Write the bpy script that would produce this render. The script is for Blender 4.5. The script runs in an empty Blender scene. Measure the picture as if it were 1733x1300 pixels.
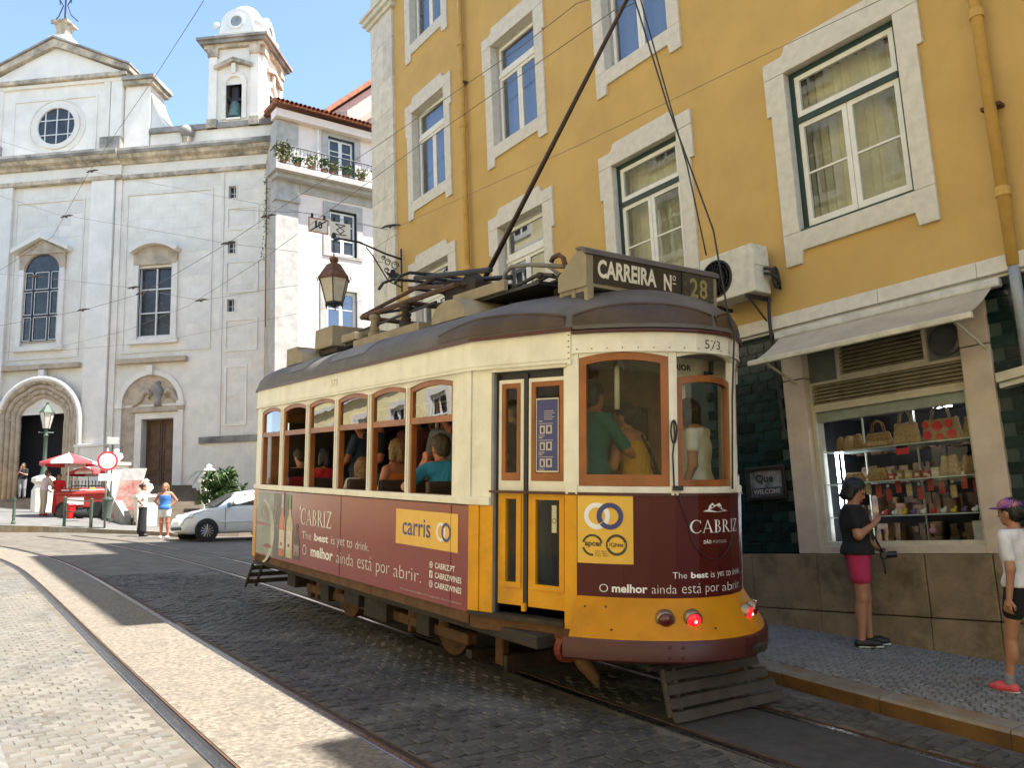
import bpy, math, random
import numpy as np
from mathutils import Vector, Matrix
random.seed(7)
SC = bpy.context.scene
COL = SC.collection
# ---------------------------------------------------------------- camera
# the camera stands at the world origin; Y runs up the street along the yellow facade, X towards it
FPX = 1415.0
def _n(v):
    v = np.array(v, float); return v / np.linalg.norm(v)
_Z = _n([526 - 866.5, -7557 - 650, FPX])
_Y = np.array([-177 - 866.5, 941 - 650, FPX]); _Y = _n(_n(_Y) - _Z * (_n(_Y) @ _Z))
_X = np.cross(_Y, _Z)
RC = np.stack([_X, _Y, _Z])
cam = bpy.data.cameras.new('camera'); camo = bpy.data.objects.new('camera', cam); COL.objects.link(camo)
cam.sensor_width = 36; cam.lens = 36 * FPX / 1733; cam.clip_start = .05; cam.clip_end = 2000
M = Matrix.Identity(4)
for r in range(3):
    M[r][0] = RC[r, 0]; M[r][1] = -RC[r, 1]; M[r][2] = -RC[r, 2]
camo.matrix_world = M
SC.camera = camo
# ---------------------------------------------------------------- sky, sun, exposure
SUN_EL = 62.0; SUN_H = (.72, -.694)
world = bpy.data.worlds.new('World'); SC.world = world; world.use_nodes = True
wn = world.node_tree.nodes; wl = world.node_tree.links
bg = wn['Background']; sky = wn.new('ShaderNodeTexSky'); sky.sky_type = 'NISHITA'; sky.sun_disc = False
sky.sun_elevation = math.radians(SUN_EL); sky.sun_rotation = math.atan2(SUN_H[0], SUN_H[1])
sky.air_density = 1.0; sky.dust_density = .2; sky.ozone_density = .6
wl.new(sky.outputs[0], bg.inputs[0]); bg.inputs[1].default_value = .115
sl = bpy.data.lights.new('sun', 'SUN'); sl.energy = 4.6; sl.angle = math.radians(.55); sl.color = (1, .95, .87)
so = bpy.data.objects.new('sun', sl); COL.objects.link(so)
ce = math.cos(math.radians(SUN_EL))
so.rotation_euler = Vector((SUN_H[0] * ce, SUN_H[1] * ce, math.sin(math.radians(SUN_EL)))).to_track_quat('Z', 'Y').to_euler()
so.location = (10, -20, 40)
vs = SC.view_settings; vs.view_transform = 'Standard'; vs.look = 'None'; vs.gamma = 1; vs.exposure = 1.7; vs.use_curve_mapping = False
SC.render.film_transparent = False
SC.cycles.max_bounces = 8; SC.cycles.diffuse_bounces = 4; SC.cycles.transparent_max_bounces = 12
SC.cycles.caustics_reflective = False; SC.cycles.caustics_refractive = False

# ---------------------------------------------------------------- helpers
def tag(o, label=None, cat=None, group=None, kind=None):
    if label: o['label'] = label
    if cat: o['category'] = cat
    if group: o['group'] = group
    if kind: o['kind'] = kind
    return o
def empty(name, loc=(0, 0, 0), rz=0, label=None, cat=None, group=None, kind=None, parent=None):
    o = bpy.data.objects.new(name, None); COL.objects.link(o); o.location = loc; o.rotation_euler = (0, 0, rz)
    o.empty_display_size = .1
    if parent: o.parent = parent
    return tag(o, label, cat, group, kind)
def link(name, me, parent=None, loc=None, rot=None):
    o = bpy.data.objects.new(name, me); COL.objects.link(o)
    if parent: o.parent = parent
    if loc is not None: o.location = loc
    if rot is not None: o.rotation_euler = rot
    return o
def copy_tree(o, parent=None):
    c = o.copy(); COL.objects.link(c); c.parent = parent
    for ch in list(o.children): copy_tree(ch, c)
    return c
I3 = lambda a, b, c: (a, b, c)
class MB:
    def __init__(s, T=None): s.v = []; s.f = []; s.T = T or I3
    def pts(s, L, T=None):
        T = T or s.T; i = len(s.v); s.v += [tuple(T(*p)) for p in L]; return i
    def box(s, x0, x1, y0, y1, z0, z1, T=None):
        i = s.pts([(x0, y0, z0), (x1, y0, z0), (x1, y1, z0), (x0, y1, z0), (x0, y0, z1), (x1, y0, z1), (x1, y1, z1), (x0, y1, z1)], T)
        for q in ((0, 3, 2, 1), (4, 5, 6, 7), (0, 1, 5, 4), (1, 2, 6, 5), (2, 3, 7, 6), (3, 0, 4, 7)): s.f.append([i + k for k in q])
        return s
    def prism(s, poly, c0, c1, T=None, caps=True):
        n = len(poly); i = s.pts([(a, b, c0) for a, b in poly] + [(a, b, c1) for a, b in poly], T)
        for k in range(n):
            m = (k + 1) % n; s.f.append([i + k, i + m, i + n + m, i + n + k])
        if caps: s.f.append([i + k for k in range(n)][::-1]); s.f.append([i + n + k for k in range(n)])
        return s
    def ring(s, outer, inner, c0, c1, T=None):   # frame between two polygons of equal count
        n = len(outer)
        i = s.pts([(a, b, c) for c in (c0, c1) for P in (outer, inner) for a, b in P], T)
        oa, ia, ob, ib = i, i + n, i + 2 * n, i + 3 * n
        for k in range(n):
            m = (k + 1) % n
            s.f += [[oa + k, oa + m, ob + m, ob + k], [ia + m, ia + k, ib + k, ib + m], [ob + k, ob + m, ib + m, ib + k], [oa + m, oa + k, ia + k, ia + m]]
        return s
    def rframe(s, x0, x1, y0, y1, t, c0, c1, T=None, tb=None, tt=None):
        tb = t if tb is None else tb; tt = t if tt is None else tt
        return s.ring([(x0, y0), (x1, y0), (x1, y1), (x0, y1)], [(x0 + t, y0 + tb), (x1 - t, y0 + tb), (x1 - t, y1 - tt), (x0 + t, y1 - tt)], c0, c1, T)
    def quad(s, *P):
        i = s.pts(P); s.f.append([i + k for k in range(len(P))]); return s
    def tube(s, path, r, n=8, caps=True, T=None):
        P = [Vector(p) for p in path]; rs = r if isinstance(r, (list, tuple)) else [r] * len(P)
        rings = []; up = None
        for k, p in enumerate(P):
            d = (P[min(k + 1, len(P) - 1)] - P[max(k - 1, 0)]).normalized()
            if up is None:
                up = Vector((0, 0, 1)) if abs(d.z) < .9 else Vector((1, 0, 0))
            a = d.cross(up).normalized(); b = a.cross(d).normalized(); up = b
            rings.append(s.pts([tuple(p + (a * math.cos(2 * math.pi * j / n) + b * math.sin(2 * math.pi * j / n)) * rs[k]) for j in range(n)], T))
        for k in range(len(P) - 1):
            for j in range(n):
                m = (j + 1) % n; s.f.append([rings[k] + j, rings[k] + m, rings[k + 1] + m, rings[k + 1] + j])
        if caps:
            s.f.append([rings[0] + j for j in range(n)][::-1]); s.f.append([rings[-1] + j for j in range(n)])
        return s
    def lathe(s, prof, c=(0, 0, 0), n=16, T=None, axis='z', caps=True, a0=0, sx=1, sy=1):
        rings = []
        for r, h in prof:
            L = []
            for j in range(n):
                t = a0 + 2 * math.pi * j / n; x, y = r * math.cos(t) * sx, r * math.sin(t) * sy
                L.append((c[0] + x, c[1] + y, c[2] + h) if axis == 'z' else (c[0] + h, c[1] + x, c[2] + y) if axis == 'x' else (c[0] + x, c[1] + h, c[2] + y))
            rings.append(s.pts(L, T))
        for k in range(len(prof) - 1):
            for j in range(n):
                m = (j + 1) % n; s.f.append([rings[k] + j, rings[k] + m, rings[k + 1] + m, rings[k + 1] + j])
        if caps:
            if prof[0][0] > 1e-4: s.f.append([rings[0] + j for j in range(n)][::-1])
            if prof[-1][0] > 1e-4: s.f.append([rings[-1] + j for j in range(n)])
        return s
    def grid(s, R, closed=False, T=None):      # rows of points
        n = len(R[0]); ids = [s.pts(r, T) for r in R]
        for k in range(len(R) - 1):
            for j in range(n if closed else n - 1):
                m = (j + 1) % n; s.f.append([ids[k] + j, ids[k] + m, ids[k + 1] + m, ids[k + 1] + j])
        return s
    def ball(s, c, r, n=10, m=6, T=None):
        rr = (r, r, r) if not isinstance(r, (tuple, list)) else r
        rows = [[(c[0] + rr[0] * math.cos(2 * math.pi * j / n) * math.sin(math.pi * k / m), c[1] + rr[1] * math.sin(2 * math.pi * j / n) * math.sin(math.pi * k / m), c[2] - rr[2] * math.cos(math.pi * k / m)) for j in range(n)] for k in range(m + 1)]
        return s.grid(rows, True, T)
    def wall(s, x0, x1, y0, y1, holes, c=0, T=None):
        xs = sorted({x0, x1, *[h for H in holes for h in H[:2] if x0 < h < x1]}); ys = sorted({y0, y1, *[h for H in holes for h in H[2:] if y0 < h < y1]})
        for a, b in zip(xs, xs[1:]):
            for d, e in zip(ys, ys[1:]):
                mx, my = (a + b) / 2, (d + e) / 2
                if any(H[0] < mx < H[1] and H[2] < my < H[3] for H in holes): continue
                i = s.pts([(a, d, c), (b, d, c), (b, e, c), (a, e, c)], T); s.f.append([i, i + 1, i + 2, i + 3])
        return s
    def mesh(s, name, mat, smooth=False, fix=True):
        me = bpy.data.meshes.new(name); me.from_pydata(s.v, [], s.f)
        if fix:
            import bmesh
            bm = bmesh.new(); bm.from_mesh(me); bmesh.ops.remove_doubles(bm, verts=bm.verts, dist=1e-5) if smooth else None
            bmesh.ops.recalc_face_normals(bm, faces=bm.faces); bm.to_mesh(me); bm.free()
        if mat: me.materials.append(mat)
        if smooth: me.polygons.foreach_set('use_smooth', [True] * len(me.polygons))
        me.update(); return me
    def build(s, name, mat, parent=None, smooth=False, bevel=0, fix=True, auto=None):
        o = link(name, s.mesh(name, mat, smooth, fix), parent)
        if bevel:
            b = o.modifiers.new('b', 'BEVEL'); b.width = bevel; b.segments = 2; b.limit_method = 'ANGLE'; b.angle_limit = math.radians(40)
        if auto:
            o.data.polygons.foreach_set('use_smooth', [True] * len(o.data.polygons)); o.data.set_sharp_from_angle(angle=math.radians(auto))
        return o
def text_mesh(body, bold=0.0, res=3, shear=0, spacing=1.0):
    cu = bpy.data.curves.new('t', 'FONT'); cu.body = body; cu.offset = bold; cu.resolution_u = res; cu.shear = shear; cu.space_character = spacing
    ob = bpy.data.objects.new('t', cu); COL.objects.link(ob)
    dg = bpy.context.evaluated_depsgraph_get(); me = bpy.data.meshes.new_from_object(ob.evaluated_get(dg))
    bpy.data.objects.remove(ob); bpy.data.curves.remove(cu)
    return me
def text_fit(body, box, mapf, mat, parent, name='lettering', bold=0.0, flat=False, shear=0, spacing=1.0):
    """box=(x0,x1,y0,y1): glyph bounds in the surface's own coordinates; mapf(x,y)->point"""
    me = text_mesh(body, bold, shear=shear, spacing=spacing); V = np.array([v.co[:] for v in me.vertices])
    mn, mx = V.min(0), V.max(0); x0, x1, y0, y1 = box
    sx = (x1 - x0) / (mx[0] - mn[0]); sy = (y1 - y0) / (mx[1] - mn[1])
    for v, c in zip(me.vertices, V): v.co = mapf(x0 + (c[0] - mn[0]) * sx, y0 + (c[1] - mn[1]) * sy)
    me.materials.clear(); me.materials.append(mat); me.update()
    return link(name, me, parent)

# ---------------------------------------------------------------- materials
MATS = {}
def mat(name, col,  rough=.7, metal=0, var=.12, scale=6, bump=0, bscale=40, col2=None, streak=0, spec=.5, rand=0, emit=0, coat=0, obj=True, dirt=None, dscale=1.5, dlo=.55, dhi=.75, sub=0, chip=None):
    if name in MATS: return MATS[name]
    m = bpy.data.materials.new(name); MATS[name] = m; m.use_nodes = True
    nt = m.node_tree; N = nt.nodes; L = nt.links; b = N['Principled BSDF']
    b.inputs['Roughness'].default_value = rough; b.inputs['Metallic'].default_value = metal; b.inputs['Specular IOR Level'].default_value = spec
    if coat: b.inputs['Coat Weight'].default_value = coat; b.inputs['Coat Roughness'].default_value = .08
    if sub: b.inputs['Subsurface Weight'].default_value = sub; b.inputs['Subsurface Radius'].default_value = (.01, .005, .003)
    tc = N.new('ShaderNodeTexCoord'); src = tc.outputs['Object']
    def noise(sc, detail=5, stretch=None, rough_=.6):
        t = N.new('ShaderNodeTexNoise'); t.inputs['Scale'].default_value = sc; t.inputs['Detail'].default_value = detail; t.inputs['Roughness'].default_value = rough_
        if stretch:
            mp = N.new('ShaderNodeMapping'); mp.inputs['Scale'].default_value = stretch; L.new(src, mp.inputs[0]); L.new(mp.outputs[0], t.inputs['Vector'])
        else: L.new(src, t.inputs['Vector'])
        return t.outputs['Fac']
    c2 = col2 or tuple(c * (1 - 2 * var) for c in col)
    c1 = col if col2 else tuple(min(1, c * (1 + .5 * var)) for c in col)
    mx = N.new('ShaderNodeMix'); mx.data_type = 'RGBA'; mx.inputs[6].default_value = (*c1, 1); mx.inputs[7].default_value = (*c2, 1)
    rp = N.new('ShaderNodeMapRange'); rp.inputs[1].default_value = .35; rp.inputs[2].default_value = .7; L.new(noise(scale), rp.inputs[0]); L.new(rp.outputs[0], mx.inputs[0])
    out = mx.outputs[2]
    def mul(a, fac, c, mode='MIX'):
        k = N.new('ShaderNodeMix'); k.data_type = 'RGBA'; k.blend_type = mode; L.new(fac, k.inputs[0]); L.new(a, k.inputs[6]); k.inputs[7].default_value = (*c, 1); return k.outputs[2]
    if streak:
        r2 = N.new('ShaderNodeMapRange'); r2.inputs[1].default_value = .5; r2.inputs[2].default_value = .8; r2.inputs[4].default_value = streak
        L.new(noise(1.0, 6, (7, 7, .35)), r2.inputs[0]); out = mul(out, r2.outputs[0], tuple(c * .35 for c in col))
    if dirt:
        r3 = N.new('ShaderNodeMapRange'); r3.inputs[1].default_value = dlo; r3.inputs[2].default_value = dhi; r3.inputs[4].default_value = .85
        L.new(noise(dscale, 8, None, .7), r3.inputs[0]); out = mul(out, r3.outputs[0], dirt)
    if chip:
        r6 = N.new('ShaderNodeMapRange'); r6.inputs[1].default_value = .70; r6.inputs[2].default_value = .73; L.new(noise(34, 7, None, .75), r6.inputs[0]); out = mul(out, r6.outputs[0], chip)
    if rand:
        oi = N.new('ShaderNodeObjectInfo'); r4 = N.new('ShaderNodeMapRange'); r4.inputs[3].default_value = 1 - rand; r4.inputs[4].default_value = 1 + rand; L.new(oi.outputs['Random'], r4.inputs[0])
        hs = N.new('ShaderNodeHueSaturation'); L.new(out, hs.inputs['Color']); L.new(r4.outputs[0], hs.inputs['Value']); out = hs.outputs[0]
    L.new(out, b.inputs['Base Color'])
    if bump:
        bp = N.new('ShaderNodeBump'); bp.inputs['Strength'].default_value = 1; bp.inputs['Distance'].default_value = bump; L.new(noise(bscale, 6), bp.inputs['Height']); L.new(bp.outputs[0], b.inputs['Normal'])
    if rough > .15 and var:
        r5 = N.new('ShaderNodeMapRange'); r5.inputs[3].default_value = max(.05, rough - .1); r5.inputs[4].default_value = min(1, rough + .12); L.new(noise(scale * 2.3), r5.inputs[0]); L.new(r5.outputs[0], b.inputs['Roughness'])
    if emit:
        b.inputs['Emission Color'].default_value = (*col, 1); b.inputs['Emission Strength'].default_value = emit
    return m
def glass(name, ior=1.5, tint=(1, 1, 1), rough=.015, wav=0):
    if name in MATS: return MATS[name]
    m = bpy.data.materials.new(name); MATS[name] = m; m.use_nodes = True; N = m.node_tree.nodes; L = m.node_tree.links; N.clear()
    o = N.new('ShaderNodeOutputMaterial'); mx = N.new('ShaderNodeMixShader'); fr = N.new('ShaderNodeFresnel'); fr.inputs[0].default_value = ior
    tr = N.new('ShaderNodeBsdfTransparent'); tr.inputs[0].default_value = (*tint, 1); gl = N.new('ShaderNodeBsdfGlossy'); gl.inputs['Roughness'].default_value = rough; gl.inputs[0].default_value = (.95, .97, 1, 1)
    if wav:
        tc = N.new('ShaderNodeTexCoord'); tn = N.new('ShaderNodeTexNoise'); tn.inputs['Scale'].default_value = 2.2; bp = N.new('ShaderNodeBump'); bp.inputs['Distance'].default_value = wav
        L.new(tc.outputs['Object'], tn.inputs['Vector']); L.new(tn.outputs[0], bp.inputs['Height']); L.new(bp.outputs[0], gl.inputs['Normal'])
    ge = N.new('ShaderNodeNewGeometry'); mm = N.new('ShaderNodeMath'); mm.operation = 'MULTIPLY_ADD'; mm.inputs[1].default_value = -1; mm.inputs[2].default_value = 1; L.new(ge.outputs['Backfacing'], mm.inputs[0])
    m2 = N.new('ShaderNodeMath'); m2.operation = 'MULTIPLY'; L.new(fr.outputs[0], m2.inputs[0]); L.new(mm.outputs[0], m2.inputs[1])
    L.new(m2.outputs[0], mx.inputs[0]); L.new(tr.outputs[0], mx.inputs[1]); L.new(gl.outputs[0], mx.inputs[2]); L.new(mx.outputs[0], o.inputs[0])
    return m
M_YWALL = mat('yellow_render', (.585, .39, .135), .85, var=.06, scale=1.2, bump=.0025, bscale=180, streak=.07, dirt=(.50, .32, .10), dscale=.7, dlo=.5, dhi=.8)
M_MARB = mat('pale_limestone', (.66, .63, .57), .6, var=.07, scale=9, bump=.0012, bscale=60, dirt=(.58, .54, .49), dscale=3)
M_STONE2 = mat('cream_marble', (.62, .52, .43), .55, var=.08, scale=4, bump=.001, dirt=(.48, .38, .29), dscale=2.5)
M_PLINTH = mat('plinth_stone', (.29, .215, .13), .85, var=.2, scale=3, bump=.01, bscale=14, dirt=(.085, .052, .022), dscale=2.2, dlo=.5, dhi=.72, streak=.3)
M_WHITEP = mat('white_paint', (.78, .78, .75), .45, var=.05, scale=8, dirt=(.55, .52, .45), dscale=6, dlo=.62, dhi=.8)
M_GREENP = mat('dark_green_paint', (.012, .045, .042), .4, var=.1)
M_TILE = mat('green_glazed_tile', (.008, .028, .028), .22, var=.2, scale=5, rand=.45, spec=.6, bump=.002, bscale=8)
M_MORTAR = mat('tile_joint', (.05, .075, .07), .9)
M_DARK = mat('dark_interior', (.018, .018, .02), .9, var=.05)
M_CURT = mat('cream_curtain', (.60, .56, .44), .95, var=.12, scale=3, streak=.15)
M_SKYBACK = mat('sky_tinted_backing', (.15, .18, .27), .9, var=.05, scale=2)  # the sky's reflection in the upper panes, put into this colour
M_GLASS = glass('window_glass', 2.7, (.93, .95, .95), .008, .00015)
M_GLASSC = glass('curtained_glass', 1.55, (.93, .95, .93), .01, .0006)
M_SHOPGL = glass('shop_glass', 1.35, (.93, .95, .95), .01)
M_IRON = mat('black_iron', (.02, .02, .022), .55, var=.1, bump=.001)
M_RAIL = mat('rail_steel', (.30, .29, .29), .28, metal=1, var=.15, scale=15)
M_RUST = mat('rusty_steel', (.10, .05, .025), .75, var=.3, scale=12, bump=.002)
# ---------------------------------------------------------------- ground
def G(X, Y):
    return -1.65 + .068 * Y - .015 * X
M_ROAD = mat('dusty_road_bed', (.135, .118, .095), .92, var=.2, scale=3, bump=.006, bscale=30, dirt=(.20, .175, .14), dscale=1.1)
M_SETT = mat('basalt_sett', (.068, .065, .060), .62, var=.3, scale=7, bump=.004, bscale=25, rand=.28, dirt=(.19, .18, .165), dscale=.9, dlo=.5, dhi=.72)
M_CONC = mat('worn_concrete', (.215, .185, .145), .9, var=.3, scale=24, bump=.006, bscale=70, dirt=(.12, .108, .09), dscale=4.5, dlo=.5, dhi=.72)
M_PATCH = mat('asphalt_patch', (.055, .055, .056), .88, var=.2, scale=8, bump=.004, bscale=120)
M_COB = mat('limestone_cobble', (.20, .195, .18), .7, var=.18, scale=9, rand=.25, bump=.003, bscale=40)
M_JOINT = mat('sandy_joint', (.065, .058, .048), .95, var=.2)
M_KERB = mat('kerb_limestone', (.24, .22, .185), .75, var=.12, scale=4, bump=.004, bscale=25, rand=.1, dirt=(.20, .115, .04), dscale=2.5, dlo=.45, dhi=.65)
M_KERBF = mat('rust_stained_kerb_face', (.17, .085, .022), .85, var=.25, scale=4, bump=.005, bscale=25, dirt=(.08, .05, .02), dscale=3)
def rowsG(xs, ys, dz, fn=None):
    return [[(x, y, (fn or G)(x, y) + dz) for x in xs] for y in ys]
mb = MB(); mb.grid(rowsG([-60, -20, -8, 0, 4, 8, 12, 20, 40, 80], [-50, -20, -5, 3, 10, 20, 30, 36], 0))
mb.grid([[(x, y, G(x, 36)) for x in (-60, 0, 12, 40, 80)] for y in (36, 60, 300)])
road = mb.build('road', M_ROAD); tag(road, kind='structure')
# left track and the tram's own track, both bending left further up
TL = [(1.60, -8), (1.60, 2.5), (1.62, 5.3), (1.66, 7.5), (1.70, 9.2), (1.79, 12.4), (1.88, 15.8), (1.92, 18.9), (1.80, 21.5), (1.45, 24.5), (.85, 27.5), (-.1, 30.5)]
TN = [(4.26, -8), (4.28, 0), (4.38, 3.4), (4.47, 5.2), (4.62, 7.4), (4.74, 9.0), (4.86, 11), (4.98, 13), (5.06, 15.2), (5.10, 18), (5.03, 21), (4.75, 24.5), (4.2, 27.5), (3.3, 30.5)]
def smooth_path(P, step=.5):
    P = np.array(P); ys = np.arange(P[0, 1], P[-1, 1], step)
    x = np.interp(ys, P[:, 1], P[:, 0]); k = np.ones(5) / 5
    xp = np.pad(x, 2, mode='edge'); x = np.convolve(xp, k, 'valid'); return list(zip(x, ys))
def track_x(P, y): return float(np.interp(y, [p[1] for p in P], [p[0] for p in P]))
GAUGE = .955
M_RUSTJ = mat('rusty_joint', (.14, .085, .05), .9, var=.3, scale=24)
def rail(P, off, label, group):
    path = [(x + off, y) for x, y in smooth_path(P)]
    mb = MB(); head = [(-.030, .002), (-.030, .011), (-.024, .015), (.024, .015), (.030, .011), (.030, .002)]
    rows = [[(x + a, y, G(x, y) + b) for a, b in head] for x, y in path]; mb.grid(rows)
    r = empty('tram_rail', (0, 0, 0)); tag(r, label, 'rail', group)
    mb.build('rail_head', M_RAIL, r, auto=30)
    mb = MB(); mb.grid([[(x + a, y, G(x, y) + b) for a, b in ((.033, .006), (.066, .006))] for x, y in path]); mb.build('flange_groove', M_IRON, r)
    mb = MB(); mb.grid([[(x + a, y, G(x, y) + b) for a, b in ((.069, .003), (.069, .013), (.084, .013), (.084, .003))] for x, y in path]); mb.build('guard_lip', M_RUST, r)
    return r
rail(TL, 0, 'steel rail nearest the sunlit pavement, outer rail of the empty track', 'tram rails in the road')
rail(TL, GAUGE, 'inner steel rail of the empty track along the edge of the shade', 'tram rails in the road')
rail(TN, 0, 'steel rail under the door side of the tram', 'tram rails in the road')
rail(TN, GAUGE, 'steel rail under the tram on its pavement side, by the kerb', 'tram rails in the road')
# concrete strip between the rails of the empty track
mb = MB(); mb.grid([[(x + a, y, G(x + a, y) + .010) for a in (.09, .3, .6, GAUGE - .035)] for x, y in smooth_path(TL, 1)])
o = mb.build('concrete_strip', M_CONC); tag(o, kind='structure')
mb = MB(); mb.grid([[(x + a, y, G(x + a, y) + .010) for a in (.09, .3, .6, GAUGE - .035)] for x, y in smooth_path([p for p in TN if p[1] < 5.3], .8)])
o = mb.build('asphalt_strip', M_PATCH); tag(o, kind='structure')
# granite setts, laid course by course
def sett_mesh(lx, ly, seed):
    rg = random.Random(seed); mb = MB(); h = .015 + rg.uniform(-.003, .002); c = .006
    j = lambda: rg.uniform(-.007, .007)
    b = [(-lx / 2, -ly / 2), (lx / 2, -ly / 2), (lx / 2, ly / 2), (-lx / 2, ly / 2)]; b = [(x + j(), y + j()) for x, y in b]
    t = [(x * (1 - 2 * c / lx) , y * (1 - 2 * c / ly)) for x, y in b]
    i = mb.pts([(x, y, -.01) for x, y in b] + [(x, y, h - .007) for x, y in b] + [(x, y, h + rg.uniform(-.003, .002)) for x, y in t])
    for k in range(4):
        m = (k + 1) % 4; mb.f += [[i + k, i + m, i + 4 + m, i + 4 + k], [i + 4 + k, i + 4 + m, i + 8 + m, i + 8 + k]]
    mb.f.append([i + 8, i + 9, i + 10, i + 11]); return mb
SETTS = [sett_mesh(.118 * random.Random(k).uniform(.86, 1.04), .088 * random.Random(k + 50).uniform(.88, 1.05), k) for k in range(9)]
M_SETTP = mat('sunlit_dusty_sett', (.145, .138, .126), .8, var=.22, scale=7, bump=.005, bscale=22, rand=.16, dirt=(.21, .185, .145), dscale=.8, dlo=.45, dhi=.7)  # dust, and the lane's sunlight against the shaded setts, put into the colour
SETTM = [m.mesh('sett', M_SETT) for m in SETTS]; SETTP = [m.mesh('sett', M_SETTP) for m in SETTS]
def in_track(x, y):
    a = track_x(TL, y); b = track_x(TN, y)
    if a - .13 < x < a + GAUGE + .13: return True
    if b - .13 < x < b + .16 or b + GAUGE - .13 < x < b + GAUGE + .16: return True
    if y < 5 and b < x < b + GAUGE: return True
    return False
def kerb_x(y): return float(np.interp(y, [-8, 2.7, 3.44, 4.15, 4.83, 8, 16.5, 18], [5.6, 5.92, 6.0, 6.1, 6.2, 6.45, 6.9, 6.9]))
spots = []; y = 2.2; row = 0
while y < 17:
    x = .62 + (row % 2) * .0625
    while x < kerb_x(y) - .1:
        if not in_track(x, y) and not (y > 6 and track_x(TN, y) < x < 9): spots.append((x + random.uniform(-.008, .008), y + .10 * math.sin(x * 1.1) + random.uniform(-.006, .006)))
        x += .125
    y += .095; row += 1
fw = RC[:, 2]
def vis(p):
    c = RC.T @ np.array([p[0], p[1], G(*p)]); 
    if c[2] < .5: return -1
    u, v = 866.5 + FPX * c[0] / c[2], 650 + FPX * c[1] / c[2]
    return 1 / c[2] if -40 < u < 1780 and v < 1345 else -1
spots = sorted([(vis(p), p) for p in spots], reverse=True)
rest = MB(); restp = MB()
for k, (q, (x, y)) in enumerate(spots):
    if q < 0: continue
    mi = random.randrange(9); a = random.uniform(-.05, .05); tilt = (.068 + random.uniform(-.03, .03), random.uniform(-.03, .03), a)
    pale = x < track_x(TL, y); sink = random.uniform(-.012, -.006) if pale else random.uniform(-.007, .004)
    if k < 300:
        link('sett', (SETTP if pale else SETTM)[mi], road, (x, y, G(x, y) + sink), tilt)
    else:
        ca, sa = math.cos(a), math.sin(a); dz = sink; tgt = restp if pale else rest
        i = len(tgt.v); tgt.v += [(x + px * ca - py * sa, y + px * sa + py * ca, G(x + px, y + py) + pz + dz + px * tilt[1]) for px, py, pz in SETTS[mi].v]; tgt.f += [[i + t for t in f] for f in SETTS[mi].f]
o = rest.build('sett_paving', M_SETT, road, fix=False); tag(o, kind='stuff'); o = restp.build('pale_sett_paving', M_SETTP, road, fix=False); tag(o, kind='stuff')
# right-hand pavement
SWZ = .125
XF = 8.35
def GS(x, y): return G(x, y) + SWZ
ysw = [-8, 0, 2.7, 3.44, 4.15, 4.83, 8, 12, 16.35, 17.6]
mb = MB(); mb.grid([[(kerb_x(y) + .10, y, GS(kerb_x(y), y) - .012), (XF + .05, y, GS(XF, y) - .012)] for y in ysw])
side = mb.build('sidewalk', M_JOINT); tag(side, kind='structure')
ys = [-2, -.6, .7, 1.75, 2.78, 3.75, 4.72, 5.7, 6.75, 7.8, 8.9, 10, 11.2, 12.4, 13.6, 14.8, 16, 17.2]
for a, b in zip(ys, ys[1:]):
    mb = MB(); g = .004; prof = lambda y: [(kerb_x(y), G(kerb_x(y), y) - .03), (kerb_x(y) - .004, GS(kerb_x(y), y) - .022), (kerb_x(y) + .018, GS(kerb_x(y), y) - .002), (kerb_x(y) + .24, GS(kerb_x(y), y)), (kerb_x(y) + .24, G(kerb_x(y), y) - .03)]
    rows = [[(px, yy, pz) for px, pz in prof(yy)] for yy in (a + g, (a + b) / 2, b - g)]; mb.grid(rows)
    for rr in (rows[0], rows[-1]): mb.quad(*rr)
    ko = mb.build('kerb_stone', M_KERB, side); ko.data.materials.append(M_KERBF)
    for pg in ko.data.polygons:
        if abs(pg.normal.x) > .8: pg.material_index = 1
def cob_mesh(seed):
    rg = random.Random(seed); mb = MB(); r = .031; b = [(-r, -r), (r, -r), (r, r), (-r, r)]; b = [(x + rg.uniform(-.006, .006), y + rg.uniform(-.006, .006)) for x, y in b]
    i = mb.pts([(x, y, -.012) for x, y in b] + [(x, y, .001) for x, y in b] + [(x * .78, y * .78, .007 + rg.uniform(-.002, .002)) for x, y in b])
    for k in range(4):
        m = (k + 1) % 4; mb.f += [[i + k, i + m, i + 4 + m, i + 4 + k], [i + 4 + k, i + 4 + m, i + 8 + m, i + 8 + k]]
    mb.f.append([i + 8, i + 9, i + 10, i + 11]); return mb
COBS = [cob_mesh(100 + k) for k in range(8)]; COBM = [c.mesh('cobble', M_COB) for c in COBS]
pts = []; st = .068; A = math.radians(38)
for i in range(-140, 140):
    for j in range(-140, 140):
        u, v = i * st, j * st + (i % 2) * .02
        x = 7.2 + u * math.cos(A) - v * math.sin(A); y = 5.2 + u * math.sin(A) + v * math.cos(A)
        if 2.2 < y < 9.5 and kerb_x(y) + .28 < x < XF - .03:
            q = vis((x, y))
            if q > 0: pts.append((q, x, y))
pts.sort(reverse=True); rest = MB()
for k, (q, x, y) in enumerate(pts):
    mi = random.randrange(8); a = A + random.uniform(-.12, .12); z = GS(x, y) - .006 + random.uniform(-.003, .002)
    if k < 300: link('cobble', COBM[mi], side, (x, y, z), (.068, -.015, a))
    else:
        ca, sa = math.cos(a), math.sin(a); i = len(rest.v)
        rest.v += [(x + px * ca - py * sa, y + px * sa + py * ca, z + pz + .068 * (px * sa + py * ca)) for px, py, pz in COBS[mi].v]; rest.f += [[i + t for t in f] for f in COBS[mi].f]
o = rest.build('cobble_paving', M_COB, side, fix=False); tag(o, kind='stuff')
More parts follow.
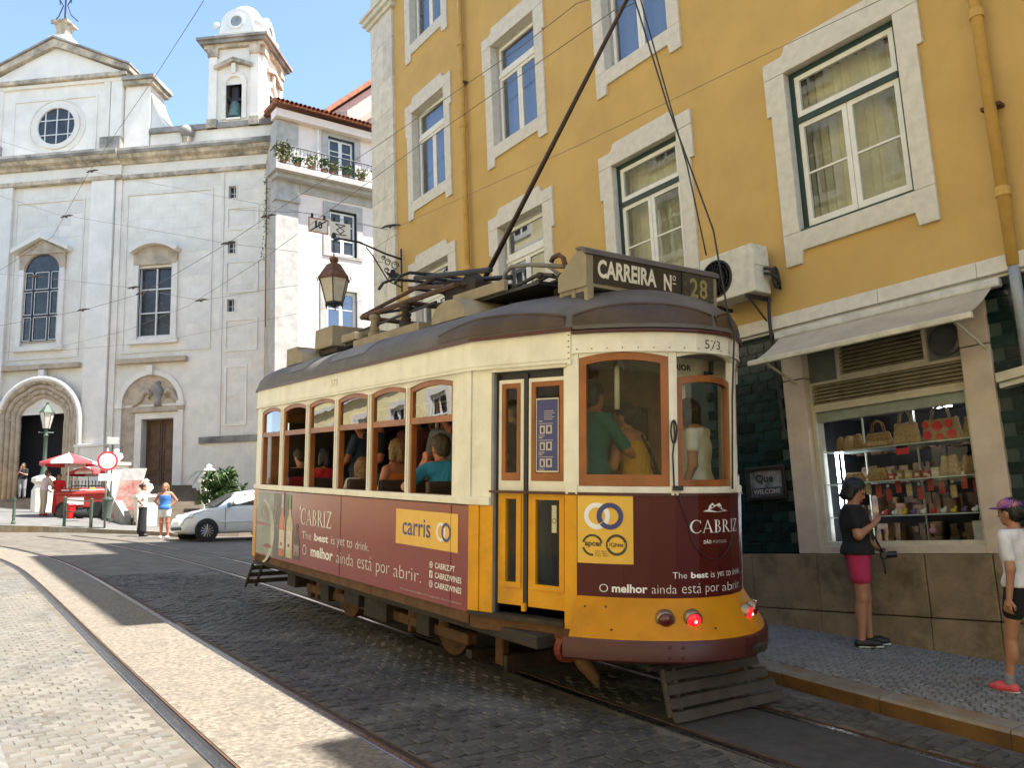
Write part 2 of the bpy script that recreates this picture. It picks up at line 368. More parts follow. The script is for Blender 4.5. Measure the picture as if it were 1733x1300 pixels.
# near-left pavement edge
mb = MB(); mb.grid([[(-6, y, G(-6, y) + .1), (.55, y, G(.3, y) + .1), (.585, y, G(.3, y) + .08), (.59, y, G(.3, y) - .02)] for y in (-8, 0, 4, 8, 12, 14)])
o = mb.build('pavement_near', M_COB); tag(o, kind='structure')
# ---------------------------------------------------------------- the yellow building on the right
F = lambda y, z, d: (XF - d, y, z)
yb = empty('yellow_building', (XF, 8, G(XF, 8)), 0, 'ochre yellow town house with white stone window surrounds above a shop', 'building')
def under(parent):      # children keep world coordinates
    return Matrix.Translation(-Vector(parent.location))
def put(o, parent):
    o.parent = parent; o.matrix_parent_inverse = Matrix.Translation(-Vector(parent.location)) if not parent.parent else Matrix.Identity(4); return o
def B(mb, name, m, parent, **k):
    o = mb.build(name, m, None, **k); return put(o, parent)
COLS = {'A': (13.27, 14.56), 'B': (10.28, 11.58), 'C': (7.28, 8.58), 'D': (4.13, 5.52)}
ROWS = {1: (3.28, 5.30), 2: (6.85, 8.85), 3: (10.44, 12.45)}
WINS = [('A', 1, 'w'), ('A', 2, 'w'), ('A', 3, 'w'), ('B', 1, 'w'), ('B', 2, 'w'), ('B', 3, 'w'), ('C', 1, 'g'), ('C', 2, 'w'), ('D', 1, 'g')]
holes = [(*COLS[c], *ROWS[r]) for c, r, _ in WINS]
ZT = 14.1; ZL = 12.3
mb = MB(F); mb.wall(-6.0, 5.3, 2.2, ZL, holes, 0); mb.wall(5.3, 15.36, 2.2, ZT, holes, 0); B(mb, 'wall', M_YWALL, yb)
mb = MB(); mb.quad((XF, -6.0, -2), (XF + 13, -6.0, -2), (XF + 13, -6.0, ZT), (XF, -6.0, ZT)); mb.quad((XF + .02, 16.36, -1.5), (XF + 13, 16.36, -1.5), (XF + 13, 16.36, ZT), (XF + .02, 16.36, ZT)); mb.quad((XF + 13, -6, -2), (XF + 13, 16.36, -2), (XF + 13, 16.36, ZT), (XF + 13, -6, ZT)); mb.quad((XF, -6, -2.2), (XF, 2.2, -2.2), (XF, 2.2, 2.2), (XF, -6, 2.2)); B(mb, 'wall', M_YWALL, yb)
mb = MB(); mb.box(XF - .45, XF + 13, -6.1, 5.28, ZL, ZL + .3); mb.box(XF - .45, XF + 13, 5.3, 16.7, ZT - .2, ZT); mb.box(XF + .05, XF + .9, -1.7, -.6, ZL + .3, 14.9); mb.box(XF + .05, XF + .7, 2.6, 3.3, ZL + .3, 13.6); B(mb, 'roof', mat('clay_roof', (.35, .13, .07), .85, var=.2), yb)  # the two small blocks are unseen chimneys, added to break the shadow edge
def window(c, r, st):
    y0, y1 = COLS[c]; z0, z1 = ROWS[r]
    w = bpy.data.objects.new('window', None); COL.objects.link(w); w.empty_display_size = .1; put(w, yb)
    def S(mb, name, m, **k):
        o = mb.build(name, m, w, **k); return o
    zt = z1 + .22; e = z1 - .47
    S(MB(F).prism([(y0 - .28, z1 + .004), (y1 + .28, z1 + .004), (y1 + .28, zt), (y1 + .02, zt), (y1 - .02, zt + .03), (y1 - .06, zt + .12), (y0 + .06, zt + .12), (y0 + .02, zt + .03), (y0 - .02, zt), (y0 - .28, zt)], -.2, .04), 'lintel', M_MARB, bevel=.006)
    S(MB(F).prism([(y0 - .22, z0 + .004), (y0, z0 + .004), (y0, z1), (y0 - .28, z1), (y0 - .28, e), (y0 - .22, e)], -.2, .038), 'jamb', M_MARB, bevel=.006)
    S(MB(F).prism([(y1 + .22, z0 + .004), (y1, z0 + .004), (y1, z1), (y1 + .28, z1), (y1 + .28, e), (y1 + .22, e)], -.2, .038), 'jamb', M_MARB, bevel=.006)
    S(MB(F).prism([(y0 - .22, z0 - .38), (y0 - .01, z0 - .38), (y0, z0 - .33), (y0 + .02, z0 - .23), (y1 - .02, z0 - .23), (y1, z0 - .33), (y1 + .01, z0 - .38), (y1 + .22, z0 - .38), (y1 + .22, z0), (y0 - .22, z0)], -.2, .04), 'sill_stone', M_MARB, bevel=.006)
    fo = M_GREENP if st == 'g' else mat('grey_reveal', (.40, .40, .39), .7)
    t = .065 if st == 'g' else .05; zm = z0 + (z1 - z0) * .69; dd = -.07 if st == 'g' else -.12
    S(MB(F).rframe(y0, y1, z0, z1, t, dd - .07, dd), 'outer_frame', fo)
    S(MB(F).box(y0 + t, y1 - t, zm - .04, zm + .03, dd - .06, dd + .015), 'transom', fo if st == 'g' else M_WHITEP)
    ym = (y0 + y1) / 2; q = .062
    for a, b, c0, c1, sp in ((y0 + t, y1 - t, zm + .03, z1 - t, 0), (y0 + t, ym - .003, z0 + t, zm - .04, 1), (ym + .003, y1 - t, z0 + t, zm - .04, 1)):
        S(MB(F).rframe(a, b, c0, c1, q, dd - .055, dd - .008, tb=.08), 'sash', M_WHITEP, bevel=.004)
        if sp and st == 'g':
            zz = c0 + (c1 - c0) * .5
            S(MB(F).box(a + q, b - q, zz - .012, zz + .012, dd - .045, dd - .02), 'glazing_bar', M_WHITEP)
            for g0, g1 in ((c0 + .08, zz - .012), (zz + .012, c1 - q)): S(MB(F).box(a + q, b - q, g0, g1, dd - .036, dd - .031), 'pane', M_GLASSC)
        else: S(MB(F).box(a + q, b - q, c0 + .08, c1 - q, dd - .036, dd - .031), 'pane', M_GLASSC if st == 'g' else M_GLASS)
    if st == 'g': S(MB(F).box(y0 - .03, y1 + .03, z0 - .004, z0 + .035, -.16, -.0), 'sill_bead', M_GREENP)
    cm = M_CURT if st == 'g' else M_SKYBACK
    mb = MB(F); n = 36; pr = [(y0 + (y1 - y0) * k / n, -.34 + .022 * math.sin(k * 2.1) + .012 * math.sin(k * .7)) for k in range(n + 1)]
    for (a, da), (b, db) in zip(pr, pr[1:]):
        i = mb.pts([(a, z0, da), (b, z0, db), (b, z1, db), (a, z1, da)]); mb.f.append([i, i + 1, i + 2, i + 3])
    S(mb, 'curtain_or_backing', cm)
    S(MB(F).box(y0 - .2, y1 + .2, z0 - .2, z1 + .2, -.8, -.55), 'dark_room', M_DARK)
for a in WINS: window(*a)
# corner pilaster of pale blocks with a moulded band
z = -1.2; k = 0; hs = [1.05, .8, 1.1, .9, .75, 1.15, .95, .85, 1.0, .9, 1.1, .8, .95, 1.05, .9]
M_QUOIN = mat('quoin_limestone', (.66, .64, .57), .7, var=.1, scale=5, bump=.004, bscale=20, rand=.06, dirt=(.52, .48, .38), dscale=1.3, streak=.12)
while z < 11.75:
    h = min(hs[k % 15], 11.8 - z); a, b = 15.34, 16.38
    sp = [(a, b)] if k % 3 else [(a, a + .42), (a + .424, b)]
    for p0, p1 in sp:
        B(MB(F).box(p0, p1, z + .003, z + h - .003, -1.0 if p1 == b else -.02, .065 + random.uniform(-.004, .004)), 'quoin_stone', M_QUOIN, yb, bevel=.008)
    z += h; k += 1
mb = MB(F)
for z0, z1, d in ((11.80, 11.9, .12), (11.9, 12.02, .19), (12.02, 12.1, .24)): mb.box(15.30 - d * .5, 16.38 + d, z0, z1, -1.0, d)
B(mb, 'pilaster_moulding', M_QUOIN, yb)
B(MB(F).box(15.34, 16.38, 12.1, ZT - .21, -1, .06), 'pilaster_shaft', M_QUOIN, yb)
# down-pipes painted like the wall
M_PIPE = mat('ochre_pipe_paint', (.55, .34, .085), .6, var=.08)
for yy, lo in ((12.47, 2.3), (3.27, 2.22)):
    p = empty('drainpipe', parent=yb); p.matrix_parent_inverse = under(yb)
    MB().tube([(XF - .105, yy, lo), (XF - .105, yy, ZL if yy < 5 else ZT - .2)], .055, 12).build('pipe', M_PIPE, p, smooth=True)
    for zz in (2.9, 4.75, 7.6, 9.3, 12): MB().tube([(XF - .105, yy, zz), (XF - .105, yy, zz + .09)], .068, 12).build('collar', M_PIPE, p, smooth=False)
    for zz in (3.8, 8.5): MB(F).box(yy - .09, yy + .09, zz, zz + .035, .0, .11).build('clip', M_RUST, p)
MB(F)
B(MB().tube([(XF - .105, 3.27, 2.21), (XF - .105, 3.27, 2.0), (XF - .105, 3.27, -1.2)], .05, 10), 'lower_pipe', mat('grey_pipe', (.30, .33, .36), .5), yb, smooth=True)
# string course
for a, b in ((2.2, 3.6), (3.605, 4.62), (4.625, 6.55), (6.555, 9), (9.005, 12), (12.005, 15.3)):
    B(MB(F).prism([(2.15, -.1), (2.36, -.1), (2.36, .02), (2.345, .10), (2.19, .115), (2.175, .085), (2.15, .085)], a, b, T=lambda z, d, y: (XF - d, y, z)), 'string_course_stone', M_MARB, yb)
# plinth
zs = lambda y: GS(XF, y) - .05
for a, b in ((1.2, 2.62), (2.63, 3.82), (3.83, 4.475), (4.485, 5.70), (5.71, 6.6), (6.61, 9), (9.01, 12), (12.01, 15.33)):
    d = .075 if a < 5.7 else .06
    B(MB(F).box(a, b, -1.035, -.425, -.1, d + random.uniform(-.006, .006)), 'plinth_slab', M_PLINTH, yb, bevel=.01)
    mb = MB(F); i = mb.pts([(a, zs(a), .1), (b, zs(b), .1), (b, -1.045, .085), (a, -1.045, .085), (a, zs(a), -.05), (b, zs(b), -.05), (b, -1.045, -.05), (a, -1.045, -.05)])
    mb.f += [[i, i + 1, i + 2, i + 3], [i, i + 3, i + 7, i + 4], [i + 1, i + 5, i + 6, i + 2], [i + 3, i + 2, i + 6, i + 7]]
    B(mb, 'plinth_footing', M_PLINTH, yb)
# tiled piers: dark green glazed tiles
B(MB(F).box(5.93, 7.6, -.42, 2.15, -.1, .012), 'tile_backing', M_MORTAR, yb)
B(MB(F).box(2.2, 3.6, -.42, 2.15, -.1, .012), 'tile_backing', M_MORTAR, yb)
B(MB(F).box(7.6, 15.36, -.42, 2.2, -.1, .01), 'ground_floor_wall', M_STONE2, yb)
tm = MB(F).box(-.116, .116, -.056, .056, 0, .014)
tme = MB(lambda a, b, c: (-c, a, b)).prism([(-.116, -.056), (.116, -.056), (.116, .056), (-.116, .056)], 0, .009)
tme.prism([(-.108, -.048), (.108, -.048), (.108, .048), (-.108, .048)], .009, .014)
tmesh = tme.mesh('tile', M_TILE)
def tiles(a, b):
    r = 0; z = -.36
    while z < 2.1:
        y = a + (.12 if r % 2 else 0) + .118
        while y < b - .1:
            o = link('tile', tmesh, None, (XF - .012 - random.uniform(0, .003), y, z), (0, random.uniform(-.012, .012), 0)); put(o, yb); y += .238
        z += .1195; r += 1
tiles(5.93, 7.15); tiles(2.42, 3.6)
# shop front
for a, b in ((5.65, 5.93), (3.60, 3.88)):
    for z0, z1 in ((-.42, 1.55), (1.56, 2.148)): B(MB(F).box(a, b, z0, z1, -.25, .06), 'shop_pier_stone', M_STONE2, yb, bevel=.008)
M_ALU = mat('cream_metal_frame', (.60, .55, .44), .45, var=.08, dirt=(.35, .28, .2), dscale=5)
M_SLAT = mat('louvre_slat', (.42, .36, .25), .55, var=.15, dirt=(.2, .13, .07), dscale=5)
shop = empty('shop_window', parent=yb); shop.matrix_parent_inverse = under(yb)
MB(F).box(3.88, 5.65, -.42, -.34, -.2, .07).build('sill', M_STONE2, shop, bevel=.006)
MB(F).rframe(3.885, 5.645, -.34, 1.20, .045, -.10, -.02).build('frame', M_ALU, shop)
MB(F).box(3.93, 5.6, 1.04, 1.155, -.16, -.06).build('shutter_box', mat('grey_shutter', (.42, .44, .40), .6), shop)
MB(F).box(3.93, 5.6, -.295, 1.155, -.05, -.045).build('pane', M_SHOPGL, shop)
MB(F).rframe(3.885, 5.645, 1.20, 1.49, .03, -.10, -.015).build('frame', M_ALU, shop)
for k in range(6):
    z = 1.235 + k * .041
    mb = MB(F); i = mb.pts([(3.915, z, -.03), (5.615, z, -.03), (5.615, z + .032, -.075), (3.915, z + .032, -.075), (3.915, z - .006, -.032), (5.615, z - .006, -.032), (5.615, z + .026, -.079), (3.915, z + .026, -.079)])
    mb.f += [[i, i + 1, i + 2, i + 3], [i + 4, i + 7, i + 6, i + 5], [i, i + 4, i + 5, i + 1], [i + 3, i + 2, i + 6, i + 7]]; mb.build('slat', M_SLAT, shop)
MB(F).rframe(4.24, 5.27, 1.49, 2.1, .035, -.10, -.012).build('frame', M_ALU, shop)
for k in range(12):
    z = 1.535 + k * .044
    mb = MB(F); i = mb.pts([(4.275, z, -.03), (5.235, z, -.03), (5.235, z + .034, -.075), (4.275, z + .034, -.075), (4.275, z - .006, -.032), (5.235, z - .006, -.032), (5.235, z + .028, -.079), (4.275, z + .028, -.079)])
    mb.f += [[i, i + 1, i + 2, i + 3], [i + 4, i + 7, i + 6, i + 5], [i, i + 4, i + 5, i + 1], [i + 3, i + 2, i + 6, i + 7]]; mb.build('slat', M_SLAT, shop)
M_GPAN = mat('grey_green_panel', (.16, .18, .17), .5, var=.1)
MB(F).box(3.88, 4.24, 1.49, 2.148, -.12, -.06).build('side_panel', M_GPAN, shop)
MB(F).box(5.27, 5.65, 1.49, 2.148, -.12, -.06).build('side_panel', M_GPAN, shop)
MB(lambda a, b, c: (XF + c, a, b)).lathe([(.16, .06), (.16, .03), (.13, .02), (.0, .03)], (4.06, 1.68, 0), 24, T=lambda a, b, c: (XF + c, a, b)).build('fan_cover', mat('fan_cover', (.08, .09, .1), .35), shop)
MB(F).box(3.4, 6.1, -.6, 2.3, -1.6, -1.5).build('back_wall', mat('shop_back', (.05, .045, .045), .8), shop)
MB(F).box(3.5, 6.0, 1.16, 1.22, -1.5, -.12).build('ceiling', mat('shop_ceiling', (.12, .13, .14), .8), shop)
MB(F).box(3.5, 6.0, -.43, -.36, -1.5, -.1).build('floor', mat('shop_floor', (.09, .08, .08), .6), shop)
MB(F).box(5.9, 5.96, -.4, 1.2, -1.5, -.1).build('side_wall', M_DARK, shop); MB(F).box(3.55, 3.6, -.4, 1.2, -1.5, -.1).build('side_wall', M_DARK, shop)
MB(F).box(3.8, 5.7, 1.2, 2.15, -.22, -.18).build('louvre_back', M_DARK, shop)
M_LED = mat('lit_tube', (.80, .90, 1.0), .5, var=0, emit=11)
for (a, b, c) in ((5.62, -.26, .32), (5.62, .36, .72)):
    MB(F).box(a - .012, a + .012, b, c, -.40, -.38).build('led_strip', M_LED, shop)
    MB(F).box(a - .05, a - .038, b, c, -.44, -.42).build('led_strip', M_LED, shop)
for y0, y1, d in ((4.72, 5.20, -.55), (4.42, 4.62, -.75), (3.95, 4.22, -.5)): MB(F).box(y0, y1, 1.10, 1.125, d - .02, d).build('ceiling_tube', M_LED, shop)
M_SHELF = mat('glass_shelf_edge', (.55, .62, .58), .2, var=.03, spec=.8)
for z in (.70, .335, -.035): MB(F).box(3.9, 5.63, z - .008, z + .004, -.62, -.16).build('shelf', M_SHELF, shop)
for yy in (4.12, 4.78, 5.4): MB(F).box(yy - .008, yy + .008, -.36, 1.1, -.64, -.62).build('upright', M_ALU, shop)
# neighbour buildings that stand outside the picture: down the same side, and across the street
nb = empty('neighbour_house', (XF, -20, G(XF, -20)), 0, 'plain cream town house down the street beside the yellow one, out of view', 'building')
B(MB().box(XF, XF + 13, -38, -6.2, -4, 12.0), 'wall', mat('cream_render', (.62, .55, .42), .85), nb); B(MB().box(XF - .4, XF + 13, -38.2, -6.12, 12.0, 12.35), 'roof', MATS['clay_roof'], nb)
B(MB().box(XF + .05, XF + .95, -12.7, -11.5, 12.3, 14.4), 'shadow_chimney', MATS['cream_render'], nb)  # unseen chimney, added for its shadow on the road
rh = empty('rear_shade_block', (20, 10, 0), 0, 'unseen tall block added behind the yellow house to shade the road', 'building')  # invented block, out of view, that carries the road shadow further up the street
B(MB().box(14.3, 21.2, 0, 16.2, -1, 25), 'wall', MATS['cream_render'], rh); B(MB().box(14.0, 21.3, -.3, 16.5, 25, 25.3), 'roof', MATS['clay_roof'], rh)
M_PALEY = mat('pale_yellow_render', (.74, .63, .33), .85, var=.06, scale=1.5)
opp = empty('opposite_house', (-5, 0, G(-5, 0)), 0, 'pale yellow sunlit town house across the street, seen only in window reflections', 'building')
hh = [(-26 + 3 * k, -24.8 + 3 * k, z0, z0 + 2.0) for k in range(21) for z0 in (2.2, 5.8, 9.4, 13)]
FO = lambda y, z, d: (-4.8 + d, y, z)
B(MB(FO).wall(-28, 37, -4, 15.5, hh), 'wall', M_PALEY, opp); B(MB().box(-14, -4.95, -28, 36.98, -4, 15.4), 'core', M_DARK, opp); B(MB().box(-14, -4.45, -28.2, 37.2, 15.5, 15.9), 'cornice', M_MARB, opp)
mbf = MB(FO); mbg = MB(FO)
for a, b, c, d in hh:
    if a < -4: continue
    f = MB(FO).rframe(a - .2, b + .2, c - .2, d + .25, .2, -.02, .05); B(f, 'window_surround', M_MARB, opp)
    f = MB(FO).rframe(a, b, c, d, .07, -.1, -.04); f.box((a + b) / 2 - .03, (a + b) / 2 + .03, c, d, -.1, -.04); f.box(a, b, c + 1.35, c + 1.4, -.1, -.03); B(f, 'window_frame', M_WHITEP, opp)
for z0 in (5.0, 12.2): B(MB(FO).box(-28, 37, z0, z0 + .18, 0, .12), 'string_course', M_MARB, opp)
# ---------------------------------------------------------------- the tram
TLv = Vector((.028, 1, .084)).normalized(); TWv = Vector((1, -.028, 0)).normalized(); TUv = TWv.cross(TLv)
TO = Vector((3.64 + .028 * 3.9, 3.9, -1.509))
tram = empty('tram', label='small vintage tram, cream over maroon and yellow, on the cobbled street', cat='tram')
tm_ = Matrix.Identity(4)
for r in range(3):
    tm_[r][0] = TWv[r]; tm_[r][1] = TLv[r]; tm_[r][2] = TUv[r]; tm_[r][3] = TO[r]
tram.matrix_world = tm_
HALF = [(1.19, 8.50), (.80, 8.44), (.45, 8.29), (.2, 8.10), (.05, 7.9), (0, 7.7), (0, 2.06), (.33, 1.12), (.43, .965), (.55, .82), (.70, .69), (.853, .588), (1.02, .52), (1.19, .50)]
LOOP = np.array(HALF + [(2.38 - w, l) for w, l in HALF[::-1][1:]])
_seg = np.linalg.norm(np.diff(LOOP, axis=0), axis=1); LS = np.concatenate([[0], np.cumsum(_seg)]); LS -= LS[6]
SMID = LS[13]; SEND = LS[-1]
_d = np.diff(LOOP, axis=0) / _seg[:, None]; _nn = np.stack([_d[:, 1], -_d[:, 0]], 1)
if _nn[6] @ (LOOP[6] - np.array([1.19, 4.5])) < 0: _nn = -_nn
LN = np.zeros_like(LOOP); LN[0] = _nn[0]; LN[-1] = _nn[-1]
for k in range(1, len(LOOP) - 1):
    v = _nn[k - 1] + _nn[k]; v /= np.linalg.norm(v); LN[k] = v / max(.5, v @ _nn[k])
def PS(s, off=0):
    w = np.interp(s, LS, LOOP[:, 0]) + off * np.interp(s, LS, LN[:, 0]); l = np.interp(s, LS, LOOP[:, 1]) + off * np.interp(s, LS, LN[:, 1]); return float(w), float(l)
def TS(s, u, c):
    w, l = PS(s, c); return (w, l, u)
def smp(s0, s1, step=.14):
    L = {s0, s1, *[float(x) for x in LS if s0 + .01 < x < s1 - .01]}
    L = sorted(L); out = []
    for a, b in zip(L, L[1:]):
        n = 1 if (a < 0 and b <= .001) or a > 2 * SMID else max(1, int((b - a) / step)); out += [a + (b - a) * k / n for k in range(n)]
    return out + [s1]
def strip(mb, s0, s1, u0, u1, off=0, t=.03, n=None, offt=None):
    """slab that follows the tram's plan; u0,u1,off may be functions"""
    f = lambda v: v if callable(v) else (lambda s: v)
    u0, u1 = f(u0), f(u1); ob = off; ot = off if offt is None else offt
    S = smp(s0, s1) if n is None else [s0 + (s1 - s0) * k / n for k in range(n + 1)]
    rows = [[TS(s, u0(s), ob - t), TS(s, u0(s), ob), TS(s, u1(s), ot), TS(s, u1(s), ot - t)] for s in S]
    mb.grid(rows, True); mb.quad(*rows[0]); mb.quad(*rows[-1]); return mb
M_CREAM = mat('cream_tram_paint', (.82, .785, .665), .42, var=.06, scale=4, spec=.4, bump=.0006, bscale=12, dirt=(.64, .56, .40), dscale=2.2, dlo=.55, dhi=.78, streak=.22, chip=(.22, .12, .05))
M_MAROON = mat('maroon_vinyl', (.22, .016, .013), .2, var=.06, scale=3, dirt=(.17, .025, .02), dscale=1.2)
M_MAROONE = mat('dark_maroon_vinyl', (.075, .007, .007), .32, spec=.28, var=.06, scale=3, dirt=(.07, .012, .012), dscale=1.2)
M_MAROONP = mat('maroon_paint', (.07, .013, .012), .4, var=.12, scale=6, dirt=(.06, .02, .015), dscale=4)
M_TYEL = mat('tram_yellow_paint', (.74, .34, .008), .38, spec=.3, var=.08, scale=4, dirt=(.45, .22, .02), dscale=2.5, dlo=.52, dhi=.75, bump=.0006, bscale=9, streak=.2, chip=(.20, .09, .02))
M_WOOD = mat('varnished_wood', (.33, .105, .022), .4, var=.2, scale=3, streak=.3, dirt=(.16, .06, .02), dscale=5, dlo=.6, dhi=.8)
M_TROOF = mat('tram_roof_paint', (.115, .105, .095), .6, var=.15, scale=3, dirt=(.17, .14, .10), dscale=1.6, bump=.001, bscale=9)
M_BROWNF = mat('rusty_brown_fascia', (.07, .042, .025), .55, var=.2, scale=5)
M_PUTTY = mat('beige_roof_box', (.30, .25, .17), .65, var=.12, scale=5, dirt=(.25, .19, .12), dscale=4)
M_UNDER = mat('greasy_underframe', (.035, .026, .02), .75, var=.3, scale=9, dirt=(.09, .05, .02), dscale=3)
M_UNDER2 = mat('rusty_underframe', (.13, .06, .022), .8, var=.3, scale=7, dirt=(.05, .03, .02), dscale=3)
M_TGLASS = glass('tram_glass', 1.7, (.86, .88, .84), .01, .0008)
M_SGLASS = glass('sash_glass', 3.6, (.86, .88, .82), .012, .001)
M_EGLASS = glass('end_glass', 1.32, (.90, .91, .86), .01, .0008)
M_WHITE = mat('white_print', (.85, .85, .83), .5, var=.02)
M_GREYP = mat('grey_print', (.45, .40, .39), .5, var=.02)
M_BLACKP = mat('black_print', (.02, .02, .022), .5, var=.02)
M_NAVY = mat('navy_print', (.045, .05, .17), .45, var=.03)
M_PYEL = mat('yellow_print', (.80, .47, .06), .45, var=.04)
def TBd(mb, name, m, parent=tram, **k): return mb.build(name, m, parent, **k)
def tstrip(name, m, s0, s1, u0, u1, off=0, t=.03, parent=tram, n=None, offt=None, **k):
    return TBd(strip(MB(), s0, s1, u0, u1, off, t, n, offt), name, m, parent, **k)
sl = lambda l: 2.06 - l           # near-side l -> s
mir = lambda s: 2 * SMID - s
# -- lower panels
side_near = tstrip('side_panel', M_MAROON, sl(7.62), -.012, .68, 1.535, .012, .02)
tstrip('side_panel', M_MAROON, mir(-.012), mir(sl(7.62)), .68, 1.535, .012, .02)
tstrip('inner_lining', M_UNDER, sl(7.7), -.02, .70, 1.60, -.02, .03)
tstrip('inner_lining', M_UNDER, mir(-.02), mir(sl(7.7)), .70, 1.60, -.02, .03)
for S0, S1 in ((-.010, .10), (.10, .235)):
    tstrip('corner_strip', M_TYEL, S0 + .002, S1 - .002, .70, 1.542, .016 if S0 < 0 else .006, .03)
tstrip('corner_strip', M_TYEL, sl(7.95), sl(7.625), .64, 1.542, .014, .03)
tstrip('corner_strip', M_TYEL, LS[2], sl(7.955), .55, 1.542, .014, .03)
tstrip('corner_strip', M_TYEL, mir(.3), mir(-.010), .70, 1.542, .01, .03)
tstrip('end_dash', M_TYEL, LS[0], LS[2] - .004, .6, 1.54, .012, .03); tstrip('end_dash', M_TYEL, mir(sl(7.63)), SEND, .6, 1.54, .012, .03)
# -- sill / belt rail, pillars, arched heads, letterboard
tstrip('belt_rail', M_CREAM, LS[0], .21, 1.545, 1.61, .025, .05, bevel=.006)
tstrip('belt_rail', M_CREAM, mir(.0), SEND, 1.545, 1.61, .02, .05)
WL = [(7.54, 6.80), (6.69, 5.885), (5.785, 4.995), (4.905, 4.115), (4.035, 3.25), (3.185, 2.37)]
posts = [(7.9, 7.545)] + [(a[1], b[0]) for a, b in zip(WL, WL[1:])]
for q, (a, b) in enumerate(posts):
    for M_ in (lambda s: s, mir):
        s0, s1 = sorted((M_(sl(a)), M_(sl(b)))); tstrip('pillar', M_CREAM, s0, s1, 1.61, 2.66, .0, .06)
        if q: tstrip('pillar_bead', M_CREAM, (s0 + s1) / 2 - .012, (s0 + s1) / 2 + .012, 1.62, 2.60, .014, .014)
for s0, s1, o in ((sl(2.365), -.152, .006), (-.148, -.003, .010), (.002, .205, -.004)): tstrip('corner_plate', M_CREAM, s0, s1, 1.61, 2.66, o, .05)
s0, s1 = mir(.2), mir(sl(2.365)); tstrip('corner_plate', M_CREAM, s0, s1, 1.61, 2.66, 0, .05)
def arch(s0, s1, lo, hi): return lambda s: lo + (hi - lo) * (1 - ((2 * s - s0 - s1) / (s1 - s0)) ** 2)
for l0, l1 in WL:
    for M_ in (lambda s: s, mir):
        s0, s1 = sorted((M_(sl(l0)), M_(sl(l1))))
        tstrip('window_head', M_CREAM, s0, s1, arch(s0, s1, 2.595, 2.638), 2.662, -.002, .03, n=10)
        # arched upper sash of varnished wood
        n = 12; t = .045
        out = [(s0, 2.25), (s1, 2.25)] + [(s1 + (s0 - s1) * k / n, arch(s0, s1, 2.594, 2.637)(s1 + (s0 - s1) * k / n)) for k in range(n + 1)]
        a0, a1 = s0 + t, s1 - t
        inn = [(a0, 2.31), (a1, 2.31)] + [(a1 + (a0 - a1) * k / n, arch(a0, a1, 2.555, 2.59)(a1 + (a0 - a1) * k / n)) for k in range(n + 1)]
        sash = TBd(MB(TS).ring(out, inn, -.045, -.012), 'window_sash', M_WOOD)
        mb = MB(TS); i = mb.pts([(a, b, -.03) for a, b in inn]); mb.f.append(list(range(i, i + len(inn)))); TBd(mb, 'pane', M_SGLASS, sash)
        wj = .028
        for a in (s0, s1 - wj): TBd(MB(TS).box(a, a + wj, 1.61, 2.25, -.075, -.02), 'window_jamb', M_WOOD)
        TBd(MB(TS).box(s0, s1, 1.585, 1.612, -.10, -.03), 'window_ledge', M_WOOD)
tstrip('letterboard', M_CREAM, LS[0], 1.0, 2.668, 2.90, .018, .03)
tstrip('letterboard', M_CREAM, mir(1.0), SEND, 2.668, 2.90, .018, .03)
tstrip('cornice_bead', M_CREAM, LS[0], .96, 2.652, 2.668, .035, .03); tstrip('cornice_bead', M_CREAM, LS[0], .955, 2.684, 2.692, .026, .02)
tstrip('cornice_bead', M_CREAM, .955, .985, 2.64, 2.885, .032, .03)
for k in range(5): TBd(MB(TS).box(.963, .975, 2.68 + k * .045, 2.688 + k * .045, .03, .037), 'rivet', M_RUST)
# -- rear end: cream head, posts, windows
tstrip('end_letterboard', M_CREAM, .99, mir(.99), 2.735, 2.872, .020, .03)
tstrip('end_bead', M_CREAM, .99, mir(.99), 2.722, 2.735, .028, .03)
rv = MB(TS)
for k in range(19): rv.box(1.03 + k * .115, 1.038 + k * .115, 2.748, 2.756, .018, .025)
o = TBd(rv, 'rivets', M_RUST); tag(o, kind='stuff')
tstrip('end_sill', M_CREAM, .935, mir(.935), 1.668, 1.716, .020, .05, bevel=.004)
tstrip('end_rubbing_strip', M_MAROONP, .21, mir(.21), 1.650, 1.667, .026, .03)
RW = [(1.043, 1.715), (1.783, mir(1.783)), (mir(1.715), mir(1.043))]
for a, b in ((.935, 1.040), (1.718, 1.780), (mir(1.780), mir(1.718)), (mir(1.040), mir(.935))):
    tstrip('end_pillar', M_CREAM, a, b, 1.716, 2.735 if a > .95 else 2.722, .006, .06)
    TBd(MB(TS).box(a + .004, b - .004, 2.645, 2.715, .006, .012), 'fixing_plate', M_CREAM); TBd(MB(TS).box(a + .004, b - .004, 1.655, 1.73, .02, .028), 'fixing_plate', M_CREAM)
def polyring(out, inn, c0, c1): return MB(TS).ring(out, inn, c0, c1)
def wframe(s0, s1, u0, ue, um, t, tb, n=14, c0=-.035, c1=.004):
    A = arch(s0, s1, ue, um); a0, a1 = s0 + t, s1 - t; Bf = arch(a0, a1, ue - t * .9, um - t)
    seq = [k / n for k in range(n + 1)]
    out = [(s0 + (s1 - s0) * k, u0) for k in seq] + [(s1 + (s0 - s1) * k, A(s1 + (s0 - s1) * k)) for k in seq]
    inn = [(a0 + (a1 - a0) * k, u0 + tb) for k in seq] + [(a1 + (a0 - a1) * k, Bf(a1 + (a0 - a1) * k)) for k in seq]
    return polyring(out, inn, c0, c1), (a0, a1, u0 + tb, Bf)
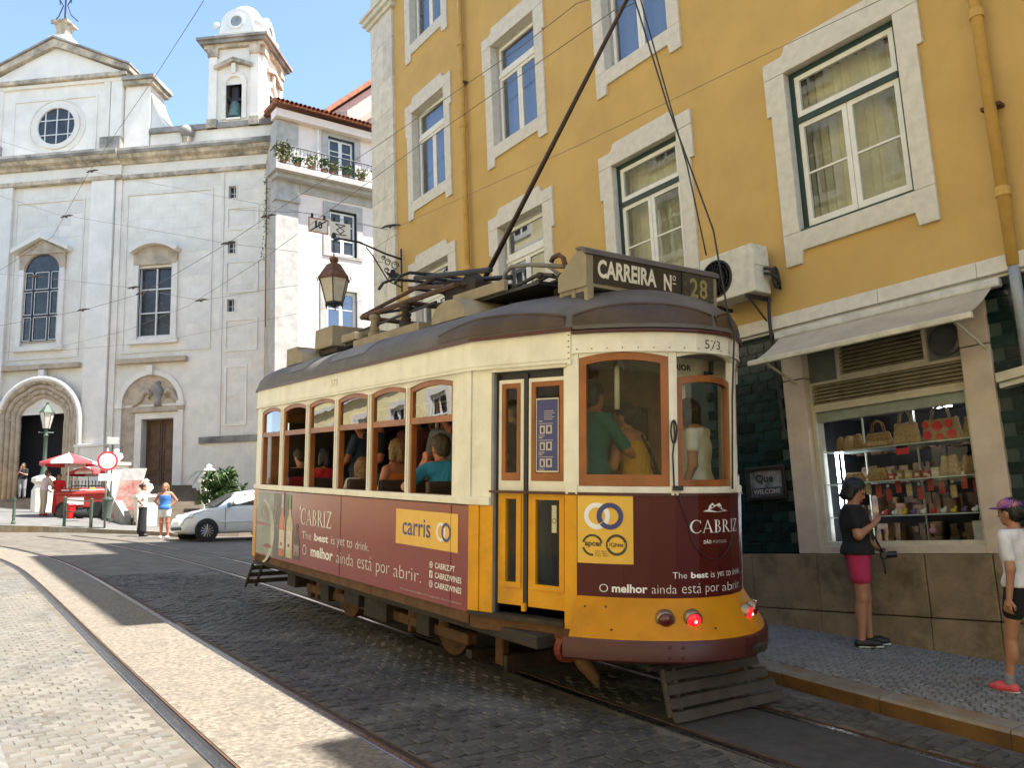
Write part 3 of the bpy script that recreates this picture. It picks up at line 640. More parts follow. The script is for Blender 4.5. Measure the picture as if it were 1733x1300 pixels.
for j, (a, b) in enumerate(RW):
    tstrip('window_head', M_CREAM, a, b, arch(a, b, 2.685, 2.722), 2.734, .004, .035, n=12)
    if j != 1: mb, (a0, a1, ub, Bf) = wframe(a, b, 1.718, 2.684, 2.72, .056, .085)
    else: mb, (a0, a1, ub, Bf) = wframe(a + .004, b - .004, 1.718, 2.53, 2.56, .05, .05, c0=-.07, c1=-.03)
    fr = TBd(mb, 'end_window_frame', M_WOOD, auto=35)
    g = MB(); strip(g, a0, a1, ub, lambda s: Bf(s), -.018 if j != 1 else -.05, .004, n=12); TBd(g, 'pane', M_EGLASS, fr, smooth=False)
# -- rear lower panels, skirt, bumper
flare = lambda u: .16 * max(0, (.90 - u) / .26)
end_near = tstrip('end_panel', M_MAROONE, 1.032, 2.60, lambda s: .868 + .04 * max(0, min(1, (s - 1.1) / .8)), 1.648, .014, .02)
tstrip('end_panel', mat('silver_vinyl', (.50, .51, .52), .35), 2.604, mir(1.032), .905, 1.648, .014, .02)
mb = MB(); S = smp(1.03, mir(1.03), .08)
mb.grid([[TS(s, u, .012 + flare(u)) for u in (.64, .70, .76, .82, .87, .915)] + [TS(s, .915, -.02), TS(s, .64, .1)] for s in S], True); skirt = TBd(mb, 'end_skirt', mat('shaded_dirty_yellow', (.56, .235, .006), .45, spec=.2, var=.1, scale=3, dirt=(.27, .13, .02), dscale=2.2, dlo=.5, dhi=.75), auto=40)  # dirt, plus the shade of this down-facing skirt put into the colour
mb = MB(); S = smp(1.0, mir(1.0), .08)
mb.grid([[TS(s, .485, .05), TS(s, .485, .185), TS(s, .50, .198), TS(s, .62, .198), TS(s, .640, .185), TS(s, .640, .05)] for s in S], True); TBd(mb, 'bumper', M_MAROONP, auto=40)
# bumper's bent coupler plate and rivets
strip(mb := MB(), 2.18, 2.36, .50, .635, .206, .01); TBd(mb, 'coupler_plate', M_MAROONP)
TBd(MB(TS).box(2.22, 2.33, .53, .575, .20, .26), 'coupler_lip', M_UNDER)
for s, u in ((1.66, .60), (1.74, .60), (1.66, .53), (1.74, .53)): TBd(MB(TS).ball((s, u, .198), .012, 6, 4), 'bolt', M_MAROONP)
for s, u in ((1.30, .70), (1.98, .71), (1.1, .84), (1.25, .845)): TBd(MB(TS).ball((s, u, .012 + flare(u)), .009, 6, 4), 'bolt', M_RUST)
M_LENS = mat('dark_red_lens', (.10, .012, .014), .15, var=.03, spec=.7)
M_LIT = mat('lit_red_lens', (.85, .012, .02), .2, var=0, emit=.55)
M_BULB = mat('lit_bulb_core', (1.0, .30, .25), .2, var=0, emit=4)
M_CHROME = mat('dull_brass_rim', (.35, .27, .18), .35, metal=.8, var=.1)
def tail_light(s, u, lit):
    w, l = PS(s, .012 + flare(u)); n = np.array([np.interp(s, LS, LN[:, 0]), np.interp(s, LS, LN[:, 1])]); n /= np.linalg.norm(n)
    t = Vector((-n[1], n[0], 0)); nn = Vector((n[0], n[1], -.30)).normalized(); up = nn.cross(t).normalized(); c = Vector((w, l, u))
    Tm = lambda x, y, z: tuple(c + t * x + up * y + nn * z)
    e = empty('tail_light', parent=tram)
    MB(Tm).lathe([(.070, -.03), (.070, .012), (.062, .024), (.054, .022)], (0, 0, 0), 20).build('rim', M_CHROME, e, auto=40)
    MB(Tm).lathe([(.055, .012), (.050, .026), (.033, .040), (.015, .046), (.0, .047)], (0, 0, 0), 20).build('lens', M_LIT if lit else M_LENS, e, smooth=True)
    if lit: MB(Tm).ball((.004, .003, .043), .011, 8, 6).build('bulb', M_BULB, e, smooth=True)
for s, lit in ((1.655, 0), (1.84, 1), (mir(1.84), 1), (mir(1.655), 0)): tail_light(s, .772, lit)
# -- doorway: yellow corner post, doors, steps
tstrip('door_post', M_TYEL, .925, 1.028, .66, 1.648, .016, .05); tstrip('door_post_cap', M_UNDER2, .918, 1.036, .585, .659, .03, .06)
tstrip('step_beam', M_UNDER2, -.02, .92, .56, .665, -.02, .06); tstrip('step_edge', M_UNDER, .0, .92, .668, .70, .03, .14)
tstrip('sole_bar', M_UNDER2, LS[3], -.03, .585, .676, -.01, .05); tstrip('sole_bar', M_UNDER2, mir(-.03), mir(LS[3]), .585, .676, -.01, .05)
tstrip('door_header', M_CREAM, .208, .935, 2.625, 2.652, .012, .05)
tstrip('door_recess', M_IRON, .235, .918, 2.56, 2.625, -.05, .03); tstrip('door_jamb', mat('grey_seal', (.25, .24, .22), .6), .207, .234, .70, 2.62, .0, .05); tstrip('door_jamb', M_IRON, .236, .254, .70, 2.6, -.03, .03); tstrip('door_jamb', M_CREAM, .908, .932, 1.67, 2.62, .0, .05)
def leaf(a, b, wa, wb, ga, gb, la, lb):
    d = empty('door_leaf', parent=tram); q = -.035
    rr = lambda s0, s1, u0, u1: [(s0, u0), (s1, u0), (s1, u1), (s0, u1)]
    MB(TS).ring(rr(a, b, 1.668, 2.56), rr(wa, wb, 1.748, 2.53), q - .03, q).build('upper_panel', M_CREAM, d)
    MB(TS).ring(rr(wa, wb, 1.748, 2.53), rr(ga, gb, 1.81, 2.487), q - .028, q + .008).build('wooden_frame', M_WOOD, d, bevel=.005)
    MB(TS).box(ga, gb, 1.81, 2.487, q - .016, q - .012).build('pane', M_EGLASS, d)
    MB(TS).ring(rr(a, b, .775, 1.645), rr(la, lb, .95, 1.605), q - .03, q).build('lower_panel', M_TYEL, d)
    MB(TS).ring(rr(la - .045, lb + .045, .91, 1.635), rr(la, lb, .952, 1.603), q, q + .01).build('glazing_bead', M_TYEL, d)
    MB(TS).box(la, lb, .95, 1.605, q - .016, q - .012).build('pane', M_EGLASS, d)
    return d
leaf(.256, .506, .288, .474, .328, .440, .336, .443)
d2 = leaf(.556, .906, .583, .894, .627, .852, .630, .853)
TBd(MB(TS).box(.512, .549, .76, 2.60, -.05, -.028), 'door_meeting_rail', M_IRON); TBd(MB(TS).box(.515, .546, .74, .80, -.03, .0), 'door_guide', M_TYEL)
# passenger notice behind the door glass
po = empty('notice', parent=tram)
MB(TS).box(.636, .848, 1.815, 2.395, -.032, -.022).build('notice_frame', mat('brushed_frame', (.55, .52, .40), .35, metal=.4), po)
MB(TS).box(.645, .839, 1.828, 2.383, -.021, -.018).build('notice_sheet', M_NAVY, po)
mb = MB(TS)
for k in range(5): mb.box(.715, .715 + random.uniform(.07, .11), 2.29 - k * .016, 2.295 - k * .016, -.0175, -.016)
for zz in (2.21, 2.08, 1.95):
    mb.box(.665, .70, zz, zz + .007, -.0175, -.016); mb.box(.665, .80, zz - .018, zz - .013, -.0175, -.016)
    mb.box(.675, .725, zz - .095, zz - .03, -.0175, -.016); mb.box(.735, .79, zz - .095, zz - .028, -.0175, -.016)
    for k in range(2): mb.box(.665, .72, zz - .108 - k * .01, zz - .104 - k * .01, -.0175, -.016)
mb.build('notice_print', M_GREYP, po)
mb = MB(TS)
for zz in (2.21, 2.08, 1.95):
    mb.box(.69, .71, zz - .085, zz - .045, -.0158, -.0152); mb.box(.752, .775, zz - .08, zz - .04, -.0158, -.0152)
mb.build('notice_picture', M_BLACKP, po)
MB(TS).box(.755, .80, 1.35, 1.56, -.075, -.072).build('sticker', M_WHITE, po)
MB(lambda a, b, c: TS(.778 + a, 1.44 + b, -.071 + c)).lathe([(.016, 0), (.02, 0), (.02, .001), (.016, .001)], (0, 0, 0), 16, caps=False).build('sticker_ring', M_MAROON, po)
# -- roof
mb = MB(); rows = []
RING = [(float(LOOP[k][0]), float(LOOP[k][1])) for k in range(len(LOOP))]
RS = smp(LS[0], SEND - .001, .2); ext = []
for a, b in zip(RS, RS[1:]):
    n = max(1, int((b - a) / .45)); ext += [a + (b - a) * k / n for k in range(n)]
def roofp(s, t):
    w, l = PS(s, .03); li = min(max(l, 1.75), 7.3); c = 1.19
    w2 = c + (w - c) * (1 - t); l2 = l + (li - l) * t
    z = 2.935 + .44 * math.sqrt(max(0, 1 - (1 - t) ** 2.1)); return (w2, l2, z)
for t in (0, .03, .08, .15, .25, .38, .55, .75, .93): rows.append([roofp(s, t) for s in ext])
base = [[(PS(s, .03)[0], PS(s, .03)[1], 2.905) for s in ext]]
mb.grid(base + rows, True); TBd(mb, 'roof', M_TROOF, smooth=True)
mb = MB(); mb.grid([[(1.19 - .09, 1.72, 3.374), (1.19 + .09, 1.72, 3.374)], [(1.19 - .09, 7.33, 3.374), (1.19 + .09, 7.33, 3.374)]]); TBd(mb, 'roof_ridge', M_TROOF)
strip(mb := MB(), LS[0], 1.0, 2.895, 2.925, .045, .05); TBd(mb, 'roof_rim', M_MAROONP); strip(mb := MB(), mir(1.0), SEND, 2.895, 2.925, .045, .05); TBd(mb, 'roof_rim', M_MAROONP)
strip(mb := MB(), 1.0, mir(1.0), 2.868, 2.895, .05, .06); TBd(mb, 'roof_rim', M_MAROONP, bevel=.008)
for a, b in ((1.0, SMID - .02), (SMID + .02, mir(1.0)), (-.55, .93)):
    mb = MB(); n = 18; mb.grid([[tuple(Vector(roofp(a + (b - a) * k / n, f * (.012 + .05 * math.sin(math.pi * k / n)))) + Vector((0, 0, .005)) + Vector(((PS(a + (b - a) * k / n, 1)[0] - PS(a + (b - a) * k / n)[0]), PS(a + (b - a) * k / n, 1)[1] - PS(a + (b - a) * k / n)[1], 0)) * .004) for k in range(n + 1)] for f in (0, .25, .5, .75, 1)]); TBd(mb, 'end_fascia', M_BROWNF, smooth=True)
# raised drip rails in shallow arcs over the door and across the end
def drip(s0, s1, n=16, hi=.05, lo=.012):
    return MB().tube([tuple(Vector(roofp(s0 + (s1 - s0) * k / n, lo + hi * math.sin(math.pi * k / n))) + Vector((0, 0, .008))) for k in range(n + 1)], .012, 6)
for a, b in ((-.55, .93), (1.0, SMID - .02), (SMID + .02, mir(1.0))): TBd(drip(a, b), 'drip_rail', M_BROWNF, smooth=True)
M_LGREY = mat('light_roof_patch', (.19, .18, .165), .6, var=.1)
for a, b in ((sl(5.2), sl(4.25)), (sl(6.6), sl(6.0))):
    mb = MB(); mb.grid([[tuple(Vector(roofp(a + (b - a) * k / 8, t)) + Vector((-.003, 0, .004))) for k in range(9)] for t in (.03, .08, .15, .25, .33)]); TBd(mb, 'roof_patch', M_LGREY, smooth=True)
# destination box
box = empty('destination_box', parent=tram)
prof = [(1.11, 3.27), (1.11, 3.545), (1.135, 3.575), (1.20, 3.585), (1.47, 3.40), (1.47, 3.27)]
MB(lambda a, b, c: (c, a, b)).prism(prof, .45, 1.93).build('box_body', M_PUTTY, box)
MB(lambda a, b, c: (c, a, b)).prism([(1.085, 3.525), (1.10, 3.565), (1.15, 3.59), (1.22, 3.592), (1.22, 3.575), (1.13, 3.56), (1.112, 3.52)], .43, 1.95).build('box_hood', M_TROOF, box)
MB().box(.52, 1.48, 1.098, 1.108, 3.30, 3.52).build('name_board', mat('dark_sign_board', (.035, .033, .03), .35), box)
MB().box(1.50, 1.88, 1.098, 1.108, 3.29, 3.52).build('number_board', mat('dark_number_board', (.05, .055, .05), .25), box)
MB().box(1.482, 1.498, 1.09, 1.108, 3.27, 3.53).build('mullion', M_IRON, box)
for w in (.47, 1.86):
    mb = MB(); mb.box(w, w + .05, 1.12, 1.46, 3.08, 3.27)
    mb.box(w - .005, w + .055, 1.11, 1.15, 3.06, 3.27); mb.box(w - .005, w + .055, 1.27, 1.31, 3.06, 3.27); mb.box(w - .005, w + .055, 1.43, 1.47, 3.06, 3.27)
    mb.build('box_support', M_PUTTY, box)
for a in (1.165, 1.325): MB().box(.462, .468, a, a + .09, 3.135, 3.235).build('support_slot', M_IRON, box)
M_SIGNC = mat('cream_sign_letters', (.80, .74, .60), .5, var=.05)
M_SIGNY = mat('faded_yellow_digits', (.30, .25, .10), .5, var=.1)
fm = lambda y: (lambda a, b: (a, y, b))
text_fit('CARREIRA', (.555, 1.19, 3.345, 3.495), fm(1.095), M_SIGNC, box, bold=.035)
text_fit('N', (1.275, 1.365, 3.335, 3.475), fm(1.095), M_SIGNC, box, bold=.035)
text_fit('o', (1.378, 1.415, 3.43, 3.475), fm(1.095), M_SIGNC, box); MB().box(1.378, 1.415, 1.094, 1.096, 3.40, 3.41).build('lettering', M_SIGNC, box)
text_fit('2', (1.585, 1.685, 3.315, 3.485), fm(1.095), M_SIGNY, box, bold=.02); text_fit('8', (1.70, 1.80, 3.315, 3.485), fm(1.095), M_SIGNY, box, bold=.02)
# roof fittings
def rbox(name, w0, w1, l0, l1, u0, u1, m, bevel=.01): return TBd(MB().box(w0, w1, l0, l1, u0, u1), name, m, bevel=bevel)
for c, r in (((.62, 2.98), .42), ((.62, 7.15), .4)):
    mb = MB(); n = 14; rows = []
    for k in range(n + 1):
        a = math.pi * k / n; rows.append([(c[0] - .34 + .68 * j / 6, c[1] + r * math.cos(a) * (1 - .25 * abs(j / 3 - 1) ** 3), 3.22 + .23 * math.sin(a) ** .8 * (1 - .12 * abs(j / 3 - 1) ** 2) + .02) for j in range(7)])
    mb.grid(rows); mb.quad(*[r_[0] for r_ in rows]); mb.quad(*[r_[-1] for r_ in rows]); TBd(mb, 'roof_ventilator', M_PUTTY, auto=45)
res = empty('resistor_tray', parent=tram)
MB().box(.42, .46, 2.22, 3.12, 3.425, 3.525).build('tray_board', M_PUTTY, res); MB().box(1.92, 1.96, 2.22, 3.12, 3.425, 3.525).build('tray_board', M_PUTTY, res)
MB().box(.46, 1.92, 1.75, 3.1, 3.40, 3.43).build('tray_floor', M_IRON, res); MB().box(.5, 1.9, 2.24, 3.08, 3.485, 3.50).build('tray_lid', M_TROOF, res)
for w in (.7, 1.6):
    for l in (1.8, 2.5, 3.0): MB().box(w, w + .06, l, l + .06, 3.28, 3.42).build('tray_foot', M_UNDER, res)
for k in range(14): 
    w = .5 + k * .1; MB().tube([(w + random.uniform(-.02, .02), 1.55 + random.uniform(0, .1), 3.43 + random.uniform(0, .02)), (w, 1.8, 3.47 + random.uniform(0, .03)), (w, 2.2, 3.45)], .018, 5).build('resistor_coil', M_IRON, res)
for k in range(16):
    w = .48 + k * .09; MB().ball((w, 1.62 + random.uniform(-.06, .25), 3.45 + random.uniform(0, .03)), (.03, .05, .03), 6, 4).build('insulator', M_UNDER, res)
rbox('equipment_box', .45, 1.9, 6.25, 6.85, 3.41, 3.68, M_PUTTY); rbox('equipment_box', .45, .95, 5.55, 5.95, 3.40, 3.50, M_PUTTY); rbox('box_tray', .5, 1.85, 6.2, 6.9, 3.33, 3.40, M_UNDER); rbox('box_tray', .5, 1.0, 5.5, 5.95, 3.35, 3.40, M_UNDER)
rbox('far_sign_box', .45, 1.93, 7.55, 7.95, 3.25, 3.55, M_PUTTY); rbox('far_sign_box_support', .5, 1.88, 7.6, 7.9, 3.05, 3.25, M_UNDER)
pt = empty('pantograph', parent=tram)
for w in (.42, 1.82): MB().box(w, w + .14, 3.82, 5.5, 3.27, 3.37).build('base_plank', M_PUTTY, pt)
for w in (.49, 1.89):
    for l in (4.25, 5.05):
        MB().lathe([(.075, 3.37), (.075, 3.42), (.045, 3.43), (.06, 3.47), (.045, 3.48), (.06, 3.52), (.045, 3.53), (.06, 3.57), (.075, 3.59), (.06, 3.63), (.0, 3.635)], (w, l, 0), 12).build('insulator', M_PUTTY if l > 5 else M_UNDER, pt)
bars = []
for w in (.5, 1.88):
    bars += [((w, 5.45, 3.66), (w, 3.2, 3.66), .03), ((w, 5.42, 3.68), (w + (.2 if w < 1 else -.2), 4.0, 3.90), .022), ((w, 3.4, 3.68), (w + (.2 if w < 1 else -.2), 4.6, 3.90), .022), ((w, 5.2, 3.66), (1.19, 4.3, 3.76), .018), ((w, 3.5, 3.66), (1.19, 4.4, 3.72), .018), ((w, 5.5, 3.50), (w, 3.6, 3.55), .016)]
bars += [((.5, 5.45, 3.66), (1.88, 5.45, 3.66), .03), ((.5, 4.3, 3.66), (1.88, 4.3, 3.66), .03), ((.5, 3.2, 3.66), (1.88, 3.2, 3.66), .03), ((.7, 4.0, 3.90), (1.68, 4.0, 3.90), .02), ((.7, 4.6, 3.90), (1.68, 4.6, 3.90), .02)]
for a, b, r in bars: MB().tube([a, b], r, 6).build('arm', M_RUST if r > .02 else M_IRON, pt)
for l in (4.05, 4.45):
    MB().tube([(.25, l + .0, 3.80), (.30, l, 3.88), (.42, l, 3.935), (.7, l, 3.955), (1.68, l, 3.955), (1.96, l, 3.935), (2.08, l, 3.88), (2.13, l, 3.80)], .018, 6).build('collector_bow', M_IRON, pt, smooth=True)
for a, b in (((.62, 4.3, 3.95), (.62, 2.75, 3.74)), ((.86, 4.3, 3.93), (.86, 2.75, 3.70))): MB().tube([a, b], .028, 6).build('collector_strip', M_IRON, pt)
MB(lambda a, b, c: (c, a, b)).lathe([(.0, -.05), (.15, -.05), (.15, .05), (.0, .05)], (3.3, 3.68, .75), 18, T=lambda a, b, c: (c, a, b)).build('spring_drum', M_IRON, pt)
MB().box(.6, .8, 3.0, 3.6, 3.58, 3.68).build('motor', M_UNDER, pt)
# trolley pole, its base and rope
tp = empty('trolley_pole', parent=tram); M_DPOLE = mat('dark_brown_pole', (.04, .022, .014), .6)
MB().tube([(1.19, 3.98, 3.72), (1.19, 1.30, 6.15)], [.030, .018], 10).build('pole', M_DPOLE, tp, smooth=True)
MB().lathe([(.2, 3.37), (.2, 3.45), (.09, 3.5), (.09, 3.7), (.0, 3.72)], (1.19, 4.0, 0), 16).build('pole_base', M_IRON, tp)
MB().tube([(1.19, 1.30, 6.15), (1.19, 1.22, 6.24)], .04, 8).build('pole_head', M_IRON, tp)
def rope(P, r, n=40):
    P = [Vector(p) for p in P]; out = []
    for a, b in zip(P, P[1:]): out += [tuple(a.lerp(b, k / 6)) for k in range(6)]
    return MB().tube(out + [tuple(P[-1])], r, 5)
rope([(1.19, 1.36, 6.08), (1.25, 1.0, 4.9), (1.36, .62, 3.75), (1.40, .52, 3.05), (1.39, .455, 2.9), (1.37, .47, 2.4), (1.35, .47, 1.70)], .008).build('pole_rope', M_IRON, tp, smooth=True)
rope([(1.19, 1.30, 6.1), (1.42, .95, 4.4), (1.47, .8, 3.6)], .007).build('pole_rope', M_IRON, tp, smooth=True)
# rope loop on the end post, hook and cleat
lp = [TS(1.745 + .022 * math.cos(a) * (1 if math.sin(a) > 0 else .9), 2.12 + .085 * math.sin(a), .03) for a in [2 * math.pi * k / 20 for k in range(21)]]
MB().tube(lp, .007, 5).build('rope_loop', M_IRON, tram, smooth=True); MB().tube([TS(1.745, 2.2, .03), TS(1.75, 2.1, .035), TS(1.735, 1.95, .03), TS(1.742, 1.7, .03)], .007, 5).build('hanging_rope', M_IRON, tram, smooth=True)
TBd(MB(TS).box(1.73, 1.80, 1.69, 1.725, .02, .06), 'rope_cleat', M_IRON)
MB().tube([(.62, 1.5, 3.34), (.62, 1.62, 3.62), (.62, 1.68, 3.66), (.62, 1.76, 3.655), (.62, 1.79, 3.62)], .022, 8).build('pole_hook', M_RUST, tram, smooth=True)
MB().tube([(.62, 1.55, 3.53), (.62, 2.1, 3.66), (.62, 2.4, 3.70), (.62, 2.5, 3.66), (.62, 2.53, 3.55)], .02, 8).build('pole_rest', M_LGREY, tram, smooth=True); MB().tube([(.62, 1.5, 3.38), (.62, 1.85, 3.60)], .015, 6).build('pole_rest_stay', M_LGREY, tram)
# -- advertising print on the side and end panels
def SM(off): return lambda a, b: TS(a, b, off)
def sector(cx, cy, rx, ry, ix, iy, a0, a1, n=14, icx=None):
    icx = cx if icx is None else icx
    A = [math.radians(a0 + (a1 - a0) * k / n) for k in range(n + 1)]
    return [(cx + rx * math.cos(a), cy + ry * math.sin(a)) for a in A] + [(icx + ix * math.cos(a), cy + iy * math.sin(a)) for a in A[::-1]]
R_ = lambda a, b, c, d: [(a, c), (b, c), (b, d), (a, d)]
SERIF = {
 'C': (.74, [sector(.40, .5, .40, .52, .30, .475, 42, 318, 20, .43), [(.66, .98), (.70, .98), (.70, .70), (.68, .70), (.62, .86)], [(.66, .1), (.70, .13), (.72, .22), (.70, .24), (.60, .1)]]),
 'A': (.80, [[(.06, 0), (.11, 0), (.40, .92), (.37, 1)], [(.35, 1), (.42, 1), (.76, 0), (.62, 0)], R_(.19, .58, .32, .36), R_(0, .19, 0, .03), R_(.54, .84, 0, .03)]),
 'B': (.64, [R_(.08, .20, 0, 1), R_(0, .24, 0, .03), R_(0, .24, .97, 1), sector(.22, .755, .27, .245, .16, .215, 90, -90), sector(.22, .26, .35, .26, .22, .23, 90, -90)]),
 'R': (.74, [R_(.08, .20, 0, 1), R_(0, .28, 0, .03), R_(0, .24, .97, 1), sector(.22, .74, .30, .26, .18, .23, 90, -90), [(.26, .49), (.39, .49), (.72, .03), (.80, .03), (.80, 0), (.60, 0)]]),
 'I': (.32, [R_(.08, .20, 0, 1), R_(0, .28, 0, .03), R_(0, .28, .97, 1)]),
 'Z': (.68, [R_(.04, .62, .95, 1), R_(.0, .64, 0, .05), [(.0, .04), (.13, .04), (.62, .96), (.49, .96)], [(.04, .97), (.06, .97), (.09, .78), (.04, .78)], [(.64, .03), (.62, .03), (.59, .24), (.64, .24)]])}
def serif_word(word, box, mapf, m, parent, gap=.07):
    tot = sum(SERIF[c][0] for c in word) + gap * (len(word) - 1); x0, x1, y0, y1 = box; k = (x1 - x0) / tot; x = 0; mb = MB()
    for c in word:
        for P in SERIF[c][1]:
            i = mb.pts([mapf(x0 + (x + a) * k, y0 + b * (y1 - y0)) for a, b in P]); n = len(P) // 2
            if len(P) > 10:
                for j in range(n - 1): mb.f.append([i + j, i + j + 1, i + len(P) - 2 - j, i + len(P) - 1 - j])
            else: mb.f.append(list(range(i, i + len(P))))
        x += SERIF[c][0] + gap
    return mb.build('lettering', m, parent, fix=False)
def decal(P, off, m, parent, name='print', n=1):
    mb = MB(); i = mb.pts([TS(a, b, off) for a, b in P]); mb.f.append(list(range(i, i + len(P)))); return mb.build(name, m, parent, fix=False)
def dring(cx, cy, r, t, off, m, parent, a0=0, a1=360, n=40, name='logo_ring'):
    mb = MB(); A = [math.radians(a0 + (a1 - a0) * k / n) for k in range(n + 1)]
    mb.grid([[TS(cx + q * math.cos(a), cy + q * math.sin(a), off) for a in A] for q in (r, r - t)]); return mb.build(name, m, parent, fix=False)
sp = side_near
O1, O2, O3 = .0135, .0150, .0165
M_LABEL = mat('grey_green_print', (.30, .30, .26), .4, var=.25, scale=2)
M_LABEL2 = mat('dark_grey_print', (.14, .12, .115), .4, var=.2, scale=3)
decal(R_(sl(7.58), sl(6.9), .70, 1.515), O1, M_LABEL, sp); decal(R_(sl(6.9), sl(6.35), .70, 1.515), O1, M_LABEL2, sp)
decal(sector(sl(7.35), 1.0, .50, .42, .36, .40, -80, 85), O2, mat('pale_grey_print', (.52, .52, .47), .4), sp)
serif_word('CABRIZ', (sl(7.42), sl(6.78), 1.155, 1.33), SM(O3), M_GREYP, sp)
decal(sector(sl(7.1), .80, .16, .05, .0, .0, 0, 180, 8), O3, M_MAROON, sp)
def bottle(x, w, h0, h1, body, neck, lab):
    c = (h1 - h0); decal([(x - w, h0), (x + w, h0), (x + w, h0 + .52 * c), (x + w * .85, h0 + .60 * c), (x + w * .36, h0 + .68 * c), (x + w * .33, h1), (x - w * .33, h1), (x - w * .36, h0 + .68 * c), (x - w * .85, h0 + .60 * c), (x - w, h0 + .52 * c)], O2, body, sp, 'bottle_print')
    decal(R_(x - w * .36, x + w * .36, h0 + .78 * c, h1), O3, neck, sp, 'bottle_neck_print'); decal(R_(x - w * .9, x + w * .9, h0 + .12 * c, h0 + .42 * c), O3, lab, sp, 'bottle_label_print')
    decal(R_(x - w * .4, x + w * .2, h0 + .17 * c, h0 + .22 * c), O3 + .001, M_MAROON, sp, 'bottle_label_print')
M_PAPER = mat('paper_label_print', (.62, .56, .46), .4, var=.05)
bottle(sl(6.56), .105, .735, 1.505, mat('rose_print', (.55, .17, .07), .35, var=.1), mat('pale_pink_print', (.62, .45, .40), .4), M_PAPER)
bottle(sl(6.29), .11, .735, 1.50, mat('straw_print', (.50, .47, .28), .35, var=.1), mat('green_foil_print', (.16, .34, .05), .4), M_PAPER)
bottle(sl(6.03), .10, .735, 1.16, mat('dark_bottle_print', (.06, .03, .035), .35, var=.1), mat('dark_foil_print', (.05, .03, .03), .4), mat('grey_label_print', (.25, .23, .24), .4))
serif_word('CABRIZ', (-3.85, -2.90, 1.170, 1.352), SM(O2), M_WHITE, sp)
decal([(-3.90, 1.36), (-3.875, 1.395), (-3.85, 1.36), (-3.875, 1.325)], O2, M_WHITE, sp, 'sparkle_print')
def line(parts, y0, y1, off, m, parent):      # parts: (text, x0, x1, lo, hi, bold)
    for t, a, b, lo, hi, bo in parts: text_fit(t, (a, b, y0 + lo, y0 + hi), SM(off), m, parent, bold=bo)
D_ = -.025
line([('The', -3.79, -3.50, 0, .085, -.012), ('best', -3.40, -2.98, 0, .085, .03), ('is', -2.90, -2.80, 0, .085, -.012), ('yet', -2.73, -2.53, D_, .08, -.012), ('to', -2.47, -2.33, 0, .08, -.012), ('drink.', -2.62 + .37, -1.92, 0, .085, -.012)], 1.005, 1.1, O2, M_WHITE, sp)
line([('O', -3.765, -3.635, 0, .115, -.018), ('melhor', -3.50, -2.84, 0, .12, .03), ('ainda', -2.74, -2.29, 0, .12, -.018), ('está', -2.19, -1.84, 0, .135, -.018), ('por', -1.74, -1.45, -.035, .09, -.018), ('abrir.', -1.36, -.81, 0, .12, -.018)], .820, .94, O2, M_WHITE, sp)
decal(R_(-1.325, -.175, 1.137, 1.459), O2, M_PYEL, sp, 'logo_panel')
text_fit('carris', (-1.19, -.65, 1.225, 1.385), SM(O3), M_NAVY, sp, bold=.01)
dring(-.465, 1.294, .082, .027, O3, M_WHITE, sp); dring(-.372, 1.294, .082, .027, O3 + .001, M_NAVY, sp, -150, 150); dring(-.372, 1.294, .082, .027, O3 + .0005, M_NAVY, sp, 150, 210)
for k, t in enumerate(('CABRIZ.PT', 'CABRIZWINES', 'CABRIZWINES')):
    y = .975 - .083 * k; text_fit(t, (-.56, (-.22 if k == 0 else -.11), y, y + .05), SM(O2), M_WHITE, sp, bold=.015)
dring(-.63, 1.0, .03, .008, O2, M_WHITE, sp, n=20); decal(R_(-.634, -.626, .975, 1.025), O2, M_WHITE, sp); decal(R_(-.655, -.605, .997, 1.003), O2, M_WHITE, sp)
decal(R_(-.658, -.602, .886, .948), O2, M_WHITE, sp, 'icon_print'); text_fit('f', (-.64, -.612, .888, .938), SM(O3), M_MAROON, sp, bold=.03)
dring(-.63, .834, .032, .008, O2, M_WHITE, sp, n=4 * 5, name='icon_print'); dring(-.63, .834, .016, .006, O2, M_WHITE, sp, n=16, name='icon_print')
text_fit('Seja responsavel. Beba com moderacao. Dere responsavel', (-1.22, -.11, .716, .742), SM(O2), M_GREYP, sp)
mb = MB()
for k in range(2): strip(mb, sl(7.6), -.03, 1.10 - k * .02, 1.115 - k * .02, .0138, .001)
TBd(mb, 'panel_crease', M_MAROON, sp)
for s in (sl(4.72), sl(6.5), -.30): TBd(strip(MB(), s, s + .006, .69, 1.53, .0155, .002), 'panel_seam', M_MAROONP, sp)
M_NUM = mat('faint_number', (.40, .36, .28), .5, var=.05)
text_fit('573', (-3.01, -2.83, 2.755, 2.83), SM(.0195), M_NUM, tram)
text_fit('573', (2.012, 2.172, 2.757, 2.825), SM(.0215), M_BLACKP, tram)
ep = end_near; P1, P2, P3 = .0165, .0185, .0205
mb = MB(); strip(mb, 1.034, 1.447, 1.15, 1.646, P1, .001); TBd(mb, 'logo_panel', M_PYEL, ep)
dring(1.182, 1.497, .098, .036, P2, M_WHITE, ep); dring(1.279, 1.497, .098, .036, P3, M_NAVY, ep, -140, 215)
dring(1.182, 1.497, .098, .036, P3 + .001, M_WHITE, ep, -25, 8)
M_GREENK = mat('dark_olive_print', (.05, .055, .02), .5)
dring(1.148, 1.283, .080, .017, P2, M_GREENK, ep, 20, 165, name='seal_print'); dring(1.148, 1.283, .080, .017, P2, M_GREENK, ep, 195, 275, name='seal_print')
text_fit('apcer', (1.09, 1.225, 1.262, 1.306), SM(P2), M_GREENK, ep, bold=.03)
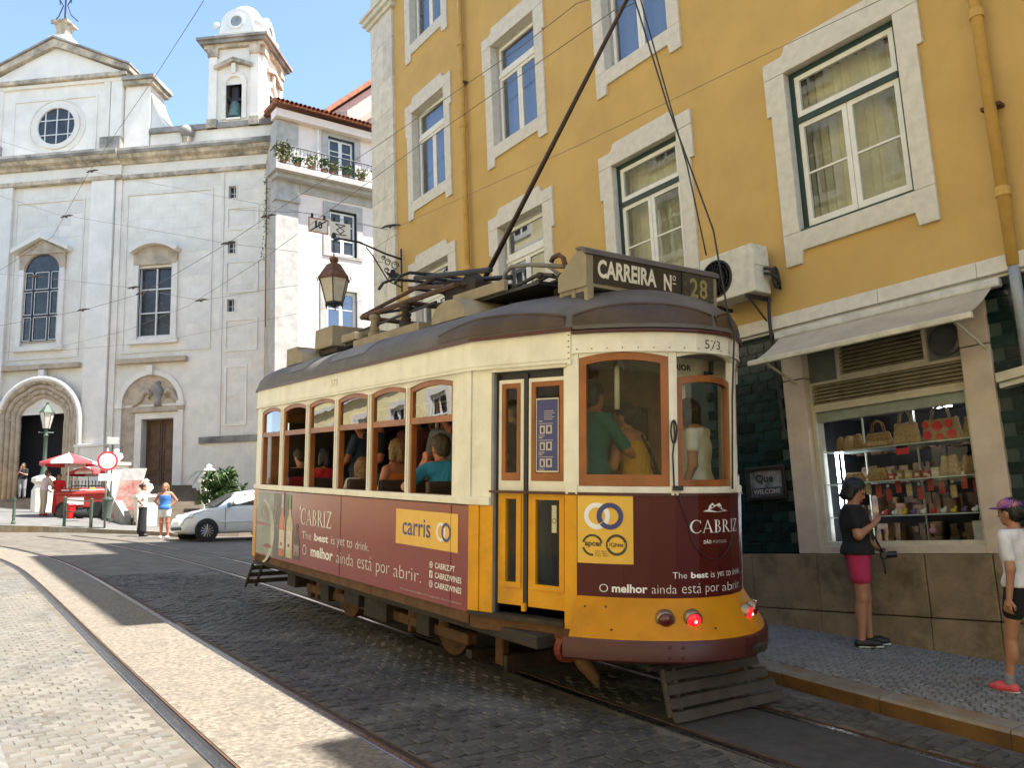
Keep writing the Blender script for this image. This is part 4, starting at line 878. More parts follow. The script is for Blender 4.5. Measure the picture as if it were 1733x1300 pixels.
dring(1.326, 1.288, .078, .020, P2, M_GREENK, ep, name='seal_print'); decal(R_(1.262, 1.39, 1.266, 1.308), P2 + .0006, M_PYEL, ep); text_fit('IQNet', (1.275, 1.378, 1.270, 1.304), SM(P3), M_GREENK, ep, bold=.02)
for k in range(3): text_fit('ISO 9001', (1.17, 1.255 + .01 * k, 1.235 - .016 * k, 1.244 - .016 * k), SM(P2), M_GREENK, ep)
decal([(1.97, 1.535), (2.02, 1.548), (2.03, 1.575), (2.06, 1.598), (2.085, 1.580), (2.10, 1.585), (2.13, 1.597), (2.155, 1.58), (2.165, 1.552), (2.23, 1.535), (2.10, 1.528)], P1, M_WHITE, ep, 'emblem_print')
for x in (2.105, 2.125, 2.143): decal(R_(x, x + .009, 1.553, 1.572), P2, M_MAROONE, ep, 'emblem_print')
decal(R_(2.05, 2.068, 1.565, 1.58), P2, M_MAROONE, ep, 'emblem_print')
serif_word('CABRIZ', (1.862, 2.40, 1.378, 1.472), SM(P1), M_WHITE, ep)
text_fit('DÃO', (1.975, 2.045, 1.298, 1.330), SM(P1), M_WHITE, ep, bold=.02); text_fit('PORTUGAL', (2.06, 2.215, 1.300, 1.322), SM(P1), M_GREYP, ep)
line([('The', 1.726, 1.835, 0, .045, -.01), ('best', 1.865, 2.01, 0, .045, .03), ('is', 2.035, 2.07, 0, .045, -.01), ('yet', 2.095, 2.175, -.012, .042, -.01), ('to', 2.20, 2.255, 0, .042, -.01), ('drink.', 2.275, 2.44, 0, .045, -.01)], 1.052, 1.1, P1, M_WHITE, ep)
line([('O', 1.198, 1.262, 0, .058, -.015), ('melhor', 1.29, 1.545, 0, .062, .03), ('ainda', 1.575, 1.755, 0, .062, -.015), ('está', 1.795, 1.945, 0, .07, -.015), ('por', 1.985, 2.11, -.018, .048, -.015), ('abrir.', 2.15, 2.445, 0, .062, -.015)], .945, 1.01, P1, M_WHITE, ep)
A = [math.radians(185 + 170 * k / 24) for k in range(25)]
MB().tube([TS(1.775, 1.66, .04), TS(1.81, 1.55, .035), TS(1.85, 1.44, .03)] + [TS(2.07 + .215 * math.cos(a), 1.42 + .235 * math.sin(a), .026) for a in A], .004, 5).build('hanging_cable', M_IRON, tram, smooth=True)
# -- running gear
def uw(name, w0, w1, l0, l1, u0, u1, m=M_UNDER, bevel=.01): return TBd(MB().box(w0, w1, l0, l1, u0, u1), name, m, bevel=bevel)
uw('underframe', .12, 2.26, 1.3, 8.1, .50, .60)
for w in (.38, 1.90):
    uw('truck_beam', w, w + .1, 2.7, 6.7, .26, .36, M_UNDER2)
    for l in (3.45, 5.95):
        uw('axle_box', w - .06, w + .12, l - .13, l + .13, .24, .46, M_UNDER)
        for dl in (-.28, .28): TBd(MB().tube([(w + .03, l + dl, .36), (w + .03, l + dl, .52)], .06, 10), 'spring', M_UNDER2)
        uw('spring_hanger', w, w + .08, l + .36, l + .42, .2, .58, M_UNDER2)
for l in (3.45, 5.95):
    for w in (.66, 1.66):
        wh = empty('wheel', parent=tram)
        MB().lathe([(.0, 0), (.10, 0), (.12, .02), (.27, .03), (.33, .0), (.33, .09), (.0, .09)], (w, l, .345), 28, axis='x').build('tyre', M_UNDER2, wh, auto=40)
        MB().lathe([(.0, -.05), (.06, -.05), (.06, .02)], (w, l, .345), 14, axis='x').build('hub', M_UNDER, wh)
    TBd(MB().tube([(.4, l, .345), (2.0, l, .345)], .05, 8), 'axle', M_UNDER)
    uw('motor', .8, 1.6, l - .55 if l > 5 else l + .1, l - .1 if l > 5 else l + .55, .18, .5)
for l0, l1, u0 in ((6.9, 7.2, .28), (4.2, 4.75, .24), (4.9, 5.3, .3)): uw('equipment_case', .3, .7, l0, l1, u0, .52)
for l in (2.32, 6.85): uw('guard_post', .5, .57, l, l + .12, .14, .55, M_UNDER2)
uw('life_guard', .5, 1.9, 2.25, 2.31, .10, .24); uw('brake_shoe_beam', .45, 1.95, 2.75, 2.85, .12, .2)
TBd(MB().lathe([(.0, -.02), (.10, -.02), (.11, .04), (.05, .07), (.0, .07)], (.36, 1.22, .50), 16, axis='y'), 'marker_disc', mat('red_orange_disc', (.22, .035, .015), .5))
TBd(MB().tube([(.42, 1.25, .50), (.46, 1.15, .38), (.52, 1.1, .28), (.53, 1.08, .22)], [.05, .06, .04, .015], 8), 'brake_hose', M_UNDER2, smooth=True)
TBd(MB().tube([(.8, 1.5, .45), (.8, .62, .43)], .03, 8), 'guard_arm', M_UNDER); TBd(MB().tube([(1.7, 1.5, .45), (1.7, .62, .43)], .03, 8), 'guard_arm', M_UNDER)
M_CATCH = mat('brown_grey_slat', (.062, .052, .044), .7, var=.2, scale=6)
cc = empty('cow_catcher', parent=tram)
for k in range(4):
    u = .40 - k * .088; w0 = .74; w1 = 1.74 + k * .06; l = .60 - k * .032
    mb = MB(); i = mb.pts([(w0, l, u), (w1, l, u), (w1, l - .028, u - .062), (w0, l - .028, u - .062), (w0, l + .03, u), (w1, l + .03, u), (w1, l + .002, u - .062), (w0, l + .002, u - .062)])
    for q in ((0, 1, 2, 3), (4, 7, 6, 5), (0, 4, 5, 1), (3, 2, 6, 7), (0, 3, 7, 4), (1, 5, 6, 2)): mb.f.append([i + t for t in q])
    mb.build('slat', M_CATCH, cc)
for w in (.745, .85, 1.60): MB().tube([(w, .63, .43), (w, .545, .10)], .022, 6).build('bracket', M_CATCH, cc)
MB().tube([(.6, .62, .435), (1.85, .62, .435)], .022, 8).build('rail', M_UNDER, cc)
f2 = empty('cow_catcher', parent=tram)
for k in range(3): MB().box(.2 - .02 * k, 2.0, 8.42 + .03 * k, 8.45 + .03 * k, .36 - .1 * k, .42 - .1 * k).build('slat', M_CATCH, f2)
for w in (.2, .35): MB().tube([(w, 8.35, .46), (w - .05, 8.52, .12)], .022, 6).build('bracket', M_CATCH, f2)
# -- saloon
M_FLOORT = mat('saloon_floor', (.10, .07, .05), .7); M_INW = mat('varnished_panelling', (.26, .12, .05), .5, var=.2); M_CEIL = mat('cream_ceiling', (.60, .56, .45), .6)
inner = [(w, l) for w, l in [PS(s, -.07) for s in ext]]
mb = MB(); i = mb.pts([(w, l, .84) for w, l in inner]); mb.f.append(list(range(i, i + len(inner)))); TBd(mb, 'saloon_floor', M_FLOORT)
mb = MB(); i = mb.pts([(w, l, 2.80) for w, l in inner]); mb.f.append(list(range(i, i + len(inner)))[::-1]); TBd(mb, 'saloon_ceiling', M_CEIL, fix=False)
M_SEAT = mat('red_leather', (.28, .02, .02), .45); M_SEATB = mat('dark_seat_back', (.06, .04, .035), .5)
for w0, w1 in ((.12, .86), (1.52, 2.26)):
    for l in (2.35, 3.08, 4.1, 4.9, 5.93, 6.8):
        st = empty('bench_seat', parent=tram)
        MB().box(w0, w1, l, l + .42, 1.20, 1.27).build('seat', M_SEAT, st, bevel=.02); MB().box(w0, w1, l - .06, l, 1.2, 1.72).build('backrest', M_SEATB if l != 6.8 else M_SEAT, st, bevel=.02); MB().box(w0 + .1, w1 - .1, l + .1, l + .3, .85, 1.2).build('pedestal', M_IRON, st)
TBd(MB().box(.10, .80, 7.45, 7.5, .85, 1.70), 'driver_screen', M_INW); 
def bulkhead(l):
    mb = MB()
    for w0, w1, u0, u1 in ((.08, .25, .84, 2.8), (2.13, 2.3, .84, 2.8), (.25, 2.13, 2.45, 2.8), (.25, .7, .84, 1.6), (1.68, 2.13, .84, 1.6)): mb.box(w0, w1, l, l + .04, u0, u1)
    TBd(mb, 'bulkhead', M_INW)
bulkhead(7.35); bulkhead(2.16)
for w in (.75, 1.63):
    TBd(MB().tube([(w, 2.2, 2.55), (w, 7.3, 2.55)], .016, 8), 'grab_rail', M_CHROME); TBd(MB().tube([(w, 2.4, .85), (w, 2.4, 2.75)], .016, 8), 'grab_pole', M_CHROME)
sgn = TBd(MB().box(1.12, 1.9, .87, .885, 2.565, 2.74), 'inner_sign', M_CEIL)
text_fit('RIOR', (1.16, 1.345, 2.635, 2.685), lambda a, b: (a, .868, b), M_BLACKP, sgn, bold=.03)
TBd(MB().tube([(.62, .95, 2.3), (.62, .95, 2.62), (.7, 1.0, 2.66), (.9, 1.2, 2.66)], .02, 8), 'grab_pole', M_CEIL, smooth=True)
TBd(MB().tube([(1.42, .78, 2.56), (1.42, .78, 2.62), (1.48, .78, 2.62), (1.48, .78, 2.72)], .02, 6), 'brake_lever', M_IRON)
M_DARKSHEET = mat('dark_sheet', (.045, .03, .022), .8)  # dark sheets added over the far and end openings to dim the saloon
for q, (l0, l1) in enumerate(WL):
    if q != 2: TBd(MB().box(2.285, 2.295, l1, l0, 1.61, 2.6), 'far_dark_sheet', M_DARKSHEET)
TBd(MB().box(.3, 2.1, 7.3, 7.32, 1.6, 2.45), 'end_dark_sheet', M_DARKSHEET)
# ---------------------------------------------------------------- church at the head of the street
CN = Vector((-.66, -.75, 0)).normalized(); CE = Vector((-.75, .66, 0)).normalized(); CP = Vector((9.693, 41.893, 0))
CH = lambda s, z, d: tuple(CP + CE * s + CN * d + Vector((0, 0, z)))
M_CH = mat('church_limestone', (.83, .77, .67), .85, var=.07, scale=1.3, bump=.004, bscale=9, streak=.1, dirt=(.64, .59, .51), dscale=.5, dlo=.5, dhi=.75)
M_CH2 = mat('church_ashlar', (.82, .77, .69), .85, rand=.07, var=.06, scale=1.1, bump=.003, bscale=9, streak=.08, dirt=(.68, .62, .54), dscale=.6)
M_CHW = mat('warm_carved_stone', (.52, .42, .31), .85, var=.15, scale=2.5, bump=.01, bscale=12, dirt=(.28, .21, .15), dscale=1.6)
M_CORN = mat('weathered_cornice', (.66, .55, .41), .9, var=.2, scale=1.5, bump=.01, bscale=10, streak=.6, dirt=(.15, .14, .12), dscale=1.4, dlo=.45, dhi=.65)
M_LICH = mat('blackened_stone', (.33, .31, .28), .9, var=.3, scale=1.2, bump=.01, bscale=10, streak=.4)
M_WHITEW = mat('whitewash', (.70, .70, .68), .8, var=.04)
M_DOOR = mat('brown_door_wood', (.14, .075, .04), .6, var=.2, scale=3, streak=.4)
M_LEAD = mat('dark_leaded_glass', (.045, .05, .055), .25, var=.3, scale=2, spec=.6)
ch = empty('church', tuple(CP + Vector((0, 0, 2.3))), 0, 'pale stone baroque church with pediment, oculus and bell tower', 'church')
holes = [(4.62, 6.98, 2.2, 6.35), (-.80, .80, 2.2, 5.85), (5.27, 7.15, 9.95, 13.6), (-.55, 1.15, 9.92, 13.37)] + [(-3.72, -3.34, z - .32, z + .32) for z in (17.0, 14.15, 11.19)]
B(MB(CH).wall(-9.5, 12, -.5, 19.5, holes, 0), 'wall', M_CH, ch)
mb = MB(CH); mb.box(-9.5, 12, -.5, 19.4, -14, -1.2); B(mb, 'nave_core', M_DARK, ch)
# big pilasters, frieze and cornice
for a, b in ((2.55, 3.75), (7.95, 9.1)):
    B(MB(CH).box(a, b, 4.75, 18.1, -.1, .22), 'pilaster', M_CH2, ch, bevel=.02); B(MB(CH).box(a - .15, b + .1, 2.0, 4.6, -.1, .42), 'pilaster_plinth', M_CH, ch, bevel=.02); B(MB(CH).box(a - .18, b + .13, 4.6, 4.75, -.1, .47), 'plinth_moulding', M_CH2, ch, bevel=.02)
B(MB(CH).box(2.2, 2.5, 2.0, 18.1, -.1, .10), 'pilaster_return', M_CH, ch)
B(MB(CH).box(-3.12, -2.98, 2.0, 19.0, -.1, .05), 'quoin_strip', M_CH2, ch)
for a, b, d in ((-9.5, 2.18, 0), (2.18, 9.3, .14), (9.31, 12, 0)):
    B(MB(CH).box(a, b, 18.1, 18.3, -.1, .16 + d), 'architrave', M_CORN, ch); B(MB(CH).box(a, b, 18.3, 18.85, -.1, .1 + d), 'frieze', M_CH2, ch)
    B(MB(lambda z, dd, s: CH(s, z, dd)).prism([(18.85, -.1), (18.85, .22 + d), (18.97, .30 + d), (19.05, .52 + d), (19.17, .58 + d), (19.22, .62 + d), (19.22, -.1)], a, b), 'cornice', M_CORN, ch)
    B(MB(lambda z, dd, s: CH(s, z, dd)).prism([(19.225, -.1), (19.225, .66 + d), (19.36, .72 + d), (19.50, .70 + d), (19.55, -.1)], a, b), 'cornice_top', M_LICH, ch)
# blind panels on the bays
for a, b, z0, z1 in ((4.15, 7.85, 9.1, 17.3), (-2.55, 1.95, 9.1, 17.3), (-4.9, -3.25, 15.0, 16.2), (-4.9, -3.25, 11.8, 13.4), (-4.9, -3.25, 8.9, 10.5), (-4.4, -3.3, 5.3, 8.2)):
    B(MB(CH).rframe(a, b, z0, z1, .09, .0, .055), 'panel_moulding', M_CH2, ch)
# ashlar courses: thin raised stones over the bays
am = MB(lambda s, z, d: tuple(CE * s + CN * d + Vector((0, 0, z)))).box(-.615, .615, -.30, .30, -.03, .012).mesh('ashlar_block', M_CH2)
nA = 0
for (a, b, z0, z1) in ((-2.5, 1.9, 9.2, 17.3), (4.25, 7.75, 9.2, 17.3), (-5.3, -3.15, 4.9, 18.0), (3.8, 7.9, 17.4, 18.05), (-2.9, 2.1, 17.4, 18.05)):
    r = 0; z = z0 + .31
    while z + .30 < z1:
        x = a + .62 - (.6 if r % 2 else 0)
        while x < b + .2:
            x0, x1 = x - .615, x + .615
            bad = x0 < a - .02 or x1 > b + .02 or any(h[0] - .35 < x1 and x0 < h[1] + .35 and h[2] - .55 < z + .3 and z - .3 < h[3] + 1.6 for h in holes[2:4]) or any(h[0] - .1 < x1 and x0 < h[1] + .1 and h[2] - .1 < z + .3 and z - .3 < h[3] + .1 for h in holes[4:])
            if not bad and nA < 290:
                o = link('ashlar_block', am, None, tuple(CP + CE * x + CN * random.uniform(-.004, .004) + Vector((0, 0, z)))); put(o, ch); nA += 1
            x += 1.24
        z += .61; r += 1
# upper gable storey
B(MB(CH).wall(2.35, 9.85, 19.5, 23.55, [], .05), 'gable_wall', M_CH2, ch); B(MB(CH).box(2.35, 9.85, 19.5, 23.6, -1.5, .04), 'gable_core', M_CH, ch)
for a, b in ((2.36, 2.95), (3.0, 3.35), (8.85, 9.2), (9.25, 9.84)): B(MB(CH).box(a, b, 20.4, 23.5, .05, .16), 'gable_pilaster', M_CH2, ch); B(MB(CH).box(a - .05, b + .05, 19.56, 20.4, .05, .28), 'gable_plinth', M_LICH, ch)
B(MB(CH).rframe(3.7, 8.3, 19.75, 22.9, .12, .05, .11), 'panel_moulding', M_CH2, ch)
B(MB(CH).box(2.2, 10.0, 23.5, 23.68, -1, .2), 'gable_architrave', M_CH2, ch); B(MB(CH).box(2.05, 10.15, 23.7, 23.9, -1, .38), 'gable_cornice', M_CORN, ch)
B(MB(CH).prism([(2.1, 23.9), (10.1, 23.9), (6.1, 25.75)], -1.2, .1), 'tympanum', M_CH2, ch)
for sg in (1, -1):
    q = lambda x: 6.1 + sg * x
    B(MB(CH).prism([(q(4.2), 23.92), (q(4.2), 24.2), (q(0.0), 26.12), (q(0), 25.7)], -1.2, .36), 'raking_cornice', M_CORN, ch); B(MB(CH).prism([(q(4.25), 24.21), (q(4.25), 24.3), (q(0.0), 26.24), (q(0), 26.13)], -1.2, .46), 'raking_capping', M_LICH, ch)
B(MB(CH).box(5.55, 6.6, 26.0, 26.5, -.9, .1), 'apex_pedestal', M_CH2, ch); B(MB(lambda x, y, z: CH(6.08 + x, z, -.4 + y)).lathe([(.42, 26.5), (.36, 26.9), (.46, 27.2), (.66, 27.3), (.66, 27.42), (.3, 27.5)], (0, 0, 0), 4, a0=math.pi / 4), 'apex_cap', M_CORN, ch)
cr = MB().tube([CH(6.08, 27.4, -.4), CH(6.08, 30.6, -.4)], .045, 6); cr.tube([CH(5.5, 29.6, -.4), CH(6.66, 29.6, -.4)], .04, 6)
for sg in (1, -1):
    cr.tube([CH(6.08 + sg * .75, 27.5, -.4), CH(6.08 + sg * .35, 27.9, -.4), CH(6.08 + sg * .12, 28.5, -.4), CH(6.08 + sg * .35, 28.9, -.4), CH(6.08 + sg * .3, 28.6, -.4)], .03, 5)
B(cr, 'iron_cross', M_IRON, ch)
# oculus
def cring(cx, cz, r0, r1, d0, d1, name, m, a0=0, a1=360, n=32):
    mb = MB(); rows = [[CH(cx + r * math.cos(math.radians(a0 + (a1 - a0) * k / n)), cz + r * math.sin(math.radians(a0 + (a1 - a0) * k / n)), d) for k in range(n + 1)] for r, d in ((r1, d0), (r1, d1), (r0, d1), (r0, d0))]
    mb.grid(rows + [rows[0]]); return B(mb, name, m, ch, fix=True)
cring(5.86, 21.3, 1.0, 1.26, .05, .16, 'oculus_ring', M_CH2); cring(5.86, 21.3, 1.45, 1.55, .05, .10, 'oculus_moulding', M_CH2)
mb = MB(CH); i = mb.pts([(5.86 + 1.0 * math.cos(2 * math.pi * k / 32), 21.3 + 1.0 * math.sin(2 * math.pi * k / 32), .065) for k in range(32)]); mb.f.append(list(range(i, i + 32))); B(mb, 'oculus_pane', M_LEAD, ch)
for k in (-.62, 0, .62):
    h = math.sqrt(1 - k * k); B(MB(CH).box(5.86 + k - .025, 5.86 + k + .025, 21.3 - h, 21.3 + h, .066, .1), 'oculus_bar', M_WHITEW, ch)
for k in (-.45, .35):
    h = math.sqrt(1 - k * k); B(MB(CH).box(5.86 - h, 5.86 + h, 21.3 + k - .025, 21.3 + k + .025, .066, .095), 'oculus_bar', M_WHITEW, ch)
# corner block, scroll, ball, parapet
B(MB(CH).box(.95, 2.3, 19.5, 23.2, -1.4, -.05), 'corner_block', M_CH2, ch); B(MB(CH).box(.72, 2.32, 23.2, 23.42, -1.6, .2), 'block_cornice', M_CORN, ch); B(MB(CH).box(.62, 2.33, 23.43, 23.65, -1.7, .32), 'block_capping', M_LICH, ch)
P = [(.95, 19.6), (.95, 22.75)] + [(.95 - 1.75 * (k / 12), 22.75 - 2.55 * math.sin(math.pi / 2 * k / 12) ** .8) for k in range(1, 13)] + [(-.85, 19.6)]
B(MB(CH).prism(P, -1.4, -.2), 'scroll_wall', M_WHITEW, ch)
for k in range(2, len(P) - 2):
    a, b = P[k - 1], P[k]
    B(MB(CH).prism([(a[0], a[1] + .005), (b[0], b[1] + .005), (b[0], b[1] + .16), (a[0], a[1] + .16)], -1.45, -.08), 'scroll_coping', M_CH2, ch)
mb = MB(lambda x, y, z: CH(-1.15 + x, z, .1 + y)).ball((0, 0, 20.35), (.36, .36, .38), 14, 10); B(mb, 'stone_ball', M_LICH, ch, smooth=True); B(MB(lambda x, y, z: CH(-1.15 + x, z, .1 + y)).lathe([(.3, 19.5), (.2, 19.7), (.26, 20.05)], (0, 0, 0), 12), 'ball_pedestal', M_CORN, ch)
B(MB(CH).box(-9.4, .9, 19.5, 20.5, -1.0, -.1), 'parapet', M_CH, ch); B(MB(CH).box(-9.4, .92, 20.5, 20.78, -1.1, .05), 'parapet_coping', M_LICH, ch)
# bell tower
TT = lambda s, z, d: CH(s - .0, z, d)
bt = empty('bell_tower', parent=ch); bt.matrix_parent_inverse = under(ch)
def tface(T):
    w = 2.75
    MB(T).wall(0, w, 20.5, 25.0, [(.95, 1.8, 21.0, 22.85)], 0).build('tower_wall', M_CH2, bt)
    mb = MB(T); n = 12; arc = [(1.375 + .425 * math.cos(math.pi * k / n), 22.85 + .425 * math.sin(math.pi * k / n)) for k in range(n + 1)]
    # arched head of the opening, sitting on the straight part
    mb.ring([(.95, 22.85), (.95, 23.35), (1.8, 23.35), (1.8, 22.85)], [(.951, 22.851), (.951, 23.349), (1.799, 23.349), (1.799, 22.851)], 0, .001)
    mb.prism([(.93, 22.84), (.93, 23.5), (1.82, 23.5), (1.82, 22.84)] + arc, -.02, .03).build('arch_head', M_CH2, bt)
    for a in (.72, 1.8): MB(T).box(a, a + .23, 20.95, 22.85, 0, .1).build('opening_jamb', M_CH, bt)
    mb = MB(T); arc2 = [(1.375 + .66 * math.cos(math.pi * k / n), 22.85 + .66 * math.sin(math.pi * k / n)) for k in range(n + 1)]
    mb.prism(arc2 + arc[::-1], 0.03, .12).build('arch_moulding', M_CH, bt)
    for sg in (1, -1): MB(T).prism([(1.375 + sg * 1.0, 23.65), (1.375 + sg * 1.0, 23.85), (1.375, 24.25), (1.375, 24.03)], .0, .28).build('hood', M_CORN, bt)
    MB(T).box(1.27, 1.48, 23.4, 23.95, .1, .2).build('keystone', M_CH, bt)
    for a in (.06, 2.27): MB(T).box(a, a + .42, 20.95, 24.4, 0, .14).build('tower_pilaster', M_CH2, bt); MB(T).box(a - .05, a + .47, 20.5, 20.95, 0, .22).build('pilaster_base', M_CORN, bt); MB(T).box(a - .06, a + .48, 24.4, 24.85, 0, .22).build('pilaster_capital', M_CORN, bt)
    MB(T).box(1.0, 1.75, 20.9, 21.0, -.3, .12).build('opening_sill', M_CH, bt)
tface(lambda a, z, d: CH(-2.12 - a, z, -.1 + d))
RT = lambda a, z, d: tuple(Vector(CH(-4.87, z, -.1)) - CN * a - CE * d)
tface(RT)
MB(CH).box(-4.86, -2.13, 20.5, 25.0, -2.8, -2.7).build('tower_wall', M_CH, bt); MB(CH).box(-2.14, -2.13, 20.5, 25.0, -2.8, -.11).build('tower_wall', M_CH, bt)
for z0, z1, g, m in ((24.86, 25.05, .2, M_CORN), (25.05, 25.22, .38, M_LICH), (25.22, 25.36, .5, M_LICH)): MB(CH).box(-4.87 - g, -2.12 + g, z0, z1, -2.85 - g, -.1 + g).build('tower_cornice', m, bt)
MB(CH).box(-4.7, -2.3, 25.36, 25.85, -2.7, -.25).build('dome_base', M_WHITEW, bt)
mb = MB(lambda x, y, z: CH(-3.5 + x, z, -1.48 + y)); mb.lathe([(1.28, 25.85), (1.26, 26.3), (1.15, 26.8), (1.0, 27.2), (.75, 27.6), (.45, 27.9), (.0, 28.1)], (0, 0, 0), 8, a0=math.pi / 8).build('dome', M_WHITEW, bt)
for T in (lambda a, z, d: CH(-2.12 - a, z, -.25 + d), lambda a, z, d: tuple(Vector(CH(-4.72, z, -.1)) - CN * a - CE * d)):
    arc = [(1.375 + .85 * math.cos(math.pi * k / 12), 26.25 + .95 * math.sin(math.pi * k / 12)) for k in range(13)]
    MB(T).prism([(2.3, 25.85)] + arc + [(.45, 25.85)], -.9, .05).build('lucarne', M_WHITEW, bt)
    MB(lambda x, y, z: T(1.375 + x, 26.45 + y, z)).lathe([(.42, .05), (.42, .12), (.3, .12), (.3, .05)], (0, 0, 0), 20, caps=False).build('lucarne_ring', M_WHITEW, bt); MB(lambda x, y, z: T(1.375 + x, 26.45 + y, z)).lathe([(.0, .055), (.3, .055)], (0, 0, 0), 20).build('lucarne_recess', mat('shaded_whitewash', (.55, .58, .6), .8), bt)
    for a in (.28, 2.47): MB(lambda x, y, z: T(a + x, 26.35 + y, z)).ball((0, 0, 0), (.2, .2, .12), 10, 6).build('volute', M_WHITEW, bt, smooth=True)
B(MB(lambda x, y, z: CH(-3.42 + x, z, -.42 + y)).lathe([(.41, 21.15), (.39, 21.24), (.31, 21.5), (.26, 21.8), (.21, 22.0), (.1, 22.1), (.0, 22.11)], (0, 0, 0), 18), 'bell', mat('green_bronze', (.16, .24, .21), .5, metal=.3, var=.2), ch, auto=40)
mb = MB(CH); mb.box(-3.85, -3.0, 22.06, 22.22, -.52, -.32); mb.box(-3.6, -3.24, 22.2, 22.9, -.5, -.34); B(mb, 'bell_yoke', M_IRON, ch)
B(MB(CH).box(-4.8, -2.2, 20.5, 24.9, -2.69, -2.6), 'belfry_back', M_DARK, ch)
# windows
def cframe(x0, x1, z0, z1, arched, nx, rowsz):
    w = empty('window', parent=ch); w.matrix_parent_inverse = under(ch)
    r = (x1 - x0) / 2; cx = (x0 + x1) / 2
    arc = [(cx + r * math.cos(math.pi * k / 16), z1 + r * .95 * math.sin(math.pi * k / 16)) for k in range(17)] if arched else [(x1, z1), (x0, z1)]
    mb = MB(CH); P = [(x0, z0), (x1, z0)] + arc; i = mb.pts([(a, b, -.22 if not arched else .005) for a, b in P]); mb.f.append(list(range(i, i + len(P)))); mb.build('pane', M_LEAD, w)
    if arched: pass
    d0, d1 = (-.2, -.1) if not arched else (.01, .07)
    for k in range(1, nx): x = x0 + (x1 - x0) * ((.27, .73)[k - 1] if nx == 3 else k / nx); MB(CH).box(x - .035, x + .035, z0, z1, d0, d1).build('mullion', M_WHITEW if nx == 2 else M_IRON, w)
    for z in rowsz: MB(CH).box(x0, x1, z - .03, z + .03, d0, d1 - .01).build('glazing_bar', M_WHITEW if nx == 2 else M_IRON, w)
    MB(CH).ring(P, [(cx + (a - cx) * .95, z0 + .05 + (b - z0) * .985) for a, b in P], d0, d1 + .01).build('frame', M_WHITEW if nx == 2 else M_CHW, w)
    if nx == 3:
        for c0, c1 in ((x0 + .06, x0 + .47), (x0 + .57, x1 - .57), (x1 - .47, x1 - .06)):
            for za, zb in ((z0 + .1, z0 + 1.3), (z0 + 1.4, z0 + 2.6), (z0 + 2.7, z1 - .05)): MB(CH).rframe(c0, c1, za, zb, .035, d1 - .03, d1 - .02).build('glazing_lead', M_WHITEW, w)
cframe(5.27, 7.15, 9.95, 13.6, True, 3, (12.6, 11.3)); cframe(-.55, 1.15, 9.92, 13.37, False, 2, (12.3, 11.1))
for a, b, z0, z1 in ((5.0, 5.27, 9.75, 13.7), (7.15, 7.42, 9.75, 13.7), (-.85, -.55, 9.7, 13.6), (1.15, 1.45, 9.7, 13.6)): B(MB(CH).box(a, b, z0, z1, 0, .14), 'window_jamb', M_CH2, ch, bevel=.015)
for a, b in ((4.9, 7.5), (-.95, 1.55)): B(MB(CH).box(a, b, 9.5, 9.75, 0, .22), 'window_sill', M_CH2, ch, bevel=.015)
arcA = [(6.21 + .94 * math.cos(math.pi * k / 16), 13.6 + .90 * math.sin(math.pi * k / 16)) for k in range(17)]
B(MB(CH).prism(arcA + [(5.0, 13.6), (5.0, 14.5), (7.42, 14.5), (7.42, 13.6)], .0, .13), 'arch_spandrel', M_CHW, ch)
for sg in (1, -1): B(MB(CH).prism([(6.21 + sg * 1.5, 14.5), (6.21 + sg * 1.5, 14.72), (6.21, 15.5), (6.21, 15.22)], 0, .45), 'window_hood', M_CH2, ch)
B(MB(CH).prism([(4.95, 14.45), (7.47, 14.45), (6.21, 15.2)], 0, .2), 'hood_tympanum', M_CHW, ch)
seg = lambda r, a: (.30 + r * math.sin(a), 12.75 + r * math.cos(a))
B(MB(CH).prism([seg(1.95, -.72 + 1.44 * k / 14) for k in range(15)] + [seg(1.72, .72 - 1.44 * k / 14) for k in range(15)], 0, .5), 'window_hood', M_CH2, ch)
B(MB(CH).prism([seg(1.71, -.72 + 1.44 * k / 14) for k in range(15)] + [(1.4, 13.5), (-.8, 13.5)], 0, .15), 'hood_tympanum', M_CHW, ch)
for zc in (17.0, 14.15, 11.19):
    w = empty('small_window', parent=ch); w.matrix_parent_inverse = under(ch); MB(CH).box(-3.72, -3.34, zc - .32, zc + .32, -.3, -.25).build('pane', M_LEAD, w); MB(CH).box(-3.545, -3.515, zc - .32, zc + .32, -.25, -.2).build('mullion', M_WHITEW, w); MB(CH).box(-3.72, -3.34, zc - .015, zc + .015, -.25, -.2).build('glazing_bar', M_WHITEW, w)
    MB(CH).rframe(-3.78, -3.28, zc - .38, zc + .38, .06, -.3, .03).build('surround', M_CH2, w)
B(MB(CH).box(-3.9, -3.1, -1, 19, -1.15, -.5), 'dark_room', M_DARK, ch)
